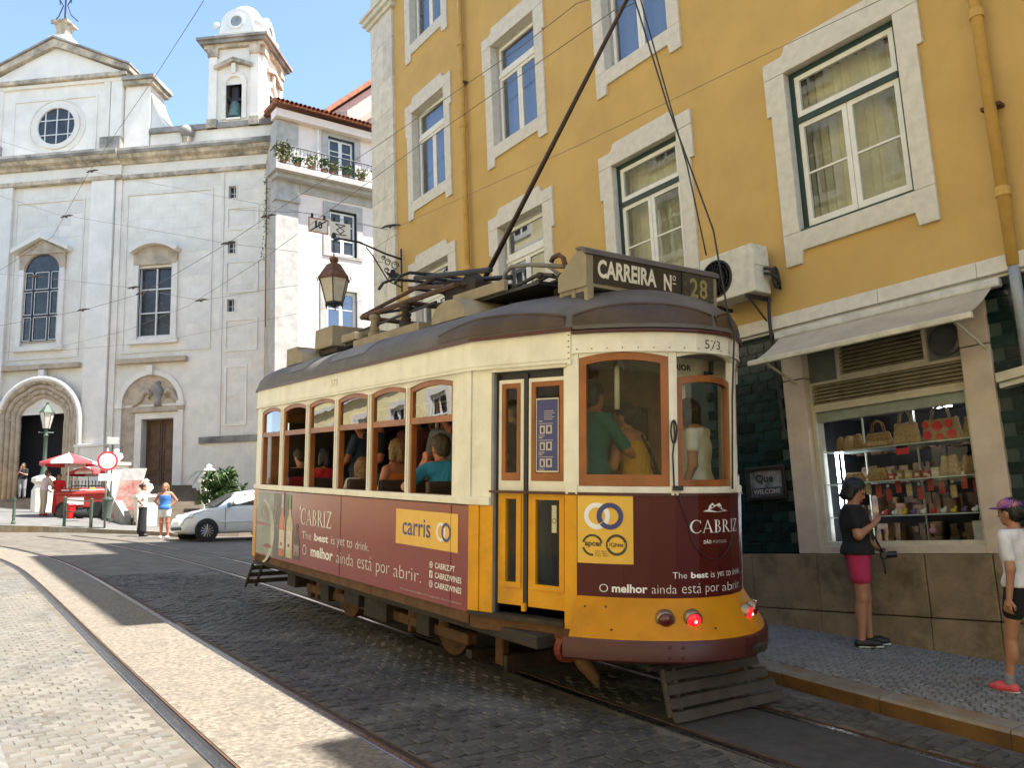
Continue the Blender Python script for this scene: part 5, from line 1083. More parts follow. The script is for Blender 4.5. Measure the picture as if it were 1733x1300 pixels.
# portals
B(MB(CH).box(3.95, 7.9, 8.55, 8.8, 0, .3), 'portal_cornice', M_CHW, ch, bevel=.03); B(MB(CH).box(-1.45, 2.1, 8.55, 8.8, 0, .3), 'portal_cornice', M_CHW, ch, bevel=.03)
B(MB(CH).box(3.4, 7.9, -.2, 9, -3.0, -2.5), 'porch_back', M_DARK, ch)
for k, (r, d) in enumerate(((1.22, .02), (1.42, .10), (1.64, .19), (1.86, .28), (2.10, .34))):
    pts = []
    for j in range(25):
        a = math.pi * j / 24; rr = r * (1 + (.07 * abs(math.sin(a * 3)) if k < 4 else 0)); pts.append(CH(5.8 + rr * math.cos(a), 5.9 + rr * 1.03 * math.sin(a), d))
    pts = [CH(5.8 + r, 2.3, d)] + pts + [CH(5.8 - r, 2.3, d)]
    B(MB().tube(pts, .125 if k < 4 else .14, 8), 'archivolt', M_CHW if k < 4 else M_CH2, ch, smooth=True)
    if k in (1, 3):
        for j in range(1, 24, 2):
            a = math.pi * j / 24; B(MB().ball(CH(5.8 + (r + .1) * math.cos(a), 5.9 + (r + .1) * math.sin(a), d + .1), .1, 6, 4), 'carved_boss', M_CHW, ch)
mb = MB(CH)
for k, (r, d) in enumerate(((1.30, .05), (1.52, .13), (1.74, .22), (1.97, .30))):
    A = [math.pi * j / 24 for j in range(25)]
    mb.grid([[CH(5.8 + q * math.cos(a), 5.9 + q * 1.03 * math.sin(a), dd) for a in A] for q, dd in ((r - .14, d - .06), (r + .14, d + .04))], T=I3)
    for sg in (1, -1): mb.grid([[CH(5.8 + sg * q, z, dd) for z in (2.2, 5.9)] for q, dd in ((r - .14, d - .06), (r + .14, d + .04))], T=I3)
B(mb, 'portal_splay', M_CHW, ch)
B(MB(CH).box(-.80, .80, 2.2, 5.85, -.62, -.5), 'side_door', M_DOOR, ch)
dd_ = [c for c in ch.children if c.name.startswith('side_door')][0]
for x in (-.78, .02):
    for z0, z1 in ((2.35, 3.3), (3.4, 4.5), (4.6, 5.7)): o = MB(CH).rframe(x + .08, x + .70, z0, z1, .05, -.5, -.46).build('door_panel', M_DOOR, dd_)
MB(CH).box(-.015, .015, 2.2, 5.85, -.5, -.45).build('door_meeting_rail', M_DOOR, dd_)
for a, b in ((-1.12, -.80), (.80, 1.12)): B(MB(CH).box(a, b, 2.2, 6.1, -.62, -.12), 'door_jamb', M_CH2, ch)
B(MB(CH).box(-1.2, 1.2, 5.85, 6.15, -.62, -.08), 'door_lintel', M_CH2, ch); B(MB(CH).box(-1.35, 1.35, 6.15, 6.42, -.5, .12), 'door_cornice', M_CHW, ch, bevel=.04)
for sg in (1, -1):
    c = (.0 + sg * .52, 6.85); pts = [CH(sg * 1.25, 6.5, .03), CH(sg * 1.05, 6.6, .03), CH(sg * .82, 6.85, .03), CH(sg * .72, 7.1, .03), CH(sg * .5, 7.2, .03), CH(sg * .33, 7.0, .03), CH(sg * .42, 6.85, .03), CH(sg * .55, 6.95, .03)]
    B(MB().tube(pts, [.07, .1, .13, .13, .12, .1, .08, .05], 8), 'scroll_pediment', M_CHW, ch, smooth=True)
B(MB(lambda x, y, z: CH(x, z, .0 + y)).lathe([(.2, 6.42), (.14, 6.7), (.24, 7.0), (.26, 7.25), (.12, 7.45), (.16, 7.6), (.0, 7.7)], (0, 0, 0), 12), 'urn', M_LICH, ch, smooth=True)
cring(.35, 6.55, 1.42, 1.66, 0, .12, 'niche_arch', M_CH2, 0, 180, 24)
for a in (-1.31, 1.77): B(MB(CH).box(a, a + .24, 2.2, 6.5, 0, .12), 'niche_pier', M_CH2, ch); B(MB(CH).box(a - .06, a + .30, 6.4, 6.62, 0, .2), 'impost', M_CH2, ch)
mb = MB(CH); n = 20; P = [(.35 + 1.42 * math.cos(math.pi * k / n), 6.55 + 1.42 * math.sin(math.pi * k / n)) for k in range(n + 1)]
i = mb.pts([(a, b, .006) for a, b in P]); mb.f.append(list(range(i, i + n + 1))); B(mb, 'niche_tympanum', M_CHW, ch)
B(MB(CH).box(.2, .5, 7.95, 8.4, .1, .3), 'keystone', M_CH2, ch); B(MB(CH).box(5.65, 5.95, 8.0, 8.5, .1, .35), 'keystone', M_CH2, ch)
B(MB(CH).box(-5.3, -2.2, 4.5, 4.8, -.1, .3), 'base_moulding', M_LICH, ch); B(MB(CH).box(-5.3, -2.2, -.2, 4.5, -.1, .2), 'rusticated_base', M_CH, ch); B(MB(CH).wall(-1.07, 1.77, 2.3, 6.45, [(-1.13, 1.13, 2.2, 6.2)], .006), 'niche_shade_sheet', M_CHW, ch)  # brown niche sheet: the recess's darkness put into the colour of flat panels
# ---------------------------------------------------------------- far pavement and the church steps
def H(x, y): return G(x, y) + .35 * min(1, max(0, (y - 31) / 7)) + .115
M_PAVE = mat('pale_paving', (.155, .15, .14), .85, var=.12, scale=2.5, bump=.004, bscale=30, dirt=(.11, .105, .095), dscale=.8)
KP = [(16, 27.9), (11.5, 27.8), (9.0, 27.75), (7.3, 27.8), (6.5, 30.0), (5.2, 31.6), (4.0, 32.5), (2.75, 33.2), (.5, 34.0), (-3, 35)]
mb = MB(); mb.grid([[(x + (18 if k > 3 else 12) * t * .35, y + 22 * t, H(x + 6 * t, y + 22 * t) if t < .5 else H(x + 6 * t, y + 11) + .3) for t in (0, .12, .25, .4, .6)] for k, (x, y) in enumerate(KP)])
mb.grid([[(x - .02, y - .02, G(x, y) - .05) for x, y in KP], [(x, y, H(x, y)) for x, y in KP]])
o = mb.build('far_pavement', M_PAVE); tag(o, kind='structure')
for (a, b) in zip(KP[1:-1], KP[2:]):
    mb = MB(); A_ = Vector((*a, 0)); B_ = Vector((*b, 0)); dr = (B_ - A_).normalized(); nr = Vector((dr.y, -dr.x, 0)); nr = nr if nr.y > 0 else -nr
    n = 3
    for q in range(n):
        p0_ = A_.lerp(B_, (q + .01) / n); p1_ = A_.lerp(B_, (q + .99) / n); mb = MB()
        rows = [[(p.x - nr.x * .03, p.y - nr.y * .03, G(p.x, p.y) - .04), (p.x - nr.x * .03, p.y - nr.y * .03, H(p.x, p.y) + .012), (p.x + nr.x * .22, p.y + nr.y * .22, H(p.x, p.y) + .012)] for p in (p0_, p1_)]
        mb.grid(rows); mb.build('kerb_stone', M_KERB, o)
M_STEP = mat('worn_step_stone', (.19, .155, .118), .85, var=.15, scale=3, bump=.004, dirt=(.15, .12, .09), dscale=2)
stp = empty('church_steps', (8.4, 31, .3)); tag(stp, kind='structure')
for k in range(13):
    B(MB().box(6.75 + .02 * k, 10.6 - .02 * k, 31.2 + k * .58, 39.5, -.3 + (.5 if k else 0) * k * .17, .42 + k * .168), 'step', M_STEP, stp)
stp2 = empty('portal_steps', (4, 40, 1.5)); tag(stp2, kind='structure')
for k in range(5): B(MB(CH).box(3.3 - .12 * k, 9.6, -.2, 1.62 + k * .16, -.05, 3.0 - k * .42), 'step', M_STEP, stp2)
B(MB(CH).box(-2.4, 3.4, -.2, 2.3, -.05, 1.8), 'landing', M_STEP, stp2)
# ---------------------------------------------------------------- pink house across the side street
PK = lambda x, z, d: (x, 33 - d, z)
M_PINK = mat('pale_pink_render', (.82, .72, .66), .85, var=.05, scale=1.2, streak=.1, dirt=(.70, .61, .57), dscale=.8)
M_PKST = mat('grey_trim_stone', (.45, .43, .40), .85, var=.12, scale=3, streak=.2)
M_BEIGE = mat('beige_flank_render', (.50, .42, .33), .9, var=.15, scale=1.2, streak=.4)
M_TILER = mat('terracotta_roof', (.40, .15, .075), .85, var=.25, scale=3, rand=.2)
pk = empty('pink_house', (14, 33, .3), 0, 'pale pink town house with plant-lined balcony and tiled eaves beside the church', 'building')
PW = [(14.5, 15.8, 15.85, 17.75), (14.55, 15.88, 12.2, 14.3), (14.4, 15.85, 8.0, 10.6), (14.4, 15.85, 4.0, 6.4), (18.2, 19.4, 15.85, 17.75), (18.2, 19.4, 12.2, 14.3)]
B(MB(PK).wall(12.2, 26, -.5, 18.4, PW), 'wall', M_PINK, pk)
B(MB().prism([(12.45, 33.6), (26, 33.6), (26, 39), (13.85, 39)], -.5, 18.3), 'core', M_DARK, pk)
mb = MB(); mb.quad((12.2, 33, -.5), (13.75, 39, -.5), (13.75, 39, 18.4), (12.2, 33, 18.4)); B(mb, 'flank_wall', M_BEIGE, pk)
B(MB(PK).box(12.1, 13.1, -.5, 15.2, -.6, .09), 'corner_pilaster', M_PKST, pk); B(MB(PK).box(12.1, 13.1, 15.9, 17.9, -.6, .07), 'corner_pilaster', M_PKST, pk); B(MB(PK).box(12.05, 13.15, 14.2, 14.45, -.3, .2), 'pilaster_capital', M_PKST, pk)
B(MB(PK).box(11.85, 26, 15.35, 15.6, -.4, .75), 'balcony_slab', M_PKST, pk); B(MB(PK).box(12.0, 26, 15.15, 15.35, -.3, .45), 'balcony_moulding', M_PKST, pk); B(MB(PK).box(12.0, 26, 17.95, 18.3, -.3, .35), 'eaves_moulding', M_PINK, pk)
B(MB(PK).box(13.2, 26, 14.75, 15.15, -.1, .05), 'band', M_PKST, pk)
for q, (a, b, c, d) in enumerate(PW[:3] + PW[4:]):
    w = empty('window', parent=pk); w.matrix_parent_inverse = under(pk)
    MB(PK).rframe(a - .28, b + .28, c - .1, d + .32, .28, -.02, .06, tb=.1, tt=.32).build('surround', M_PKST, w)
    fr = mat('blue_grey_frame', (.10, .13, .22), .5) if q == 0 else M_GREENP
    MB(PK).rframe(a, b, c, d, .07, -.2, -.08).build('outer_frame', fr if q < 2 else M_WHITEP, w)
    m_ = (a + b) / 2; zz = [c + .07, c + (d - c) * .36, c + (d - c) * .68, d - .07]
    for x0, x1 in ((a + .07, m_ - .01), (m_ + .01, b - .07)):
        MB(PK).rframe(x0, x1, c + .07, d - .07, .07, -.18, -.1).build('sash', M_WHITEP, w)
        for z in zz[1:3]: MB(PK).box(x0 + .07, x1 - .07, z - .02, z + .02, -.17, -.11).build('glazing_bar', M_WHITEP, w)
        MB(PK).box(x0 + .06, x1 - .06, c + .12, d - .12, -.155, -.15).build('pane', M_LEAD if q != 2 else M_GLASS, w)
# eave tiles and roof
B(MB().prism([(11.9, 32.35), (26, 32.35), (26, 39.4), (13.75, 39.4)], 0, .06, T=lambda x, y, z: (x, y, 18.42 + (y - 32.35) * .42 + z)), 'roof', M_TILER, pk)
et = MB().tube([(0, 0, 0), (0, .75, .315)], [.085, .085], 8, False).mesh('eave_tile', M_TILER)
for k in range(60): put(link('eave_tile', et, None, (11.95 + k * .2, 32.27, 18.48)), pk)
for k in range(10): B(MB().tube([(11.92 + .13 * k, 32.4 + .5 * k, 18.47 + .21 * k), (12.05 + .13 * k, 32.95 + .5 * k, 18.7 + .21 * k)], .1, 8), 'verge_tile', M_TILER, pk)
B(MB().tube([(14.0, 32.9, 17.9), (14.0, 32.9, 15.6)], .04, 6), 'downpipe', M_WHITEP, pk)
bal = empty('balcony_railing', parent=pk); bal.matrix_parent_inverse = under(pk)
MB().tube([(12.0, 32.35, 16.5), (22, 32.35, 16.5)], .025, 6).build('handrail', M_IRON, bal); MB().tube([(11.95, 32.35, 16.5), (11.95, 33.2, 16.5)], .025, 6).build('handrail', M_IRON, bal); MB().tube([(12.0, 32.35, 15.7), (22, 32.35, 15.7)], .018, 6).build('bottom_rail', M_IRON, bal)
for k in range(46): MB().tube([(12.0 + k * .16, 32.35, 15.6), (12.0 + k * .16, 32.35, 16.5)], .009, 4).build('baluster', M_IRON, bal)
gh = empty('gabled_house', (20, 46, 1), 0, 'pink gable with red tiled verge rising behind the pink house', 'building')
B(MB(lambda x, z, d: (x, 46 + d, z)).prism([(20.5, 0), (34, 0), (34, 27.3), (28, 33.3), (20.5, 26.4)], 0, 4), 'gable_wall', mat('salmon_render', (.66, .42, .36), .85), gh)
B(MB(lambda x, z, d: (x, 46 + d, z)).prism([(19.9, 26.0), (28, 33.5), (28, 33.9), (19.9, 26.35)], -.4, 4), 'roof_slope', M_TILER, gh)
B(MB(lambda x, z, d: (x, 46 + d, z)).prism([(20.5, 24.2), (24.5, 28.0), (24.5, 28.5), (20.5, 24.7)], -.2, -.01), 'cornice_band', mat('salmon_band', (.55, .33, .27), .85), gh)
# greenery helpers
def leafmat(name, c): return mat(name, c, .6, var=.3, scale=4, rand=.2)
M_LEAF = leafmat('green_leaf', (.07, .13, .03)); M_LEAFD = leafmat('dark_leaf', (.03, .07, .02)); M_LEAFY = leafmat('yellow_green_leaf', (.20, .22, .06)); M_TERRA = mat('terracotta_pot', (.35, .14, .07), .8)
def leaves(c, r, n, size, rg, droop=0):
    mb = MB()
    for _ in range(n):
        while True:
            p = Vector((rg.uniform(-1, 1), rg.uniform(-1, 1), rg.uniform(-1, 1)))
            if p.length < 1: break
        p = Vector((c[0] + p.x * r[0], c[1] + p.y * r[1], c[2] + p.z * r[2])); a = Vector((rg.uniform(-1, 1), rg.uniform(-1, 1), rg.uniform(-.6, .8) - droop)).normalized(); b = a.cross(Vector((rg.uniform(-1, 1), rg.uniform(-1, 1), 1))).normalized()
        s = size * rg.uniform(.6, 1.3); i = mb.pts([tuple(p), tuple(p + a * s * .5 + b * s * .22), tuple(p + a * s), tuple(p + a * s * .5 - b * s * .22)]); mb.f.append([i, i + 1, i + 2, i + 3])
    return mb
rg = random.Random(5)
for k, (x, s) in enumerate(((12.25, .75), (12.9, .3), (13.5, .45), (14.1, .5), (14.5, .4), (15.2, .45), (15.9, .35), (16.7, .55), (17.3, .5))):
    p = empty('balcony_plant', (x, 32.5, 15.6), 0, ['tall bushy creeper in a pot at the balcony corner nearest the church', 'small dark succulent pot, second along the balcony from the church', 'spiky yellow-green plant in a pot, third along the balcony', 'trailing pot plant hanging over the balcony edge, fourth along', 'low leafy pot plant under the balcony window frame, fifth along', 'loose pale pot plant in front of the balcony window, sixth along', 'small pot plant after the balcony window, seventh along', 'tall leafy pot plant by the yellow building corner, on the balcony', 'balcony pot plant mostly hidden behind the yellow building corner'][k], 'plant', 'pot plants on the pink house balcony')
    MB().lathe([(.10, 0), (.15, .22), (.16, .22), (.14, .2)], (0, 0, 0), 10).build('pot', M_TERRA, p)
    leaves((0, -.05, .22 + s * .6), (.28 if k else .4, .22, s * .65), 150 if k else 420, .16, rg, .2).build('foliage', M_LEAFY if k % 2 == 0 else M_LEAF, p, fix=False)
v = empty('wall_creeper', (12.1, 33.5, 10), 0, 'thin green creeper growing down the shaded flank beside the church', 'plant')
mb = MB()
for k in range(9): 
    q = leaves((-.12, .3 + rg.uniform(-.2, .4), 5.5 - k * .42), (.08, .2, .3), 24, .11, rg, .4); i = len(mb.v); mb.v += q.v; mb.f += [[t + i for t in f] for f in q.f]
mb.build('foliage', M_LEAF, v, fix=False); MB().tube([(-.08, .3, 5.5), (-.06, .4, 2), (-.08, .3, -1.2)], .02, 5).build('stem', M_UNDER2, v)
# ---------------------------------------------------------------- people: one continuous body each, grown from blended limbs
def net(val, org, h):
    ins = val < 0; c = ins[:-1, :-1, :-1].astype(np.int8)
    sh = val.shape; cnt = np.zeros((sh[0] - 1, sh[1] - 1, sh[2] - 1), np.int8)
    for i in (0, 1):
        for j in (0, 1):
            for k in (0, 1): cnt += ins[i:sh[0] - 1 + i, j:sh[1] - 1 + j, k:sh[2] - 1 + k]
    act = (cnt > 0) & (cnt < 8); idx = np.full(act.shape, -1, np.int64); idx[act] = np.arange(act.sum())
    ac = np.argwhere(act); acc = np.zeros((len(ac), 3)); num = np.zeros(len(ac))
    for ax in range(3):
        o1, o2 = [a for a in range(3) if a != ax]
        for u in (0, 1):
            for v in (0, 1):
                a = ac.copy(); a[:, o1] += u; a[:, o2] += v; b = a.copy(); b[:, ax] += 1
                va = val[tuple(a.T)]; vb = val[tuple(b.T)]; m = (va < 0) != (vb < 0); t = np.where(m, va / np.where(m, va - vb, 1), 0)
                p = a.astype(float); p[:, ax] += t; acc[m] += p[m]; num[m] += 1
    V = org + h * acc / num[:, None]; Fc = []
    for ax in range(3):
        o1, o2 = [(1, 2), (2, 0), (0, 1)][ax]
        sl0 = [slice(None)] * 3; sl1 = [slice(None)] * 3; sl0[ax] = slice(0, -1); sl1[ax] = slice(1, None)
        A = ins[tuple(sl0)]; Bb = ins[tuple(sl1)]; E = np.argwhere(A != Bb)
        ok = (E[:, o1] > 0) & (E[:, o2] > 0) & (E[:, o1] < sh[o1] - 1) & (E[:, o2] < sh[o2] - 1); E = E[ok]; fl = A[tuple(E.T)]
        q = []
        for u, v in ((1, 1), (0, 1), (0, 0), (1, 0)):
            c = E.copy(); c[:, o1] -= u; c[:, o2] -= v; q.append(idx[tuple(c.T)])
        q = np.stack(q, 1); q[~fl] = q[~fl][:, ::-1]; Fc.append(q)
    return V, np.concatenate(Fc)
def field(prims, h, k=.02, pad=.05, cut=None):
    """prims: ('c',a,b,ra,rb) round cones, ('e',centre,radii,rotz) ellipsoids"""
    lo = np.full(3, 1e9); hi = -lo
    for p in prims:
        if p[0] == 'c':
            for q, r in ((p[1], p[3]), (p[2], p[4])): lo = np.minimum(lo, np.array(q) - r); hi = np.maximum(hi, np.array(q) + r)
        else: r = max(p[2]); lo = np.minimum(lo, np.array(p[1]) - r); hi = np.maximum(hi, np.array(p[1]) + r)
    lo -= pad; hi += pad; n = np.ceil((hi - lo) / h).astype(int) + 1
    ax = [lo[i] + h * np.arange(n[i]) for i in range(3)]; D = np.full(n, 1.0)
    for p in prims:
        if p[0] == 'c': pl = np.minimum(np.array(p[1]) - p[3], np.array(p[2]) - p[4]) - 3 * k - h; ph = np.maximum(np.array(p[1]) + p[3], np.array(p[2]) + p[4]) + 3 * k + h
        else: r = max(p[2]); pl = np.array(p[1]) - r - 3 * k - h; ph = np.array(p[1]) + r + 3 * k + h
        i0 = np.maximum(0, np.floor((pl - lo) / h).astype(int)); i1 = np.minimum(n, np.ceil((ph - lo) / h).astype(int) + 1)
        s = tuple(slice(a, b) for a, b in zip(i0, i1)); X, Y, Z = np.meshgrid(*[ax[i][s[i]] for i in range(3)], indexing='ij')
        if p[0] == 'c':
            a = np.array(p[1], float); b = np.array(p[2], float); ba = b - a; L = max(1e-9, ba @ ba)
            t = np.clip(((X - a[0]) * ba[0] + (Y - a[1]) * ba[1] + (Z - a[2]) * ba[2]) / L, 0, 1)
            d = np.sqrt((X - a[0] - t * ba[0]) ** 2 + (Y - a[1] - t * ba[1]) ** 2 + (Z - a[2] - t * ba[2]) ** 2) - (p[3] + (p[4] - p[3]) * t)
        else:
            c = p[1]; x, y, z = X - c[0], Y - c[1], Z - c[2]; r = p[2]
            if len(p) > 3 and p[3] is not None: R = np.array(p[3]); x, y, z = x * R[0, 0] + y * R[1, 0] + z * R[2, 0], x * R[0, 1] + y * R[1, 1] + z * R[2, 1], x * R[0, 2] + y * R[1, 2] + z * R[2, 2]
            q = np.sqrt((x / r[0]) ** 2 + (y / r[1]) ** 2 + (z / r[2]) ** 2); g = np.sqrt((x / r[0] ** 2) ** 2 + (y / r[1] ** 2) ** 2 + (z / r[2] ** 2) ** 2); d = q * (q - 1) / np.maximum(g, 1e-6)
        o = D[s]; hh = np.maximum(k - np.abs(o - d), 0) / k; D[s] = np.minimum(o, d) - hh * hh * k * .25
    if cut is not None:
        X, Y, Z = np.meshgrid(*ax, indexing='ij')
        for (pt, nr) in cut: D = np.maximum(D, (X - pt[0]) * nr[0] + (Y - pt[1]) * nr[1] + (Z - pt[2]) * nr[2])
    return D, lo
def sdf_obj(name, prims, m, parent, h=.012, k=.02, cut=None, extra=None):
    D, lo = field(prims, h, k, .03 + h, cut); V, Fq = net(D, lo, h)
    if extra:
        for pr, hh in extra:
            D2, lo2 = field(pr, hh, .006, .02); V2, F2 = net(D2, lo2, hh); Fq = np.concatenate([Fq, F2 + len(V)]); V = np.concatenate([V, V2])
    if name == 'hair':
        c = V.mean(0); q = V - c; th = np.arctan2(q[:, 0], q[:, 1]); rr = np.linalg.norm(q, axis=1)[:, None] + 1e-6
        V = V + q / rr * (.0045 * np.sin(24 * th + 2.5 * np.sin(22 * q[:, 2])) + .003 * np.sin(57 * th + 14 * q[:, 2]))[:, None]
    if name in ('top', 'shorts', 'skirt', 'trousers'):
        c = V.mean(0); q = V - c; r2 = np.hypot(q[:, 0], q[:, 1])[:, None] + 1e-6; th = np.arctan2(q[:, 0], q[:, 1])
        dsp = .005 * np.sin(23 * q[:, 2] + 5 * np.sin(2.3 * th) + 3 * th) * np.sin(3 * th + 9 * q[:, 2]) + .002 * np.sin(7 * th + 16 * q[:, 2])
        V = V.copy(); V[:, :2] += q[:, :2] / r2 * dsp[:, None] * (.8 if name == 'top' else .35)
    me = bpy.data.meshes.new(name); me.vertices.add(len(V)); me.vertices.foreach_set('co', V.ravel()); me.loops.add(len(Fq) * 4); me.loops.foreach_set('vertex_index', Fq.ravel().astype(np.int32))
    me.polygons.add(len(Fq)); me.polygons.foreach_set('loop_start', np.arange(0, len(Fq) * 4, 4, dtype=np.int32)); me.polygons.foreach_set('use_smooth', [True] * len(Fq)); me.update(calc_edges=True); me.validate()
    me.materials.append(m); return link(name, me, parent)
def infl(prims, o): return [(p[0], p[1], p[2], p[3] + o, p[4] + o) if p[0] == 'c' else (p[0], p[1], tuple(r + o for r in p[2]), *p[3:]) for p in prims]
V3 = lambda *a: np.array(a, float)
SKINS = {'light': mat('skin_light', (.55, .30, .20), .5, var=.05, sub=.1), 'tan': mat('skin_tan', (.42, .20, .115), .5, var=.06, sub=.1), 'red': mat('skin_flushed', (.52, .20, .12), .5, var=.06, sub=.1)}
HAIR = {'black': mat('black_hair', (.008, .007, .007), .5, var=.3, scale=30), 'brown': mat('brown_hair', (.05, .025, .012), .5, var=.3, scale=30), 'fair': mat('fair_hair', (.30, .17, .07), .5, var=.3, scale=30), 'grey': mat('short_grey_hair', (.10, .075, .055), .6, var=.3, scale=40)}
def cloth(name, c): return mat('cloth_' + name, c, .9, var=.08, scale=9, bump=.004, bscale=14)
def rotx(a): c, s = math.cos(a), math.sin(a); return np.array([[1, 0, 0], [0, c, -s], [0, s, c]])
def rotz(a): c, s = math.cos(a), math.sin(a); return np.array([[c, -s, 0], [s, c, 0], [0, 0, 1]])
def hand(wr, d, up, side, curl=.5, spread=.3):
    """palm, four bent fingers of unequal length and a thumb; d points from wrist to fingertips, up is the back of the hand"""
    d = _n(d); up = np.array(up, float); up = _n(up - d * (up @ d)); x = np.cross(d, up) * side
    P = [('c', wr, wr + d * .055, .024, .026), ('c', wr + d * .03 + x * .018, wr + d * .085 + x * .026, .017, .012), ('c', wr + d * .03 - x * .018, wr + d * .085 - x * .026, .017, .012)]
    for i, (o, L) in enumerate(((.030, .062), (.010, .074), (-.010, .068), (-.029, .052))):
        b = wr + d * .088 + x * o; c1 = b + (d * math.cos(curl * .7) - up * math.sin(curl * .7) + x * o * spread) * L * .5; c2 = c1 + (d * math.cos(curl * 1.7) - up * math.sin(curl * 1.7)) * L * .5
        P += [('c', b, c1, .0095, .0085), ('c', c1, c2, .0085, .007)]
    t0 = wr + d * .03 + x * .026; t1 = t0 + (d * .55 + x * .6 - up * .3 * curl) * .045; t2 = t1 + (d * .9 + x * .05 - up * .4 * curl) * .036
    return P + [('c', t0, t1, .014, .011), ('c', t1, t2, .011, .008)]
def make_person(label, loc, yaw, J=None, top=None, bottom=None, skin='light', hair='brown', hairlen='short', shoes=None, H=1.7, group=None, h=.013, sleeve=.45, lower='shorts', headyaw=0, headpitch=0, fat=1.0, fine=False, cat='person', seat=None, neckline=.0, parent_frame=None):
    """joints in the body's own frame: x to its right, y forward, z up; feet at z=0"""
    D = dict(pel=V3(0, 0, .95), che=V3(0, 0, 1.24), nek=V3(0, -.01, 1.44), shl=V3(-.175, -.01, 1.385), shr=V3(.175, -.01, 1.385), ell=V3(-.235, -.03, 1.10), elr=V3(.235, -.03, 1.10), wrl=V3(-.25, .06, .86), wrr=V3(.25, .06, .86), hil=V3(-.09, 0, .92), hir=V3(.09, 0, .92), knl=V3(-.095, .02, .50), knr=V3(.095, .02, .50), anl=V3(-.1, -.02, .085), anr=V3(.1, -.02, .085), head=None, handl=None, handr=None)
    if J:
        for q, v in J.items(): D[q] = V3(*v) if v is not None else None
    sc = H / 1.7; 
    hd = D['head'] if D['head'] is not None else D['nek'] + V3(0, .025, .145)
    Rh = rotz(headyaw) @ rotx(headpitch); hp = lambda x, y, z: hd + Rh @ V3(x, y, z)
    f = fat
    up_t = _n(D['nek'] - D['pel']); acr = _n(D['shr'] - D['shl']); fwd = _n(np.cross(up_t, acr)); Rt = np.stack([acr, fwd, up_t], 1)
    torso = [('e', D['pel'], (.165 * f, .118 * f, .13), Rt), ('e', D['pel'] * .5 + D['che'] * .5, (.142 * f, .105 * f, .17), Rt), ('e', D['che'] + up_t * .02, (.168 * f, .118 * f, .19), Rt), ('c', D['shl'] * .8 + D['shr'] * .2, D['shr'] * .8 + D['shl'] * .2, .075 * f, .075 * f)]
    arms = []
    for s in 'lr': arms.append([('c', D['sh' + s], D['el' + s], .055 * f, .042 * f), ('c', D['el' + s], D['wr' + s], .041 * f, .026)])
    legs = []
    for s in 'lr': legs.append([('c', D['hi' + s], D['kn' + s], .088 * f, .057 * f), ('c', D['kn' + s], D['an' + s], .055 * f, .036), ('e', D['kn' + s] * .66 + D['an' + s] * .34 - fwd * .014, (.05, .056, .12), None)])
    feet = []
    for s in 'lr':
        a = D['an' + s]; k = D['kn' + s]; ff = D.get('ft' + s); ff = _n(ff) if ff is not None else _n(np.array([fwd[0], fwd[1], 0]) + 1e-6); b = a + ff * .05 - V3(0, 0, .042)
        feet.append([('c', a - ff * .035 - V3(0, 0, .045), b + ff * .05, .036, .038), ('c', b + ff * .04, b + ff * .11 - V3(0, 0, .006), .036, .026)])
    neck = [('c', D['nek'] - V3(0, 0, .03), hp(0, -.02, -.05), .056 * f, .052)]
    head = [('e', hp(0, -.008, .03), (.077, .097, .098), Rh), ('e', hp(0, .022, -.045), (.058, .066, .072), Rh), ('e', hp(0, .055, -.085), (.028, .024, .022), Rh), ('c', hp(0, .09, .012), hp(0, .108, -.022), .009, .014), ('e', hp(.076, -.01, -.01), (.013, .022, .033), Rh), ('e', hp(-.076, -.01, -.01), (.013, .022, .033), Rh), ('e', hp(0, .082, -.055), (.022, .012, .008), Rh), ('e', hp(0, .08, .03), (.05, .016, .012), Rh)]
    body = torso + neck + head + sum(arms, []) + sum(legs, []) + sum(feet, [])
    hands = []
    for s, sd in (('l', -1), ('r', 1)):
        d = D['hand' + s]; w = D['wr' + s]; d = _n(d) if d is not None else _n(_n(w - D['el' + s]) + V3(0, .1, 0)); upv = np.cross(d, V3(0, 1, .2)) * sd if abs(d[2]) > .6 else V3(0, 0, 1)
        hands.append((w, d, upv, sd))
    root = empty('person', loc, yaw, label, cat, group); 
    if parent_frame is not None: root.matrix_world = parent_frame @ Matrix.Translation(Vector(loc)) @ Matrix.Rotation(yaw, 4, 'Z')
    root.scale = (sc, sc, sc)
    sk = SKINS[skin]
    if fine: ex = [(hand(*q, curl=.7), .0042) for q in hands]
    else: ex = None; body = body + sum([hand(*q) for q in hands], []) if h < .012 else body + sum([[('c', w, w + d * .09, .027, .03), ('c', w + d * .08, w + d * .16 , .026, .014), ('c', w + d * .03, w + d * .085 + _n(np.cross(d, u)) * sd * .045, .016, .011)] for w, d, u, sd in hands], [])
    sdf_obj('body', body, sk, root, h, .022, extra=ex)
    if top:
        sl_ = []
        for a in arms:
            p = a[0]; e = p[1] + (p[2] - p[1]) * min(1, sleeve * 1.6); 
            if sleeve > 0: sl_.append(('c', p[1], e, p[3] + .006, (p[3] + (p[4] - p[3]) * min(1, sleeve * 1.6)) + .012))
            if sleeve > .7: sl_.append(a[1])
        ts = infl(torso[:1], .034) + infl(torso[1:], .018) + sl_
        cut = [(D['pel'] - up_t * .02, -up_t), (D['nek'] + up_t * (.005 - neckline), up_t)]
        if sleeve <= 0: cut = [(D['pel'] - up_t * .06, -up_t), (D['nek'] - up_t * .10, up_t)]
        sdf_obj('top', ts, top, root, h, .02, cut)
        if sleeve <= 0:
            for s in 'lr': q = D['sh' + s] * .6 + D['nek'] * .4; sdf_obj('strap', [('c', q + fwd * .07 - up_t * .12, q + up_t * .055, .02, .02), ('c', q + up_t * .055, q - fwd * .08 - up_t * .12, .02, .02)], top, root, h, .01)
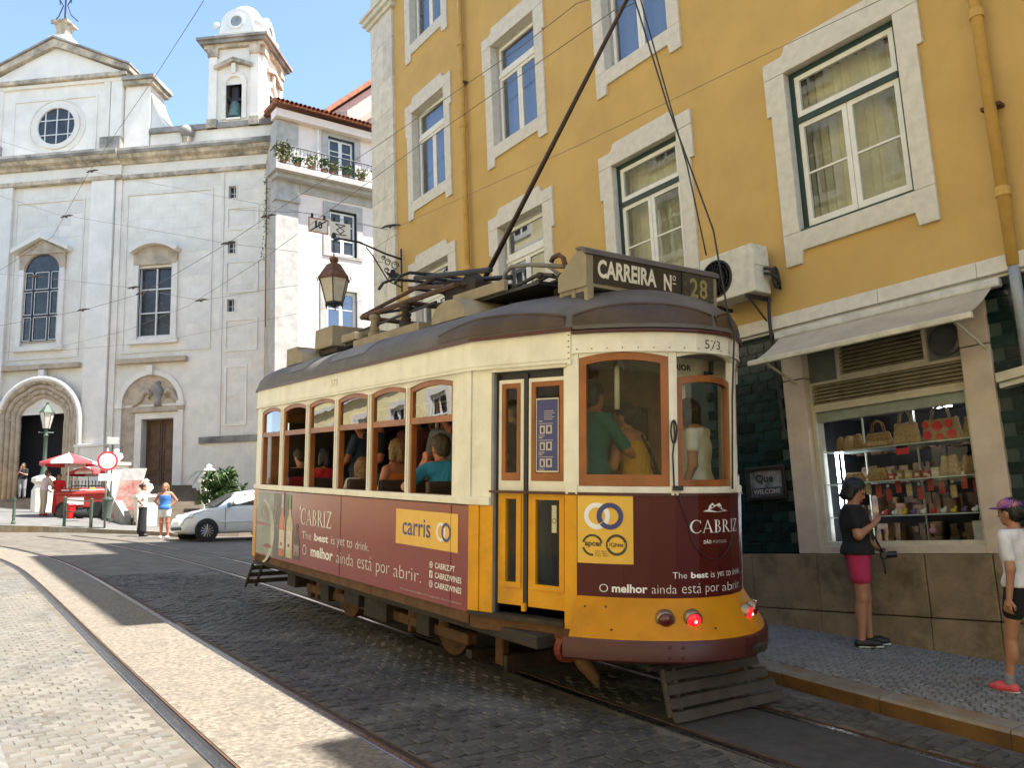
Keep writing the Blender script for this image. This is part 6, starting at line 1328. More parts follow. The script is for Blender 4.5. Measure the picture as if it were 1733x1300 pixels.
    if bottom:
        if lower in ('shorts', 'trousers'):
            fr = .5 if lower == 'shorts' else 1
            bp = infl([torso[0]], .009)
            for L in legs:
                p = L[0]; e = p[1] + (p[2] - p[1]) * (fr if fr < 1 else 1); bp.append(('c', p[1], e, p[3] + .014, p[3] + (p[4] - p[3]) * fr + .022))
                if fr == 1: bp.append(('c', L[1][1], L[1][2] + V3(0, 0, .02), L[1][3] + .018, L[1][4] + .026))
            sdf_obj('shorts' if fr < 1 else 'trousers', bp, bottom, root, h, .02, [(D['pel'] + up_t * .10, up_t)])
        else:
            bp = infl([torso[0]], .014) + [('c', D['hil'], D['anl'] + V3(0, 0, .10), .10, .13), ('c', D['hir'], D['anr'] + V3(0, 0, .10), .10, .13), ('c', D['pel'], (D['anl'] + D['anr']) / 2 + V3(0, 0, .10), .12, .14)]
            sdf_obj('skirt', bp, bottom, root, h, .05, [(D['pel'] + up_t * .10, up_t), (V3(0, 0, .06), V3(0, 0, -1))])
    if shoes:
        for ft in feet: sdf_obj('shoe', infl(ft, .009), shoes, root, h, .02)
    hm = HAIR.get(hair)
    if hm:
        hr = [('e', hp(0, -.022, .048), (.088, .103, .098), Rh)]
        cut = [(hp(0, .062, .03), Rh @ V3(0, .93, -.37))]
        if hairlen == 'short': hr += [('e', hp(0, -.055, -.01), (.078, .06, .08), Rh)]
        if hairlen in ('bob', 'long'):
            z = -.075 if hairlen == 'bob' else -.20
            hr += [('c', hp(.06, -.03, .03), hp(.072, -.03, z), .05, .04), ('c', hp(-.06, -.03, .03), hp(-.072, -.03, z), .05, .04), ('c', hp(0, -.06, .03), hp(0, -.075, z), .075, .055)]
        if hairlen == 'tail': hr += [('e', hp(0, -.055, -.01), (.078, .06, .08), Rh), ('e', hp(0, -.125, .02), (.03, .03, .03), Rh), ('c', hp(0, -.14, .01), hp(0, -.15, -.18), .032, .016)]
        if hairlen == 'bun': hr += [('e', hp(0, -.05, 0), (.075, .06, .08), Rh), ('e', hp(0, -.12, .06), (.045, .045, .045), Rh)]
        sdf_obj('hair', hr, hm, root, min(h, .012), .02, cut)
    if fine or h < .012:
        em = mat('dark_eye', (.01, .008, .007), .2, var=0)
        for s in (-1, 1): sdf_obj('eye', [('e', hp(.03 * s, .083, .008), (.014, .008, .008), Rh)], em, root, .003, .004)
    return root, dict(D=D, hp=hp, sc=sc)
# ---------------------------------------------------------------- who is in the street
C_BLACK = cloth('black', (.012, .012, .014)); C_PINK = cloth('hot_pink', (.52, .035, .11)); C_WHITE = cloth('white', (.72, .72, .72)); C_BLUE = cloth('sky_blue', (.04, .28, .50)); C_RED = cloth('red', (.60, .02, .03)); C_TEAL = cloth('teal', (.01, .14, .13)); C_MUST = cloth('mustard', (.62, .30, .015)); C_ROYAL = cloth('royal_blue', (.06, .20, .62)); C_GREY = cloth('grey', (.25, .25, .27)); C_LILAC = cloth('pale_lilac', (.55, .48, .50)); C_DENIM = cloth('denim', (.06, .09, .16)); C_ORANGE = cloth('orange', (.55, .16, .03))
M_SHOEB = mat('black_shoe', (.012, .012, .013), .5); M_SOLE = mat('white_rubber', (.7, .7, .66), .6)
M_SHOEP = mat('coral_shoe', (.75, .10, .11), .55)
wl_ = (7.88, 4.95)
w, K = make_person('woman in black T-shirt and pink shorts with a camera by the shop window', (wl_[0], wl_[1], GS(*wl_) + .004), math.radians(-146), dict(nek=(0, .015, 1.44), elr=(.215, .02, 1.13), wrr=(.085, .185, 1.235), handr=(-.55, .35, .5), ell=(-.22, .06, 1.14), wrl=(-.07, .20, .98), handl=(.6, .5, -.1), knl=(-.10, .03, .5), knr=(.08, .0, .5), anl=(-.11, .03, .085), anr=(.085, -.05, .085)), C_BLACK, C_PINK, 'tan', 'black', 'bob', M_SHOEB, 1.64, h=.0105, sleeve=.38, headpitch=-.5, headyaw=.05, fine=True, fat=1.13)
for s in (-.11, .085): sdf_obj('shoe_sole', [('c', (s, -.07 if s > 0 else .01, .012), (s, .12 if s > 0 else .2, .012), .042, .036)], M_SOLE, w, .01, .01, [(V3(0, 0, .018), V3(0, 0, 1)), (V3(0, 0, .0), V3(0, 0, -1))])
cw = w.matrix_world if False else Matrix.Translation(Vector((wl_[0], wl_[1], GS(*wl_)))) @ Matrix.Rotation(math.radians(-146), 4, 'Z') @ Matrix.Scale(1.64 / 1.7, 4)
cam_ = empty('hand_camera', label='black camera with strap hanging at the hip of the woman', cat='camera'); cam_.matrix_world = cw @ Matrix.Translation((-.0, .245, .925))
M_CAMB = mat('camera_black', (.012, .012, .013), .4)
MB().box(-.065, .065, -.03, .03, -.045, .04).build('camera_body', M_CAMB, cam_, bevel=.012); MB().box(-.025, .025, -.028, .028, .04, .065).build('viewfinder', M_CAMB, cam_, bevel=.008); MB().lathe([(.036, .03), (.036, .06), (.032, .065), (.034, .13), (.030, .13), (.02, .12), (0, .12)], (0, 0, 0), 18, axis='y').build('lens_barrel', M_CAMB, cam_, auto=40)
MB().tube([(-.065, 0, .02), (-.09, -.09, .24), (-.06, -.2, .45), (0, -.29, .535), (.06, -.2, .45), (.09, -.09, .24), (.065, 0, .02)], .008, 6).build('strap', M_CAMB, cam_, smooth=True); MB().tube([(.05, -.01, -.03), (.06, 0, -.16), (.02, 0, -.19), (-.02, 0, -.15)], .009, 5).build('strap', M_CAMB, cam_, smooth=True)
cl_ = (7.135, 3.11)
c, K = make_person('child in white T-shirt, black shorts and a bright patterned cap walking on the pavement', (cl_[0], cl_[1], GS(*cl_) + .004), math.radians(-8), dict(ell=(-.225, -.06, 1.10), wrl=(-.24, -.02, .84), elr=(.22, .06, 1.1), wrr=(.22, .2, .92), knl=(-.09, .10, .52), anl=(-.095, .17, .085), knr=(.09, -.04, .51), anr=(.09, -.24, .13), ftl=(0, 1, 0), ftr=(0, 1, -.2)), C_WHITE, C_BLACK, 'tan', 'black', 'tail', M_SHOEP, 1.47, h=.0105, sleeve=.42, fine=True, fat=.95)
hp = K['hp']
M_CAP = mat('patterned_cap', (.10, .05, .38), .8, col2=(.62, .20, .12), scale=17, var=.2)
sdf_obj('cap', [('e', hp(0, -.01, .06), (.092, .112, .085), None)], M_CAP, c, .008, .01, [(hp(0, 0, .045), V3(0, 0, -1))]); sdf_obj('cap_brim', [('e', hp(0, .10, .05), (.075, .085, .012), None)], M_CAP, c, .006, .006)
sdf_obj('hair_tie', [('e', hp(0, -.135, .005), (.03, .025, .028), None)], C_RED, c, .008, .01)
for s, y, z in ((-.095, .17, 0), (.09, -.24, .045)): sdf_obj('sock', [('c', (s, y, z + .09), (s, y - .005, z + .15), .044, .044)], C_GREY, c, .01, .01); sdf_obj('shoe_sole', [('c', (s, y - .04, z + .012), (s, y + .15, z + .012), .042, .036)], M_SOLE, c, .01, .01, [(V3(0, 0, z + .018), V3(0, 0, 1)), (V3(0, 0, z + .0), V3(0, 0, -1))])
mb = MB(lambda x, y, z: (-.03 - x, -.134, 1.02 + y))
# people by the church
akl = dict(ell=(-.33, -.06, 1.17), wrl=(-.17, .03, 1.0), elr=(.33, -.06, 1.17), wrr=(.17, .03, 1.0), handl=(.8, .3, -.2), handr=(-.8, .3, -.2))
make_person('woman in white top and long black skirt standing at the far kerb', (6.30, 28.75, G(6.3, 28.75)), math.radians(-110), dict(ell=(-.30, -.12, 1.15), wrl=(-.17, .0, .99), elr=(.30, -.1, 1.15), wrr=(.16, .02, .99), handl=(.8, .3, -.2), handr=(-.8, .3, -.2)), C_WHITE, C_BLACK, 'light', 'brown', 'bun', M_SHOEB, 1.66, h=.02, sleeve=.5, lower='skirt')
make_person('woman in blue sleeveless top and white shorts standing at the far kerb', (6.64, 27.4, G(6.64, 27.4)), math.radians(150), akl, C_ROYAL, C_WHITE, 'red', 'fair', 'bob', M_SOLE, 1.68, h=.02, sleeve=0)
make_person('man in pale lilac shirt leaning towards the fruit stall', (4.48, 36.96, H(4.48, 36.96)), math.radians(-75), dict(nek=(0, .10, 1.42), che=(0, .04, 1.23), shl=(-.175, .09, 1.365), shr=(.175, .09, 1.365), elr=(.22, .22, 1.12), wrr=(.12, .42, 1.05), ell=(-.24, .05, 1.1), wrl=(-.2, .25, .95)), C_LILAC, cloth('beige', (.42, .36, .28)), 'light', 'grey', 'short', mat('red_shoe', (.4, .05, .06), .6), 1.74, h=.022, lower='trousers')
make_person('stall keeper in red apron under the umbrella', (4.98, 36.9, H(4.98, 36.9)), math.radians(170), dict(ell=(-.24, .1, 1.1), wrl=(-.15, .3, 1.05), elr=(.24, .1, 1.1), wrr=(.15, .3, 1.05)), C_RED, C_RED, 'tan', 'brown', 'short', M_SHOEB, 1.6, h=.022, lower='skirt')
make_person('person in black top standing in the church doorway', (4.53, 44.7, 2.26), math.radians(160), dict(elr=(.2, .1, 1.15), wrr=(.05, .18, 1.4), handr=(0, .1, 1), ell=(-.2, .12, 1.12), wrl=(-.02, .22, 1.2)), C_BLACK, C_GREY, 'tan', 'brown', 'long', M_SHOEB, 1.62, h=.024, lower='trousers')
# passengers
FR = tm_
SIT = dict(pel=(0, 0, .54), che=(0, .01, .83), nek=(0, .0, 1.03), shl=(-.175, 0, .975), shr=(.175, 0, .975), hil=(-.09, .02, .52), hir=(.09, .02, .52), knl=(-.11, .42, .52), knr=(.11, .42, .52), anl=(-.11, .40, .09), anr=(.11, .40, .09), ell=(-.23, .05, .70), elr=(.23, .05, .70), wrl=(-.13, .28, .62), wrr=(.13, .28, .62))
def sit(**k): d = dict(SIT); d.update(k); return d
FL = .845
def rider(label, w, l, yaw, J, top, bot, **k): return make_person(label, (w, l, FL), yaw, J, top, bot, parent_frame=FR, shoes=M_SHOEB, h=k.pop('h', .02), lower='trousers', group='passengers in the tram', **k)
for k, (a, b, yw, t, hr, d) in enumerate(((1.0, 3.75, 1.2, C_BLACK, 'black', 0), (1.02, 5.0, -1.0, cloth('maroon', (.09, .02, .02)), 'brown', 0), (.98, 5.9, 1.4, C_BLACK, 'black', 0), (1.05, 6.6, .6, C_DENIM, 'brown', 0))):
    rider(['aisle passenger in black between the man in blue and the orange top', 'aisle passenger in maroon behind the fourth side window', 'aisle passenger in black behind the third side window', 'aisle passenger in dark blue behind the second side window'][k], a, b, yw, dict(elr=(.30, .16, 1.42), wrr=(.2, .3, 1.62), handr=(0, 0, 1), ell=(-.26, .05, 1.1), wrl=(-.18, .22, 1.0)), t, C_DENIM, skin='red', hair=hr, h=.024, sleeve=.4)
# elbow on the window ledge, chin in hand
rider('passenger in bright blue T-shirt leaning an elbow out of the tram window', .47, 3.25, 0, sit(nek=(-.05, .07, 1.03), shl=(-.22, .05, .965), shr=(.13, .0, .985), ell=(-.395, .10, .80), wrl=(-.16, .235, .985), handl=(.45, .0, .9), head=(-.03, .11, 1.16)), C_BLUE, C_DENIM, skin='red', hair='grey', h=.011, sleeve=.5, headpitch=-.12, H=1.74)
rider('passenger in orange top with bare shoulders behind the fifth side window', .46, 4.28, .25, sit(nek=(0, .03, 1.03)), C_ORANGE, C_BLACK, skin='red', hair='fair', hairlen='bob', sleeve=0, h=.015)
rider('long-haired passenger in white top seated low behind the fourth side window', .38, 5.05, -.2, sit(), C_WHITE, C_DENIM, skin='tan', hair='fair', hairlen='long', H=1.45)
rider('passenger in red T-shirt behind the third side window', .36, 6.1, .1, sit(), C_RED, C_DENIM, skin='tan', hair='black', hairlen='bob', sleeve=.5, h=.015, H=1.62)
rider('child in dark top with head bowed behind the second side window', .36, 6.98, .2, sit(ell=(-.28, .12, .72), wrl=(-.12, .22, .9)), C_BLACK, C_DENIM, skin='tan', hair='brown', headpitch=-.5, H=1.62)
UP = dict(elr=(.27, .08, 1.5), wrr=(.22, .12, 1.72), handr=(0, 0, 1))
for k, (a, b, yw, t, hr, d) in enumerate(((1.22, 3.2, .4, C_BLACK, 'black', 'standing'), (1.15, 4.4, -.6, C_GREY, 'brown', 'standing'), (1.3, 5.4, .2, C_BLACK, 'black', 'standing'))):
    rider(['standing passenger in black holding the rail nearest the tram door', 'standing passenger in grey holding the rail in mid-saloon', 'standing passenger in black holding the rail at the far saloon end'][k], a, b, yw, dict(UP), t, C_DENIM, skin='tan', hair=hr, h=.024)
rider('passenger in red top standing behind the closed tram door', .62, 1.92, 1.2, dict(), cloth('coral', (.60, .16, .12)), C_DENIM, skin='light', hair='brown', H=1.62, h=.016)
rider('man in teal T-shirt and dark cap at the big end window of the tram', .80, 1.50, math.radians(-78), dict(nek=(0, .04, 1.43), elr=(.27, .14, 1.15), wrr=(.24, .40, 1.02), handr=(-.05, .9, -.45), elf=None) if False else dict(nek=(0, .04, 1.43), elr=(.27, .14, 1.15), wrr=(.24, .40, 1.02), handr=(-.05, .9, -.45)), C_TEAL, C_DENIM, skin='red', hair='black', H=1.72, h=.012, sleeve=.55)
y_, K = rider('woman in mustard strappy top with her back to the end window of the tram', 1.20, 1.36, .35, dict(nek=(0, .10, 1.38), che=(0, .03, 1.21), shl=(-.18, .06, 1.34), shr=(.18, .06, 1.34), elr=(.24, .14, 1.10), wrr=(.2, .35, 1.0), ell=(-.26, .1, 1.08), wrl=(-.2, .3, .95)), C_MUST, C_DENIM, skin='red', hair='black', hairlen='bun', H=1.60, h=.012, sleeve=0)
MB().tube([(-.10, -.10, 1.36), (0, -.13, 1.22), (.12, -.13, 1.08), (.18, -.08, .98)], .013, 6).build('bag_strap', C_BLACK, y_, smooth=True); sdf_obj('bag', [('e', (.20, -.05, .98), (.07, .09, .11), None)], mat('brown_bag', (.05, .025, .015), .5), y_, .015, .01)
rider('passenger in white top with a black mesh bag at the end of the tram', 1.50, .98, math.radians(30), dict(nek=(0, .06, 1.40)), C_WHITE, C_BLACK, skin='tan', hair='black', hairlen='bob', H=1.6, h=.014, sleeve=.3)
# ---------------------------------------------------------------- car
M_CAR = mat('pale_blue_white_car_paint', (.72, .76, .80), .22, var=.02, coat=.6); M_TYRE = mat('tyre_rubber', (.015, .015, .016), .85); M_ALLOY = mat('alloy_wheel', (.45, .45, .46), .3, metal=.8, var=.05); M_PLAS = mat('black_plastic', (.02, .02, .022), .6)
M_CGL = mat('car_window_glass', (.02, .024, .026), .05, var=0, spec=.8)
car = empty('parked_car', (8.4, 26.1, G(8.4, 26.1)), math.radians(3), 'pale blue-white small hatchback parked nose towards the church steps', 'car')
# local: x along the car (nose at -1.78), y across (near side -), z up
ST = [(-1.78, .45, .30, .48, .48, .48), (-1.70, .62, .24, .66, .66, .60), (-1.45, .74, .20, .80, .80, .70), (-1.1, .795, .20, .90, .905, .72), (-.75, .81, .20, .95, .97, .70), (-.35, .815, .20, .975, 1.28, .56), (.0, .815, .20, .985, 1.44, .53), (.4, .815, .20, .985, 1.485, .53), (.85, .81, .20, .985, 1.46, .53), (1.25, .80, .22, .98, 1.36, .52), (1.55, .76, .26, .95, 1.12, .52), (1.72, .66, .32, .85, .88, .5), (1.78, .5, .42, .6, .62, .42)]
def csec(x, w, zs, zb, zr, wr):
    L = [(x, 0, zs), (x, w * .86, zs), (x, w * .97, zs + .08), (x, w, (zs + zb) * .5), (x, w * .985, zb - .06), (x, w * .95, zb), (x, (w * .95 + wr) / 2 + .02, (zb + zr) / 2), (x, wr, zr - .035 if zr - zb > .1 else zr), (x, wr * .7, zr), (x, 0, zr + .012)]
    return L
mb = MB(); rows = [csec(*s) for s in ST]
mb.grid(rows); mb.grid([[(x, -y, z) for x, y, z in r] for r in rows]); mb.quad(*[p for p in rows[0]], *[(x, -y, z) for x, y, z in rows[0][::-1]]); mb.quad(*[p for p in rows[-1]], *[(x, -y, z) for x, y, z in rows[-1][::-1]])
mb.build('car_body', M_CAR, car, smooth=True)
def glassp(P, name='side_window', off=.012):
    for sg in (-1, 1):
        m_ = MB(); i = m_.pts([(x, sg * (y + off), z) for x, y, z in P]); m_.f.append(list(range(i, i + len(P)))); m_.build(name, M_CGL, car)
def yat(x, f):   # width on the glasshouse between belt (0) and roof (1)
    S = np.array(ST); w = np.interp(x, S[:, 0], S[:, 1]); zb = np.interp(x, S[:, 0], S[:, 3]); zr = np.interp(x, S[:, 0], S[:, 4]); wr = np.interp(x, S[:, 0], S[:, 5])
    y0 = w * .95; ym = (y0 + wr) / 2 + .02; return (y0 + (ym - y0) * f * 2 if f < .5 else ym + (wr - ym) * (f - .5) * 2), zb + (zr - .035 - zb) * f
gp_ = lambda x, f: (x, *yat(x, f))
glassp([gp_(-.52, .08), gp_(.0, .06), gp_(.48, .06), gp_(.48, .5), gp_(.48, .88), gp_(.1, .88), gp_(-.2, .85), gp_(-.38, .5)]); glassp([gp_(.58, .06), gp_(1.05, .08), gp_(1.25, .4), gp_(1.1, .8), gp_(.58, .88), gp_(.58, .5)])
mb = MB(); R1 = [(x, y, z) for x, y, z in ((-.86, .56, .985), (-.70, .60, 1.09), (-.45, .56, 1.24), (-.22, .50, 1.37))]
mb.grid([[(x, -y, z + .015) for x, y, z in R1], [(x - .05, -y * .4, z + .035) for x, y, z in R1], [(x - .05, y * .4, z + .035) for x, y, z in R1], [(x, y, z + .015) for x, y, z in R1]]); mb.build('windscreen', M_CGL, car, smooth=True)
for x in (-1.15, 1.15):
    for sg in (-1, 1):
        MB().lathe([(.345, .0), (.345, .02), (.30, .03)], (x, sg * .80 - (.01 if sg < 0 else .01), .30), 24, axis='y').build('wheel_arch', M_PLAS, car)
        wh = empty('wheel', (x, sg * .76, .285), 0, parent=car)
        f = sg
        MB(lambda a, b, c: (a, b * f, c)).lathe([(.19, -.08), (.285, -.08), (.292, .0), (.285, .075), (.21, .085), (.19, .07)], (0, 0, 0), 28, axis='y').build('tyre', M_TYRE, wh, auto=40)
        MB(lambda a, b, c: (a, b * f, c)).lathe([(.0, .05), (.19, .05), (.2, .075), (.19, .08)], (0, 0, 0), 28, axis='y').build('rim', M_PLAS, wh)
        for k in range(12): 
            a = 2 * math.pi * k / 12; MB(lambda p, q, r: (p, q * f, r)).tube([(.05 * math.cos(a), .075, .05 * math.sin(a)), (.185 * math.cos(a), .075, .185 * math.sin(a))], .015, 5).build('spoke', M_ALLOY, wh)
        MB(lambda a, b, c: (a, b * f, c)).lathe([(.0, .09), (.045, .088), (.06, .07)], (0, 0, 0), 14, axis='y').build('hub_cap', M_ALLOY, wh)
for sg in (-1, 1):
    MB().ball((-1.52, sg * .58, .70), (.11, .13, .10), 12, 8).build('headlight', mat('headlight_glass', (.7, .72, .74), .1, spec=.9), car, smooth=True); MB().ball((-1.70, sg * .5, .45), (.05, .07, .05), 10, 6).build('fog_light', MATS['headlight_glass'], car, smooth=True)
    MB().ball((-.55, sg * .93, 1.02), (.07, .10, .075), 12, 8).build('wing_mirror', mat('blue_mirror', (.16, .33, .48), .3), car, smooth=True); MB().tube([(-.5, sg * .78, .97), (-.55, sg * .9, .99)], .025, 6).build('mirror_arm', M_PLAS, car)
    MB().box(.28, .46, sg * .825 - .012, sg * .825 + .012, .80, .83).build('door_handle', M_ALLOY, car, bevel=.006)
    for xs in (-.62, .55): MB().box(xs, xs + .008, sg * .818 - .004, sg * .818 + .004, .30, .95).build('door_seam', M_PLAS, car)
    MB().box(-.8, .85, sg * .825 - .01, sg * .825 + .01, .52, .555).build('side_trim', M_CAR, car)
MB().box(-1.80, -1.70, -.45, .45, .33, .42).build('lower_grille', M_PLAS, car, bevel=.02); MB().box(-1.785, -1.75, -.26, .26, .47, .57).build('number_plate', M_WHITE, car)
# ---------------------------------------------------------------- street furniture by the church
M_LAMPG = mat('green_lamp_iron', (.06, .10, .07), .55, var=.1); M_LGL = mat('frosted_lamp_glass', (.62, .62, .56), .4, var=.05)
def gz(x, y): return H(x, y)
lp_ = (4.72, 39.2)
st = empty('street_lamp', (*lp_, gz(*lp_)), 0, 'green iron street lamp on a stone pedestal in front of the church portal', 'lamp')
zb = gz(*lp_); MB().lathe([(.42, 0), (.42, .9), (.36, 1.0), (.30, 1.15), (.44, 1.25), (.44, 1.4), (.2, 1.5)], (0, 0, 0), 8).build('pedestal', M_CH2, st); MB().lathe([(.15, 1.5), (.10, 1.8), (.075, 2.2), (.07, 3.1), (.10, 3.15), (.06, 3.25), (.06, 3.45)], (0, 0, 0), 12).build('column', M_LAMPG, st, auto=40)
MB().tube([(-.28, 0, 3.28), (.28, 0, 3.28)], .03, 6).build('ladder_bar', M_LAMPG, st); MB().lathe([(.13, 3.45), (.27, 4.1)], (0, 0, 0), 6, caps=False).build('lantern_glass', M_LGL, st); MB().lathe([(.31, 4.1), (.25, 4.2), (.10, 4.4), (.05, 4.45), (.05, 4.55), (.0, 4.6)], (0, 0, 0), 6).build('lantern_roof', M_LAMPG, st)
for k in range(6): a = math.pi / 3 * k; MB().tube([(.13 * math.cos(a), .13 * math.sin(a), 3.45), (.27 * math.cos(a), .27 * math.sin(a), 4.1)], .012, 5).build('lantern_bar', M_LAMPG, st)
def bollard(x, y, label, hgt=.92):
    b = empty('bollard', (x, y, gz(x, y)), 0, label, 'bollard', 'bollards on the far pavement')
    MB().lathe([(.05, 0), (.045, hgt - .12), (.06, hgt - .11), (.06, hgt - .07), (.045, hgt - .06), (.055, hgt - .02), (.0, hgt)], (0, 0, 0), 12).build('post', M_LAMPG, b, auto=40); MB().lathe([(.07, 0), (.07, .06), (.05, .1)], (0, 0, 0), 12).build('foot', M_LAMPG, b)
bollard(3.2, 33.6, 'slim green bollard standing alone at the picture edge by the portal steps'); 
rl = empty('pavement_barrier', (4.9, 31.9, gz(4.9, 31.9)), 0, 'low green barrier of two posts and rails on the far kerb', 'barrier')
A_, B_ = Vector((4.62, 32.6)), Vector((5.3, 31.7))
for p in (A_, B_): MB(lambda x, y, z: (x - 4.9, y - 31.9, z - gz(4.9, 31.9))).lathe([(.055, 0), (.05, .95), (.065, .97), (.0, 1.02)], (p.x, p.y, gz(p.x, p.y)), 12).build('post', M_LAMPG, rl)
for zz in (.9, .5): MB(lambda x, y, z: (x - 4.9, y - 31.9, z - gz(4.9, 31.9))).tube([(A_.x, A_.y, gz(*A_) + zz), (B_.x, B_.y, gz(*B_) + zz)], .022, 6).build('rail', M_LAMPG, rl)
sg_ = (5.72, 31.6)
s_ = empty('road_sign', (*sg_, gz(*sg_)), 0, 'round white road sign with red rim and plate on a post', 'sign')
FS = Matrix.Rotation(math.radians(8), 3, 'Z')
fs = lambda x, y, z: tuple(FS @ Vector((x, z, y)))
MB().tube([(0, .05, 0), (0, .05, 2.75)], .035, 10).build('post', mat('galvanised_post', (.30, .31, .31), .5, metal=.5), s_, smooth=True)
for r0, r1, y0, m_, nm in ((0, .265, -.006, M_WHITE, 'sign_face'), (.255, .335, -.004, mat('red_sign_rim', (.55, .02, .03), .5), 'sign_rim')):
    mb = MB(); n = 36; rws = [[(r * math.cos(2 * math.pi * k / n), y0 - d, 2.30 + r * math.sin(2 * math.pi * k / n)) for k in range(n)] for r, d in ((r0 + .001, 0), (r0 + .001, .012), (r1, .012), (r1, 0))]; mb.grid(rws, True); mb.build(nm, m_, s_)
MB().box(-.26, .26, -.012, .0, 1.62, 1.86).build('text_plate', M_WHITE, s_); MB().box(-.2, .2, -.014, -.0125, 1.70, 1.715).build('plate_print', M_GREYP, s_); MB().box(-.2, .15, -.014, -.0125, 1.76, 1.775).build('plate_print', M_GREYP, s_)
bn = empty('litter_bin', (5.74, 31.45, gz(5.74, 31.45)), 0, 'grey-green litter bin strapped to the road sign post', 'bin'); MB().lathe([(.13, .35), (.17, .95), (.18, .97)], (0, 0, 0), 12).build('bin_body', mat('grey_green_bin', (.10, .13, .11), .6), bn, auto=40); MB().lathe([(.19, .97), (.17, 1.03), (.0, 1.08)], (0, 0, 0), 12).build('lid', mat('dark_bin_lid', (.06, .08, .07), .5), bn)
spk = empty('floodlight', (6.2, 33.4, gz(6.2, 33.4)), 0, 'small grey floodlight on a pole above the round road sign', 'floodlight'); MB().tube([(0, 0, 0), (0, 0, 2.9)], .03, 8).build('pole', M_LAMPG, spk); MB().box(-.22, .2, -.1, .12, 2.85, 3.12).build('lamp_housing', mat('pale_grey_metal', (.45, .46, .44), .4), spk, bevel=.02)
# fruit stall
M_REDP = mat('red_stall_paint', (.42, .035, .03), .5, var=.1); M_CANR = mat('red_canvas', (.62, .05, .06), .8, var=.06); M_CANW = mat('white_canvas', (.80, .74, .73), .8, var=.05)
def umbrella(x, y, z, r, hgt, label):
    u = empty('umbrella', (x, y, z), 0, label, 'umbrella', 'stall umbrellas'); n = 8
    for k in range(n):
        a0, a1 = 2 * math.pi * k / n, 2 * math.pi * (k + 1) / n; mb = MB()
        rows = []
        for f, dz in ((.02, .0), (.35, .13), (.7, .28), (1.0, .42), (1.01, .56)):
            rows.append([(r * f * math.cos(a0 + (a1 - a0) * t) * (1 - .04 * math.sin(math.pi * t)), r * f * math.sin(a0 + (a1 - a0) * t) * (1 - .04 * math.sin(math.pi * t)), hgt - dz * r * .85) for t in (0, .25, .5, .75, 1)])
        mb.grid(rows); mb.build('canopy_panel', M_CANW if k % 2 else M_CANR, u, smooth=True)
    MB().tube([(0, 0, 0), (0, 0, hgt + .05)], .022, 8).build('pole', M_ALLOY, u)
    for k in range(n): a = 2 * math.pi * k / n; MB().tube([(0, 0, hgt - .03), (r * math.cos(a), r * math.sin(a), hgt - .42 * r * .85)], .01, 4).build('rib', M_ALLOY, u)
umbrella(5.2, 36.3, gz(5.2, 36.3), 1.0, 2.45, 'larger red and white stall umbrella over the cart'); umbrella(6.05, 37.2, gz(6.05, 37.2), .8, 1.95, 'smaller red and white umbrella behind the round road sign')
ct = empty('fruit_cart', (5.75, 36.2, gz(5.75, 36.2)), math.radians(-20), 'red fruit cart with a sloping counter under the umbrellas', 'cart')
MB().box(-.85, .85, -.4, .4, .35, .85).build('cart_box', M_REDP, ct, bevel=.02); MB().prism([(-.45, .85), (.45, .85), (.45, 1.12), (-.45, .92)], -.9, .9, T=lambda a, b, c: (c, a, b)).build('counter', M_REDP, ct); MB().box(-.5, .1, -.42, -.41, .45, .75).build('front_plate', M_CANW, ct)
for x in (-.6, .6): MB().lathe([(.0, -.03), (.28, -.03), (.28, .03), (.0, .03)], (x, -.46, .28), 20, axis='y').build('cart_wheel', M_TYRE, ct)
for k, (x, y, c) in enumerate(((-.6, 0, (.6, .05, .03)), (-.3, .1, (.65, .25, .03)), (0, -.05, (.55, .03, .04)), (.3, .1, (.6, .4, .05)), (.6, 0, (.5, .04, .05)))):
    f = empty('fruit_tray', tuple(Matrix.Translation(ct.location) @ Matrix.Rotation(math.radians(-20), 4, 'Z') @ Vector((x, y, 1.0))), math.radians(-20), ['red fruit tray at the stall keeper end of the cart', 'orange fruit tray, second along the cart counter', 'dark red fruit tray in the middle of the cart counter', 'yellow fruit tray, fourth along the cart counter', 'red fruit tray at the cart end by the round sign'][k], 'tray', 'fruit trays on the cart')
    MB().box(-.13, .13, -.2, .2, .0, .05).build('tray', M_WHITEP, f); m_ = mat('fruit_%d' % k, c, .4); mb = MB()
    for q in range(14): mb.ball((random.uniform(-.1, .1), random.uniform(-.16, .16), .08), .04, 6, 4)
    tag(mb.build('fruit', m_, f), kind='stuff')
bk = empty('bucket', (5.22, 35.6, gz(5.22, 35.6)), 0, 'red plastic bucket on the pavement in front of the cart', 'bucket'); MB().lathe([(.15, 0), (.20, .46), (.22, .47), (.22, .50), (.19, .5)], (0, 0, 0), 18).build('bucket_body', mat('red_plastic', (.62, .02, .02), .35), bk, auto=40); MB().tube([(.21 * math.cos(a), 0, .48 + .06 * math.sin(a)) for a in [math.pi * k / 10 for k in range(11)]], .008, 5).build('handle', M_PLAS, bk)
bg_ = empty('bag', (5.55, 35.5, gz(5.55, 35.5)), 0, 'black bag lying beside the red bucket', 'bag'); sdf_obj('bag_body', [('e', (0, 0, .16), (.24, .16, .16), None), ('e', (.12, 0, .2), (.14, .13, .14), None)], C_BLACK, bg_, .025, .04); MB().tube([(-.12, 0, .28), (-.06, 0, .4), (.06, 0, .4), (.12, 0, .3)], .012, 5).build('bag_handle', M_PLAS, bg_)
bd = empty('menu_board', (6.72, 34.3, gz(6.72, 34.3)), math.radians(-6), 'tall leaning board printed with fruit drinks beside the steps', 'board')
MB(lambda a, b, c: (a + b * .22, c - b * .12, b)).box(-.42, .42, 0, 1.95, -.02, .02).build('board', mat('pale_board', (.62, .60, .58), .5), bd)
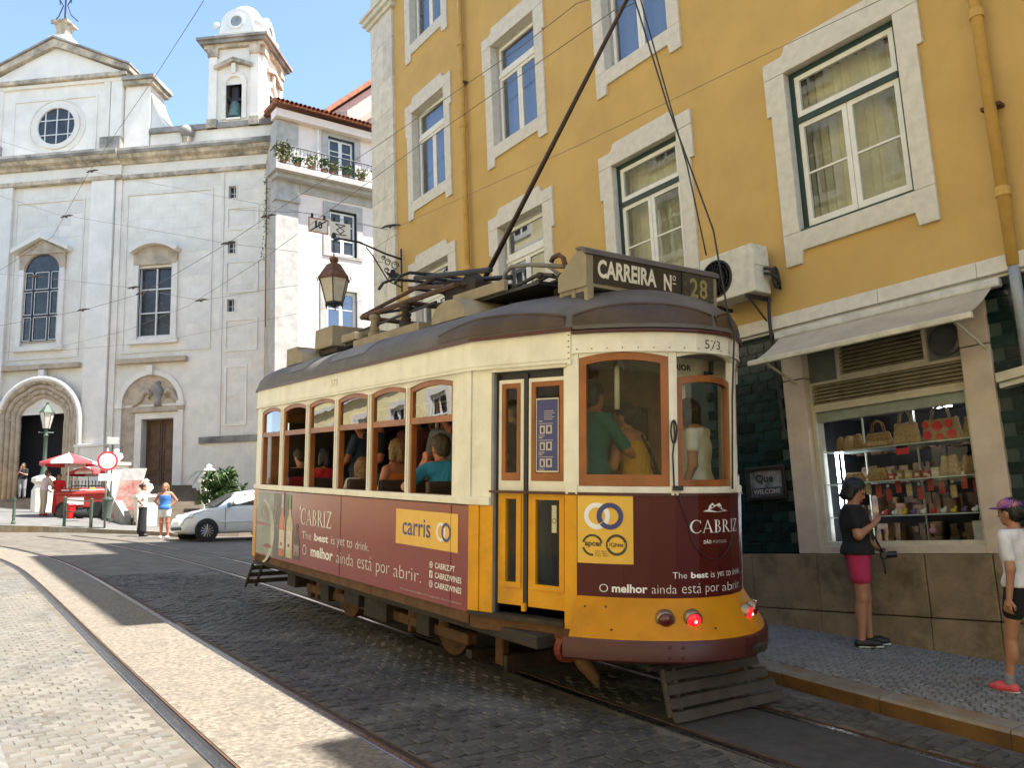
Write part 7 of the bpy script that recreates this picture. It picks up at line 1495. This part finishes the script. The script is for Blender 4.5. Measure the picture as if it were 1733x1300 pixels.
MB(lambda a, b, c: (a + b * .22, c - b * .12, b)).box(-.36, .36, .1, 1.5, -.024, -.021).build('board_print', mat('fruit_print', (.50, .12, .10), .5, col2=(.62, .55, .48), scale=3.5), bd); MB().tube([(.1, .55, 0), (.3, -.1, 1.5)], .02, 6).build('prop', M_PLAS, bd)
def pier(x, y, z0, h, label, w=.34):
    p = empty('stone_pier', (x, y, z0), 0, label, 'pier'); MB().box(-w, w, -w, w, -.3, h).build('shaft', M_CH, p, bevel=.02); MB().box(-w - .07, w + .07, -w - .07, w + .07, h, h + .12).build('cap', M_CH2, p, bevel=.02)
    MB().lathe([(.2, h + .12), (.12, h + .2), (.26, h + .36), (.22, h + .5), (.08, h + .56), (.12, h + .64), (.0, h + .72)], (0, 0, 0), 14).build('finial', M_CH2, p, auto=50)
pier(7.2, 32.5, .5, 1.1, 'stone pier with urn finial at the foot of the church steps'); pier(9.75, 33.6, .5, 1.75, 'stone pier with cap at the top of the stair railing', .26); pier(6.95, 36.6, 1.0, 2.1, 'taller stone pier beside the side door steps', .4)
wl2 = empty('stair_wall', (6.7, 34.5, .5), 0, 'dark stone flank wall beside the church steps behind the board', 'wall'); MB(lambda a, b, c: (c, a, b)).prism([(-1.9, -.3), (2.5, -.3), (2.5, 2.2), (-1.9, .5)], -.2, .05).build('flank', M_LICH, wl2)
fn = empty('stair_railing', (10.2, 32, .3), 0, 'black iron railing climbing beside the church steps', 'railing')
for k in range(26):
    t = k / 25; x, y, z = -.35 + t * 1.2, 1.4 - t * .6, .25 + .9 * (1 - t) * .8
    MB().tube([(x, y, z - .3), (x, y, z + 1.05)], .014, 5).build('baluster', M_IRON, fn)
for o in (1.05, .2): MB().tube([(-.35, 1.4, .97 + o), (.85, .8, .25 + o)], .022, 6).build('rail', M_IRON, fn)
# iron fence between portal steps and stall
fe = empty('iron_fence', (5.9, 39.6, 1.4), 0, 'low iron fence in front of the portal steps behind the stall', 'fence')
for k in range(22): MB().tube([(-1.0 + k * .13, -.06 * k * .13, .0), (-1.0 + k * .13, -.06 * k * .13, 1.25)], .015, 4).build('bar', M_IRON, fe); MB().lathe([(.03, 1.25), (.0, 1.36)], (-1.0 + k * .13, -.06 * k * .13, 0), 5).build('spike', M_IRON, fe)
for zz in (.15, 1.1): MB().tube([(-1.0, 0, zz), (1.75, -.17, zz)], .022, 5).build('rail', M_IRON, fe)
# planter shrub
pl = empty('shrub', (9.25, 30.4, H(9.25, 30.4)), 0, 'glossy green shrub in a tub between the parked car and the steps', 'shrub')
MB().lathe([(.30, 0), (.38, .5), (.40, .5), (.36, .46)], (0, 0, 0), 14).build('tub', M_LICH, pl); MB().tube([(0, 0, .4), (.03, 0, 1.0), (0, .02, 1.5)], [.06, .05, .03], 8).build('trunk', M_UNDER2, pl)
for k in range(7):
    a = k * .9; MB().tube([(.0, 0, 1.0 + .06 * k), (.35 * math.cos(a), .35 * math.sin(a), 1.5 + .12 * k)], [.03, .012], 5).build('limb', M_UNDER2, pl)
mb = MB()
for k in range(30):
    a = rg.uniform(0, 6.28); rr = rg.uniform(.1, .7); c = (rr * math.cos(a), rr * .8 * math.sin(a), rg.uniform(1.0, 2.1)); q = leaves(c, (.22, .22, .18), 46, .24, rg, .25); i = len(mb.v); mb.v += q.v; mb.f += [[t + i for t in f] for f in q.f]
mb.build('crown', M_LEAF, pl, fix=False)
for k in range(16):
    a = k * .39; mb = MB(); rws = []
    for t in (0, .25, .5, .75, 1): r = t * 1.1; rws.append([(-.35 + r * math.cos(a) - .05 * (1 - t) * math.sin(a), r * math.sin(a) + .05 * (1 - t) * math.cos(a), 1.9 + .9 * t - 1.3 * t * t), (-.35 + r * math.cos(a) + .05 * (1 - t) * math.sin(a), r * math.sin(a) - .05 * (1 - t) * math.cos(a), 1.9 + .9 * t - 1.3 * t * t)])
    mb.grid(rws); mb.build('frond', M_LEAFD, pl, fix=False)
# ---------------------------------------------------------------- fixtures on the yellow building
la = empty('bracket_lamp', (8.3, 15.05, 5.8), 0, 'hanging iron lantern on a scrolled bracket at the yellow building corner', 'lamp')
LT = lambda x, y, z: (x - 8.3, y - 15.05, z - 5.8)
MB(LT).tube([(8.28, 15.05, 5.72), (7.9, 15.05, 5.78), (7.3, 15.05, 5.93), (6.9, 15.05, 5.93), (6.75, 15.05, 5.88)], .022, 8).build('bracket_arm', M_IRON, la, smooth=True); MB(LT).box(8.26, 8.285, 15.03, 15.07, 5.0, 5.95).build('wall_bar', M_IRON, la)
MB(LT).tube([(8.26, 15.05, 5.1), (7.95, 15.05, 5.2), (7.6, 15.05, 5.7), (7.45, 15.05, 5.85)], .014, 6).build('brace', M_IRON, la, smooth=True)
for k, (x, z, r) in enumerate(((8.12, 5.55, .1), (7.95, 5.6, .08), (8.12, 5.32, .09), (7.92, 5.42, .06), (8.0, 5.25, .05), (7.85, 5.68, .05))):
    MB(LT).tube([(x + r * (1 - .6 * t / 14) * math.cos(t * .62), 15.05, z + r * (1 - .6 * t / 14) * math.sin(t * .62)) for t in range(15)], .010, 5).build('scroll', M_IRON, la, smooth=True)
shp = [(8.2, 5.30), (8.05, 5.28), (7.95, 5.32), (7.9, 5.38), (8.0, 5.37), (8.03, 5.46), (8.12, 5.46), (8.13, 5.37), (8.22, 5.38)]
MB(lambda x, z, d: LT(x, 15.05 + d, z)).prism(shp, -.012, .012).build('ship_ornament', M_IRON, la)
LN_ = lambda x, y, z: LT(6.74 + x, 15.05 + y, z)
M_COPP = mat('rusty_copper', (.16, .07, .035), .6, var=.25, scale=8)
MB(LN_).tube([(0, 0, 5.9), (0, 0, 5.5)], .012, 6).build('hanger_rod', M_IRON, la); MB(LN_).ball((0, 0, 5.98), (.05, .05, .06), 10, 6).build('hanger_knob', M_IRON, la)
MB(LN_).lathe([(.0, 5.52), (.09, 5.50), (.10, 5.44), (.06, 5.40), (.16, 5.34), (.20, 5.28), (.34, 5.06), (.345, 5.03), (.0, 5.03)], (0, 0, 0), 6).build('lantern_roof', M_COPP, la)
for k in range(18): a = 2 * math.pi * k / 18; MB(LN_).lathe([(.018, 5.05), (.0, 5.10)], (.335 * math.cos(a), .335 * math.sin(a), 0), 4).build('roof_crest', M_COPP, la)
MB(LN_).lathe([(.30, 5.03), (.17, 4.55)], (0, 0, 0), 6, caps=False).build('lantern_glass', mat('milky_lamp_glass', (.58, .54, .45), .35, var=.1), la); MB(LN_).lathe([(.185, 4.57), (.185, 4.53), (.08, 4.50), (.0, 4.46)], (0, 0, 0), 6).build('lantern_base', M_IRON, la)
for k in range(6): a = math.pi / 3 * k; MB(LN_).tube([(.305 * math.cos(a), .305 * math.sin(a), 5.03), (.178 * math.cos(a), .178 * math.sin(a), 4.55), (.178 * math.cos(a), .178 * math.sin(a), 4.46)], .012, 5).build('lantern_bar', M_IRON, la)
SGN = lambda x, z, d: (x, 15.6 - d, z)
p1 = empty('speed_sign', (6.65, 15.6, 6.3), 0, 'white sign reading 10 struck through, hung from the wire', 'sign'); p2 = empty('points_sign', (7.15, 15.6, 6.3), 0, 'white sign with crossed black zigzag lines, hung from the wire', 'sign')
def sgnput(o, p): o.parent = p; o.matrix_parent_inverse = Matrix.Translation(-Vector(p.location)); return o
def SB(mb, nm, m_, p): return sgnput(mb.build(nm, m_, None), p)
SB(MB(SGN).box(6.42, 6.86, 6.18, 6.50, 0, .012), 'plate', M_WHITE, p1); SB(MB(SGN).rframe(6.42, 6.86, 6.18, 6.50, .02, .012, .016), 'rim', mat('faded_red_rim', (.40, .10, .07), .6), p1)
t_ = text_fit('1', (6.565, 6.61, 6.28, 6.44), lambda a, b: SGN(a, b, .015), M_BLACKP, None, bold=.03); sgnput(t_, p1); t_ = text_fit('0', (6.63, 6.725, 6.28, 6.44), lambda a, b: SGN(a, b, .015), M_BLACKP, None, bold=.03); sgnput(t_, p1); t_ = text_fit('km/h', (6.56, 6.70, 6.21, 6.25), lambda a, b: SGN(a, b, .015), M_GREYP, None); sgnput(t_, p1)
SB(MB(SGN).prism([(6.45, 6.21), (6.49, 6.21), (6.83, 6.47), (6.79, 6.47)], .016, .019), 'strike_bar', M_BLACKP, p1)
SB(MB(SGN).box(6.90, 7.36, 6.17, 6.50, 0, .012), 'plate', M_WHITE, p2)
for a, b in (((7.02, 6.45), (7.24, 6.45)), ((7.02, 6.45), (7.22, 6.33)), ((7.24, 6.45), (7.04, 6.33)), ((7.04, 6.33), (7.16, 6.22)), ((7.22, 6.33), (7.10, 6.22)), ((7.0, 6.24), (7.1, 6.22)), ((7.26, 6.24), (7.16, 6.22))):
    A2, B2 = Vector(a), Vector(b); n_ = (B2 - A2).normalized(); n_ = Vector((-n_.y, n_.x)) * .009; SB(MB(SGN).prism([tuple(A2 + n_), tuple(B2 + n_), tuple(B2 - n_), tuple(A2 - n_)], .012, .016), 'print', M_BLACKP, p2)
for p, xs in ((p1, (6.50, 6.77)), (p2, (6.98, 7.26))):
    for x in xs: SB(MB(SGN).box(x - .02, x + .02, 6.50, 6.58, -.01, .03), 'clip', M_IRON, p)
ac = empty('air_conditioner', (8.1, 6.3, 2.6), 0, 'white outdoor air conditioning unit bracketed above the tiled wall', 'air conditioner')
AT = lambda y, z, d: (8.35 - d - 8.1, y - 6.3, z - 2.6)
MB(AT).box(5.92, 6.72, 2.62, 3.21, .12, .42).build('casing', mat('off_white_casing', (.68, .67, .60), .5, dirt=(.45, .4, .3), dscale=3), ac, bevel=.015)
MB(lambda x, y, z: AT(6.47 + x, 2.91 + y, .42 + z)).lathe([(.235, .0), (.235, .012), (.22, .014), (.22, .0)], (0, 0, 0), 28, caps=False).build('fan_ring', M_PLAS, ac); MB(lambda x, y, z: AT(6.47 + x, 2.91 + y, .42 + z)).lathe([(.0, .003), (.22, .003)], (0, 0, 0), 28).build('fan_opening', M_IRON, ac)
for k in range(24): a = 2 * math.pi * k / 24; MB().tube([AT(6.47 + .05 * math.cos(a), 2.91 + .05 * math.sin(a), .432), AT(6.47 + .225 * math.cos(a + .3), 2.91 + .225 * math.sin(a + .3), .432)], .004, 4).build('grille_wire', M_PLAS, ac)
for r in (.06, .12, .17, .21): MB(lambda x, y, z: AT(6.47 + x, 2.91 + y, .432 + z)).lathe([(r, -.003), (r + .006, 0), (r, .003)], (0, 0, 0), 24, caps=False).build('grille_ring', M_PLAS, ac)
MB().box(*(lambda a, b: (min(a, b), max(a, b)))(AT(0, 0, .40)[0], AT(0, 0, .14)[0]), 5.905 - 6.3, 5.922 - 6.3, .35, .55).build('valve_cover', MATS['off_white_casing'], ac)
for dz in (0, .06): MB().tube([AT(5.90, 2.85 + dz, .25), AT(5.82, 2.82 + dz, .22), AT(5.80, 2.75, .12), AT(5.86, 2.68, .03)], .02, 6).build('hose', M_PLAS, ac, smooth=True)
MB().tube([AT(5.84, 2.80 + .12 * math.cos(a), .10 + .05 * math.sin(a) + .02) for a in [2 * math.pi * k / 16 for k in range(17)]], .022, 6).build('hose_coil', M_PLAS, ac, smooth=True)
for y in (6.02, 6.6): MB(AT).box(y, y + .04, 2.57, 2.61, .0, .45).build('bracket', M_PLAS, ac); MB().tube([AT(y + .02, 2.58, .4), AT(y + .02, 2.25, .02)], .012, 5).build('stay', M_PLAS, ac)
MB().tube([AT(5.98, 2.6, .1), AT(5.98, 2.3, .13), AT(5.98, 1.0, .05)], .022, 6).build('drain_hose', M_PLAS, ac)
aw = empty('awning', (8.2, 4.7, 2.0), 0, 'grey fabric awning folded out over the shop window', 'awning')
WT = lambda y, z, d: (8.35 - d - 8.2, y - 4.7, z - 2.0)
mb = MB(WT); n = 10; mb.grid([[(3.47 + (5.86 - 3.47) * k / n, 2.09 - .36 * t - .03 * math.sin(math.pi * t), .10 + .59 * t) for k in range(n + 1)] for t in (0, .2, .4, .6, .8, 1)]); mb.build('canvas', mat('grey_canvas', (.47, .40, .30), .85, var=.1, scale=3), aw, smooth=True)
MB(WT).box(3.43, 5.90, 1.685, 1.745, .67, .72).build('front_bar', mat('cream_bar', (.66, .62, .50), .5), aw, bevel=.01); MB(WT).box(3.40, 5.92, 2.05, 2.14, .06, .16).build('roller_case', mat('white_case', (.6, .6, .58), .5), aw, bevel=.02)
for y in (3.62, 5.72): MB().tube([WT(y, 1.72, .68), WT(y, 1.50, .10)], .017, 6).build('folding_arm', M_ALU, aw)
wb = empty('welcome_sign', (8.32, 6.3, .4), 0, 'framed WELCOME sign on the dark green tiles', 'sign')
WB = lambda y, z, d: (8.328 - d - 8.32, y - 6.3, z - .4)
MB(WB).rframe(6.02, 6.58, .20, .60, .05, .012, .05).build('frame', mat('black_brown_frame', (.018, .014, .012), .4), wb, bevel=.008); MB(WB).box(6.07, 6.53, .25, .55, .015, .022).build('sheet', mat('sign_picture', (.30, .32, .34), .4, col2=(.06, .07, .09), scale=9), wb); MB(WB).box(6.09, 6.51, .255, .35, .022, .026).build('name_strip', mat('slate_strip', (.05, .06, .08), .4), wb)
text_fit('WELCOME', (-6.49, -6.11, .275, .33), lambda a, b: WB(-a, b, .028), M_GREYP, wb, bold=.02); text_fit('Que', (-6.45, -6.2, .39, .51), lambda a, b: WB(-a, b, .024), M_BLACKP, wb, bold=.03)
wlm = empty('wall_light', (8.3, 3.35, 1.2), 0, 'pale slanted wall light on the green tiles right of the shop', 'wall light'); MB(lambda y, z, d: (.05 - d, y, z)).prism([(-.17, -.02), (.17, -.06), (.17, .03), (-.17, .07)], 0, .22).build('housing', M_ALU, wlm, bevel=.008); MB(lambda y, z, d: (.05 - d, y, z)).prism([(-.16, -.07), (.16, -.11), (.16, -.065), (-.16, -.025)], 0, .18).build('diffuser', M_LGL, wlm)
# overhead wires
M_WIRE = mat('overhead_wire', (.16, .14, .13), .6)
def wire(P, label, r=.010, sag=.0, kind='cable'):
    P = [Vector(p) for p in P]; o = MB().tube([tuple(p) for p in P], r * .52, 5).build('overhead_wire', M_WIRE, None, smooth=True); tag(o, label, 'wire', 'overhead wires'); return o
wire([(3.8, 14.0, 9.53), (4.14, 19.0, 10.67), (3.87, 26.0, 10.88), (3.27, 28.0, 9.43), (1.78, 30.0, 8.43)], 'wire crossing the sky beside the church gable', .012)
wire([(1.52, 30.0, 13.1), (3.24, 28.0, 11.98), (3.95, 26.0, 10.94), (6.94, 20.0, 8.42), (8.3, 15.6, 6.55)], 'span wire running from the church gable down to the yellow corner')
wire([(1.51, 28.0, 10.5), (3.08, 26.0, 9.44), (4.92, 23.0, 8.34), (6.29, 20.5, 7.41), (8.3, 15.9, 5.9)], 'span wire crossing the church windows to the yellow corner')
wire([(8.36, 7.0, 7.6), (8.2, 9.0, 8.2), (8.1, 10.4, 8.13), (7.74, 15.0, 8.16), (6.98, 19.0, 7.9), (6.29, 20.5, 7.41), (5.04, 24.0, 6.82), (3.89, 26.0, 6.68), (1.8, 29.0, 6.59)], 'wire slanting past the upper windows of the yellow building', .013)
wire([(7.0, 3.5, 4.65), (7.71, 5.2, 5.24), (7.62, 8.5, 5.43), (8.3, 15.6, 6.55)], 'thin wire crossing the yellow wall below the upper windows', .007)
wire([(1.77, 30.0, 8.58), (2.96, 29.0, 8.37), (5.01, 25.0, 7.24), (6.36, 23.0, 6.54), (7.42, 20.0, 6.27), (8.3, 16.38, 5.7)], 'wire in front of the church lower windows')
wire([(.8, 30, 5.9), (3.2, 27, 5.6), (5.2, 23, 5.25), (6.6, 19.5, 5.15), (8.3, 16.38, 5.2)], 'lowest wire crossing in front of the church doors', .008)
wire([(8.2, 15.35, 6.55), (8.05, 15.3, 6.1), (7.95, 15.2, 5.75)], 'short stay wire dropping to the bracket lamp', .007)
wire([(5.1, -6, 4.6), (5.12, 3.5, 4.68), (5.2, 9, 5.0), (5.5, 15.5, 5.45), (5.5, 21, 5.8), (5.0, 25.5, 6.1), (3.6, 30, 6.3)], 'contact wire above the tram track', .009)
wire([(5.0, 16.2, 6.58), (6.5, 15.62, 6.60), (7.4, 15.6, 6.59), (8.3, 15.6, 6.55)], 'span wire carrying the two hanging signs', .008)
wire([(8.3, 2.3, 2.19), (8.22, 4.0, 2.165), (8.23, 6.2, 2.18), (8.22, 6.5, 2.175)], 'thin black cable along the stone band over the shop', .008)
INS = [(3.95, 26.0, 10.94), (3.3, 25.7, 9.3), (6.29, 20.5, 7.41), (5.04, 24.0, 6.82), (5.01, 25.0, 7.24), (6.9, 19.3, 7.85), (8.2, 15.4, 6.55), (3.89, 26, 6.68), (2.96, 29, 8.37), (6.36, 23, 6.54)]
for k, p in enumerate(INS):
    o = empty('wire_insulator', p, math.radians(-55), ['dark insulator on the wire above the church cornice', 'dark insulator on the wire left of the church middle window', 'dark insulator by the middle small church window', 'dark insulator beside the side window of the church', 'dark insulator on the wire crossing the side church window', 'dark insulator on the wire at the pink house corner', 'dark insulator on the wire at the yellow corner pilaster', 'dark insulator on the wire between the two church windows', 'dark insulator on the wire beside the tall arched church window', 'dark insulator on the wire below the side church window'][k], 'insulator', 'insulators on the overhead wires'); MB().tube([(-.2, 0, 0), (-.1, 0, .02), (.1, 0, .02), (.25, 0, 0)], [.012, .026, .026, .010], 6).build('clamp', M_IRON, o); MB().ball((0, 0, .0), .04, 8, 5).build('insulator_body', M_COPP, o)
# ---------------------------------------------------------------- shop goods
def good(name, y, z, label, cat, d=-.3): return empty(name, (8.35 - d, y, z), 0, label, cat, 'goods in the shop window')
M_CORK = mat('cork', (.34, .20, .095), .8, var=.25, scale=40); M_CORK2 = mat('pale_cork', (.46, .32, .17), .8, var=.2, scale=40); M_STRAW = mat('woven_straw', (.40, .26, .10), .9, var=.3, scale=60, bump=.003, bscale=120)
M_DOTS = mat('cork_red_dots', (.46, .27, .12), .7, col2=(.62, .05, .03), scale=9, var=.1)
def handbag(y, z, w, h, m_, label, handle=True, flap=False, d=-.32):
    b = good('handbag', y, z, label, 'handbag', d)
    sdf_obj('bag_body', [('c', (0, -w / 2 + .03, .035), (0, w / 2 - .03, .035), .035, .035), ('c', (0, -w / 2 + .045, h - .03), (0, w / 2 - .045, h - .03), .022, .022), ('c', (0, -w / 2 + .03, .035), (0, -w / 2 + .045, h - .03), .035, .022), ('c', (0, w / 2 - .03, .035), (0, w / 2 - .045, h - .03), .035, .022), ('e', (0, 0, h * .45), (.045, w * .46, h * .45), None)], m_, b, .012, .03)
    if handle:
        for dx in (-.02, .02): MB().tube([(dx, -w * .25, h - .02), (dx, -w * .18, h + .09), (dx, 0, h + .13), (dx, w * .18, h + .09), (dx, w * .25, h - .02)], .008, 6).build('handle', m_, b, smooth=True)
    if flap: MB().box(-.055, -.045, -w * .4, w * .4, h * .1, h * .42).build('flap', M_CORK2, b, bevel=.01)
    return b
handbag(5.50, .705, .10, .17, M_CORK, 'slim cork bag at the far end of the top shelf', False); handbag(5.40, .705, .11, .17, M_CORK2, 'narrow two-tone cork bag, second on the top shelf', False); handbag(5.28, .705, .11, .18, M_CORK, 'small upright cork bag, third on the top shelf', False)
handbag(5.04, .705, .31, .17, M_CORK, 'wide cork handbag with pale flap and tall handle on the top shelf', True, True); handbag(4.72, .705, .29, .24, M_CORK2, 'tall cork tote bag in the middle of the top shelf'); db = handbag(4.34, .705, .40, .24, M_CORK2, 'cork bag with big red spots on the top shelf')
for yy, zz, rr in ((-.12, .06, .05), (.02, .15, .055), (.13, .07, .045), (-.10, .17, .04), (.14, .18, .035), (.0, .04, .035)): MB().lathe([(rr, -.052), (rr, -.058), (0, -.058)], (0, yy, zz), 16, axis='x').build('red_spot', M_CANR, db)
handbag(4.0, .705, .24, .22, M_STRAW, 'woven straw bag beside the red spotted bag', False)
handbag(5.38, .34, .24, .12, M_CORK, 'long brown pouch at the lit end of the middle shelf', False); handbag(5.10, .34, .24, .15, M_STRAW, 'round brown pouch on the middle shelf', False); handbag(4.30, .34, .2, .22, M_CORK2, 'pale printed bag on the middle shelf', False); handbag(4.10, .34, .18, .20, M_CORK, 'dark brown patterned bag on the middle shelf', False); handbag(3.96, .34, .17, .13, M_CORK, 'small brown bag at the near end of the middle shelf', False)
CC = [(.42, .06, .04), (.36, .2, .08), (.55, .42, .2), (.3, .12, .05), (.5, .08, .05), (.6, .5, .35)]
nm_ = ['first', 'second', 'third', 'fourth', 'fifth', 'sixth', 'seventh', 'eighth', 'ninth', 'tenth']
for k in range(6):
    b = good('boxed_souvenir', 4.92 - k * .095, .34, '%s small boxed souvenir in the row on the middle shelf' % nm_[k], 'souvenir'); hh = .07 + .03 * ((k * 7) % 4) / 3
    MB().box(-.03, .03, -.04, .04, 0, hh).build('box', mat('souvenir_%d' % k, CC[k], .6, var=.2, scale=25), b, bevel=.006); MB().box(-.032, -.03, -.02, .02, hh * .3, hh * .7).build('box_label', M_PAPER, b)
for k in range(12):
    b = good('hanging_souvenir', 5.30 - k * .115, .12 + .04 * ((k * 5) % 3), '%s cork trinket hanging below the middle shelf, counted from the lit end' % (nm_ + ['eleventh', 'twelfth'])[k], 'souvenir', -.25)
    MB().box(-.008, .008, -.032, .032, 0, .13).build('trinket', mat('trinket_%d' % (k % 4), CC[(k * 2) % 6], .7, var=.3, scale=30), b, bevel=.01); MB().tube([(0, 0, .13), (0, 0, .2)], .003, 4).build('cord', M_IRON, b); MB().box(-.011, -.009, -.015, .015, .145, .175).build('price_tag', M_PAPER, b)
for k in range(10):
    b = good('small_toy', 5.05 - k * .105, -.03, '%s small bright toy on the lowest glass shelf, counted from the lit end' % nm_[k], 'toy'); c_ = [(.6, .04, .04), (.7, .7, .7), (.65, .5, .04), (.15, .1, .3), (.75, .75, .72)][k % 5]
    m_ = mat('toy_%d' % (k % 5), c_, .4); MB().ball((0, 0, .025), (.025, .035, .025), 8, 6).build('toy_body', m_, b, smooth=True); MB().ball((0, -.025, .052), .016, 8, 5).build('toy_head', m_, b, smooth=True)
for k, (y, w_, c_) in enumerate(((4.62, .13, (.4, .35, .04)), (4.98, .12, (.25, .3, .05)), (5.25, .14, (.3, .04, .05)))):
    b = good('flat_souvenir', y, -.355, ['yellow dish on the window floor', 'olive dish on the window floor', 'red dish on the window floor'][k], 'dish', -.3); MB().lathe([(.05, 0), (.075, .025), (.07, .03), (.045, .008)], (0, 0, 0), 16).build('dish', mat('dish_%d' % k, c_, .3), b, auto=40); MB().lathe([(.06, .02), (.0, .022)], (0, 0, 0), 12).build('dish_pattern', M_PAPER, b)
b = good('carrier_bag', 4.02, -.355, 'white paper carrier bag standing on the window floor', 'bag', -.28); MB().box(-.04, .04, -.10, .10, 0, .24).build('paper_bag', mat('white_paper', (.62, .60, .58), .7, var=.1, scale=14), b); MB().tube([(-.0, -.05, .24), (0, -.03, .30), (0, .03, .30), (0, .05, .24)], .004, 5).build('handle', M_PAPER, b)
b = good('price_card', 4.72, .60, 'red sale card hanging under the top shelf', 'card', -.2); MB().box(-.004, .004, -.07, .07, 0, .10).build('card', M_CANR, b); MB().box(-.006, -.004, -.06, .06, .065, .09).build('card_print', M_BLACKP, b)
b = good('hanging_doll', 4.5, -.20, 'small pink doll hanging in the lower window', 'toy', -.2); MB().ball((0, 0, .0), .035, 8, 6).build('doll_body', mat('doll_pink', (.55, .25, .40), .6), b, smooth=True); MB().ball((0, 0, .05), .022, 8, 6).build('doll_head', SKINS['light'], b, smooth=True); MB().tube([(0, 0, .07), (0, 0, .16)], .002, 4).build('cord', M_IRON, b)

mb = MB(); rq = random.Random(11)
for k in range(210):
    y_ = rq.uniform(3.75, 5.8); z_ = rq.choice((-.36, -.03, .34, .70)); x_ = 8.35 + rq.uniform(.78, 1.35); s1, s2, s3 = rq.uniform(.02, .06), rq.uniform(.02, .07), rq.uniform(.05, .24); mb.box(x_ - s1, x_ + s1, y_ - s2, y_ + s2, z_, z_ + s3)
o = mb.build('souvenir_clutter', mat('mixed_souvenirs', (.35, .20, .09), .7, col2=(.07, .05, .06), scale=5, var=.3, dirt=(.40, .06, .04), dscale=7), None, fix=False); tag(o, 'packed souvenirs filling the back of the shop', 'souvenirs', kind='stuff')
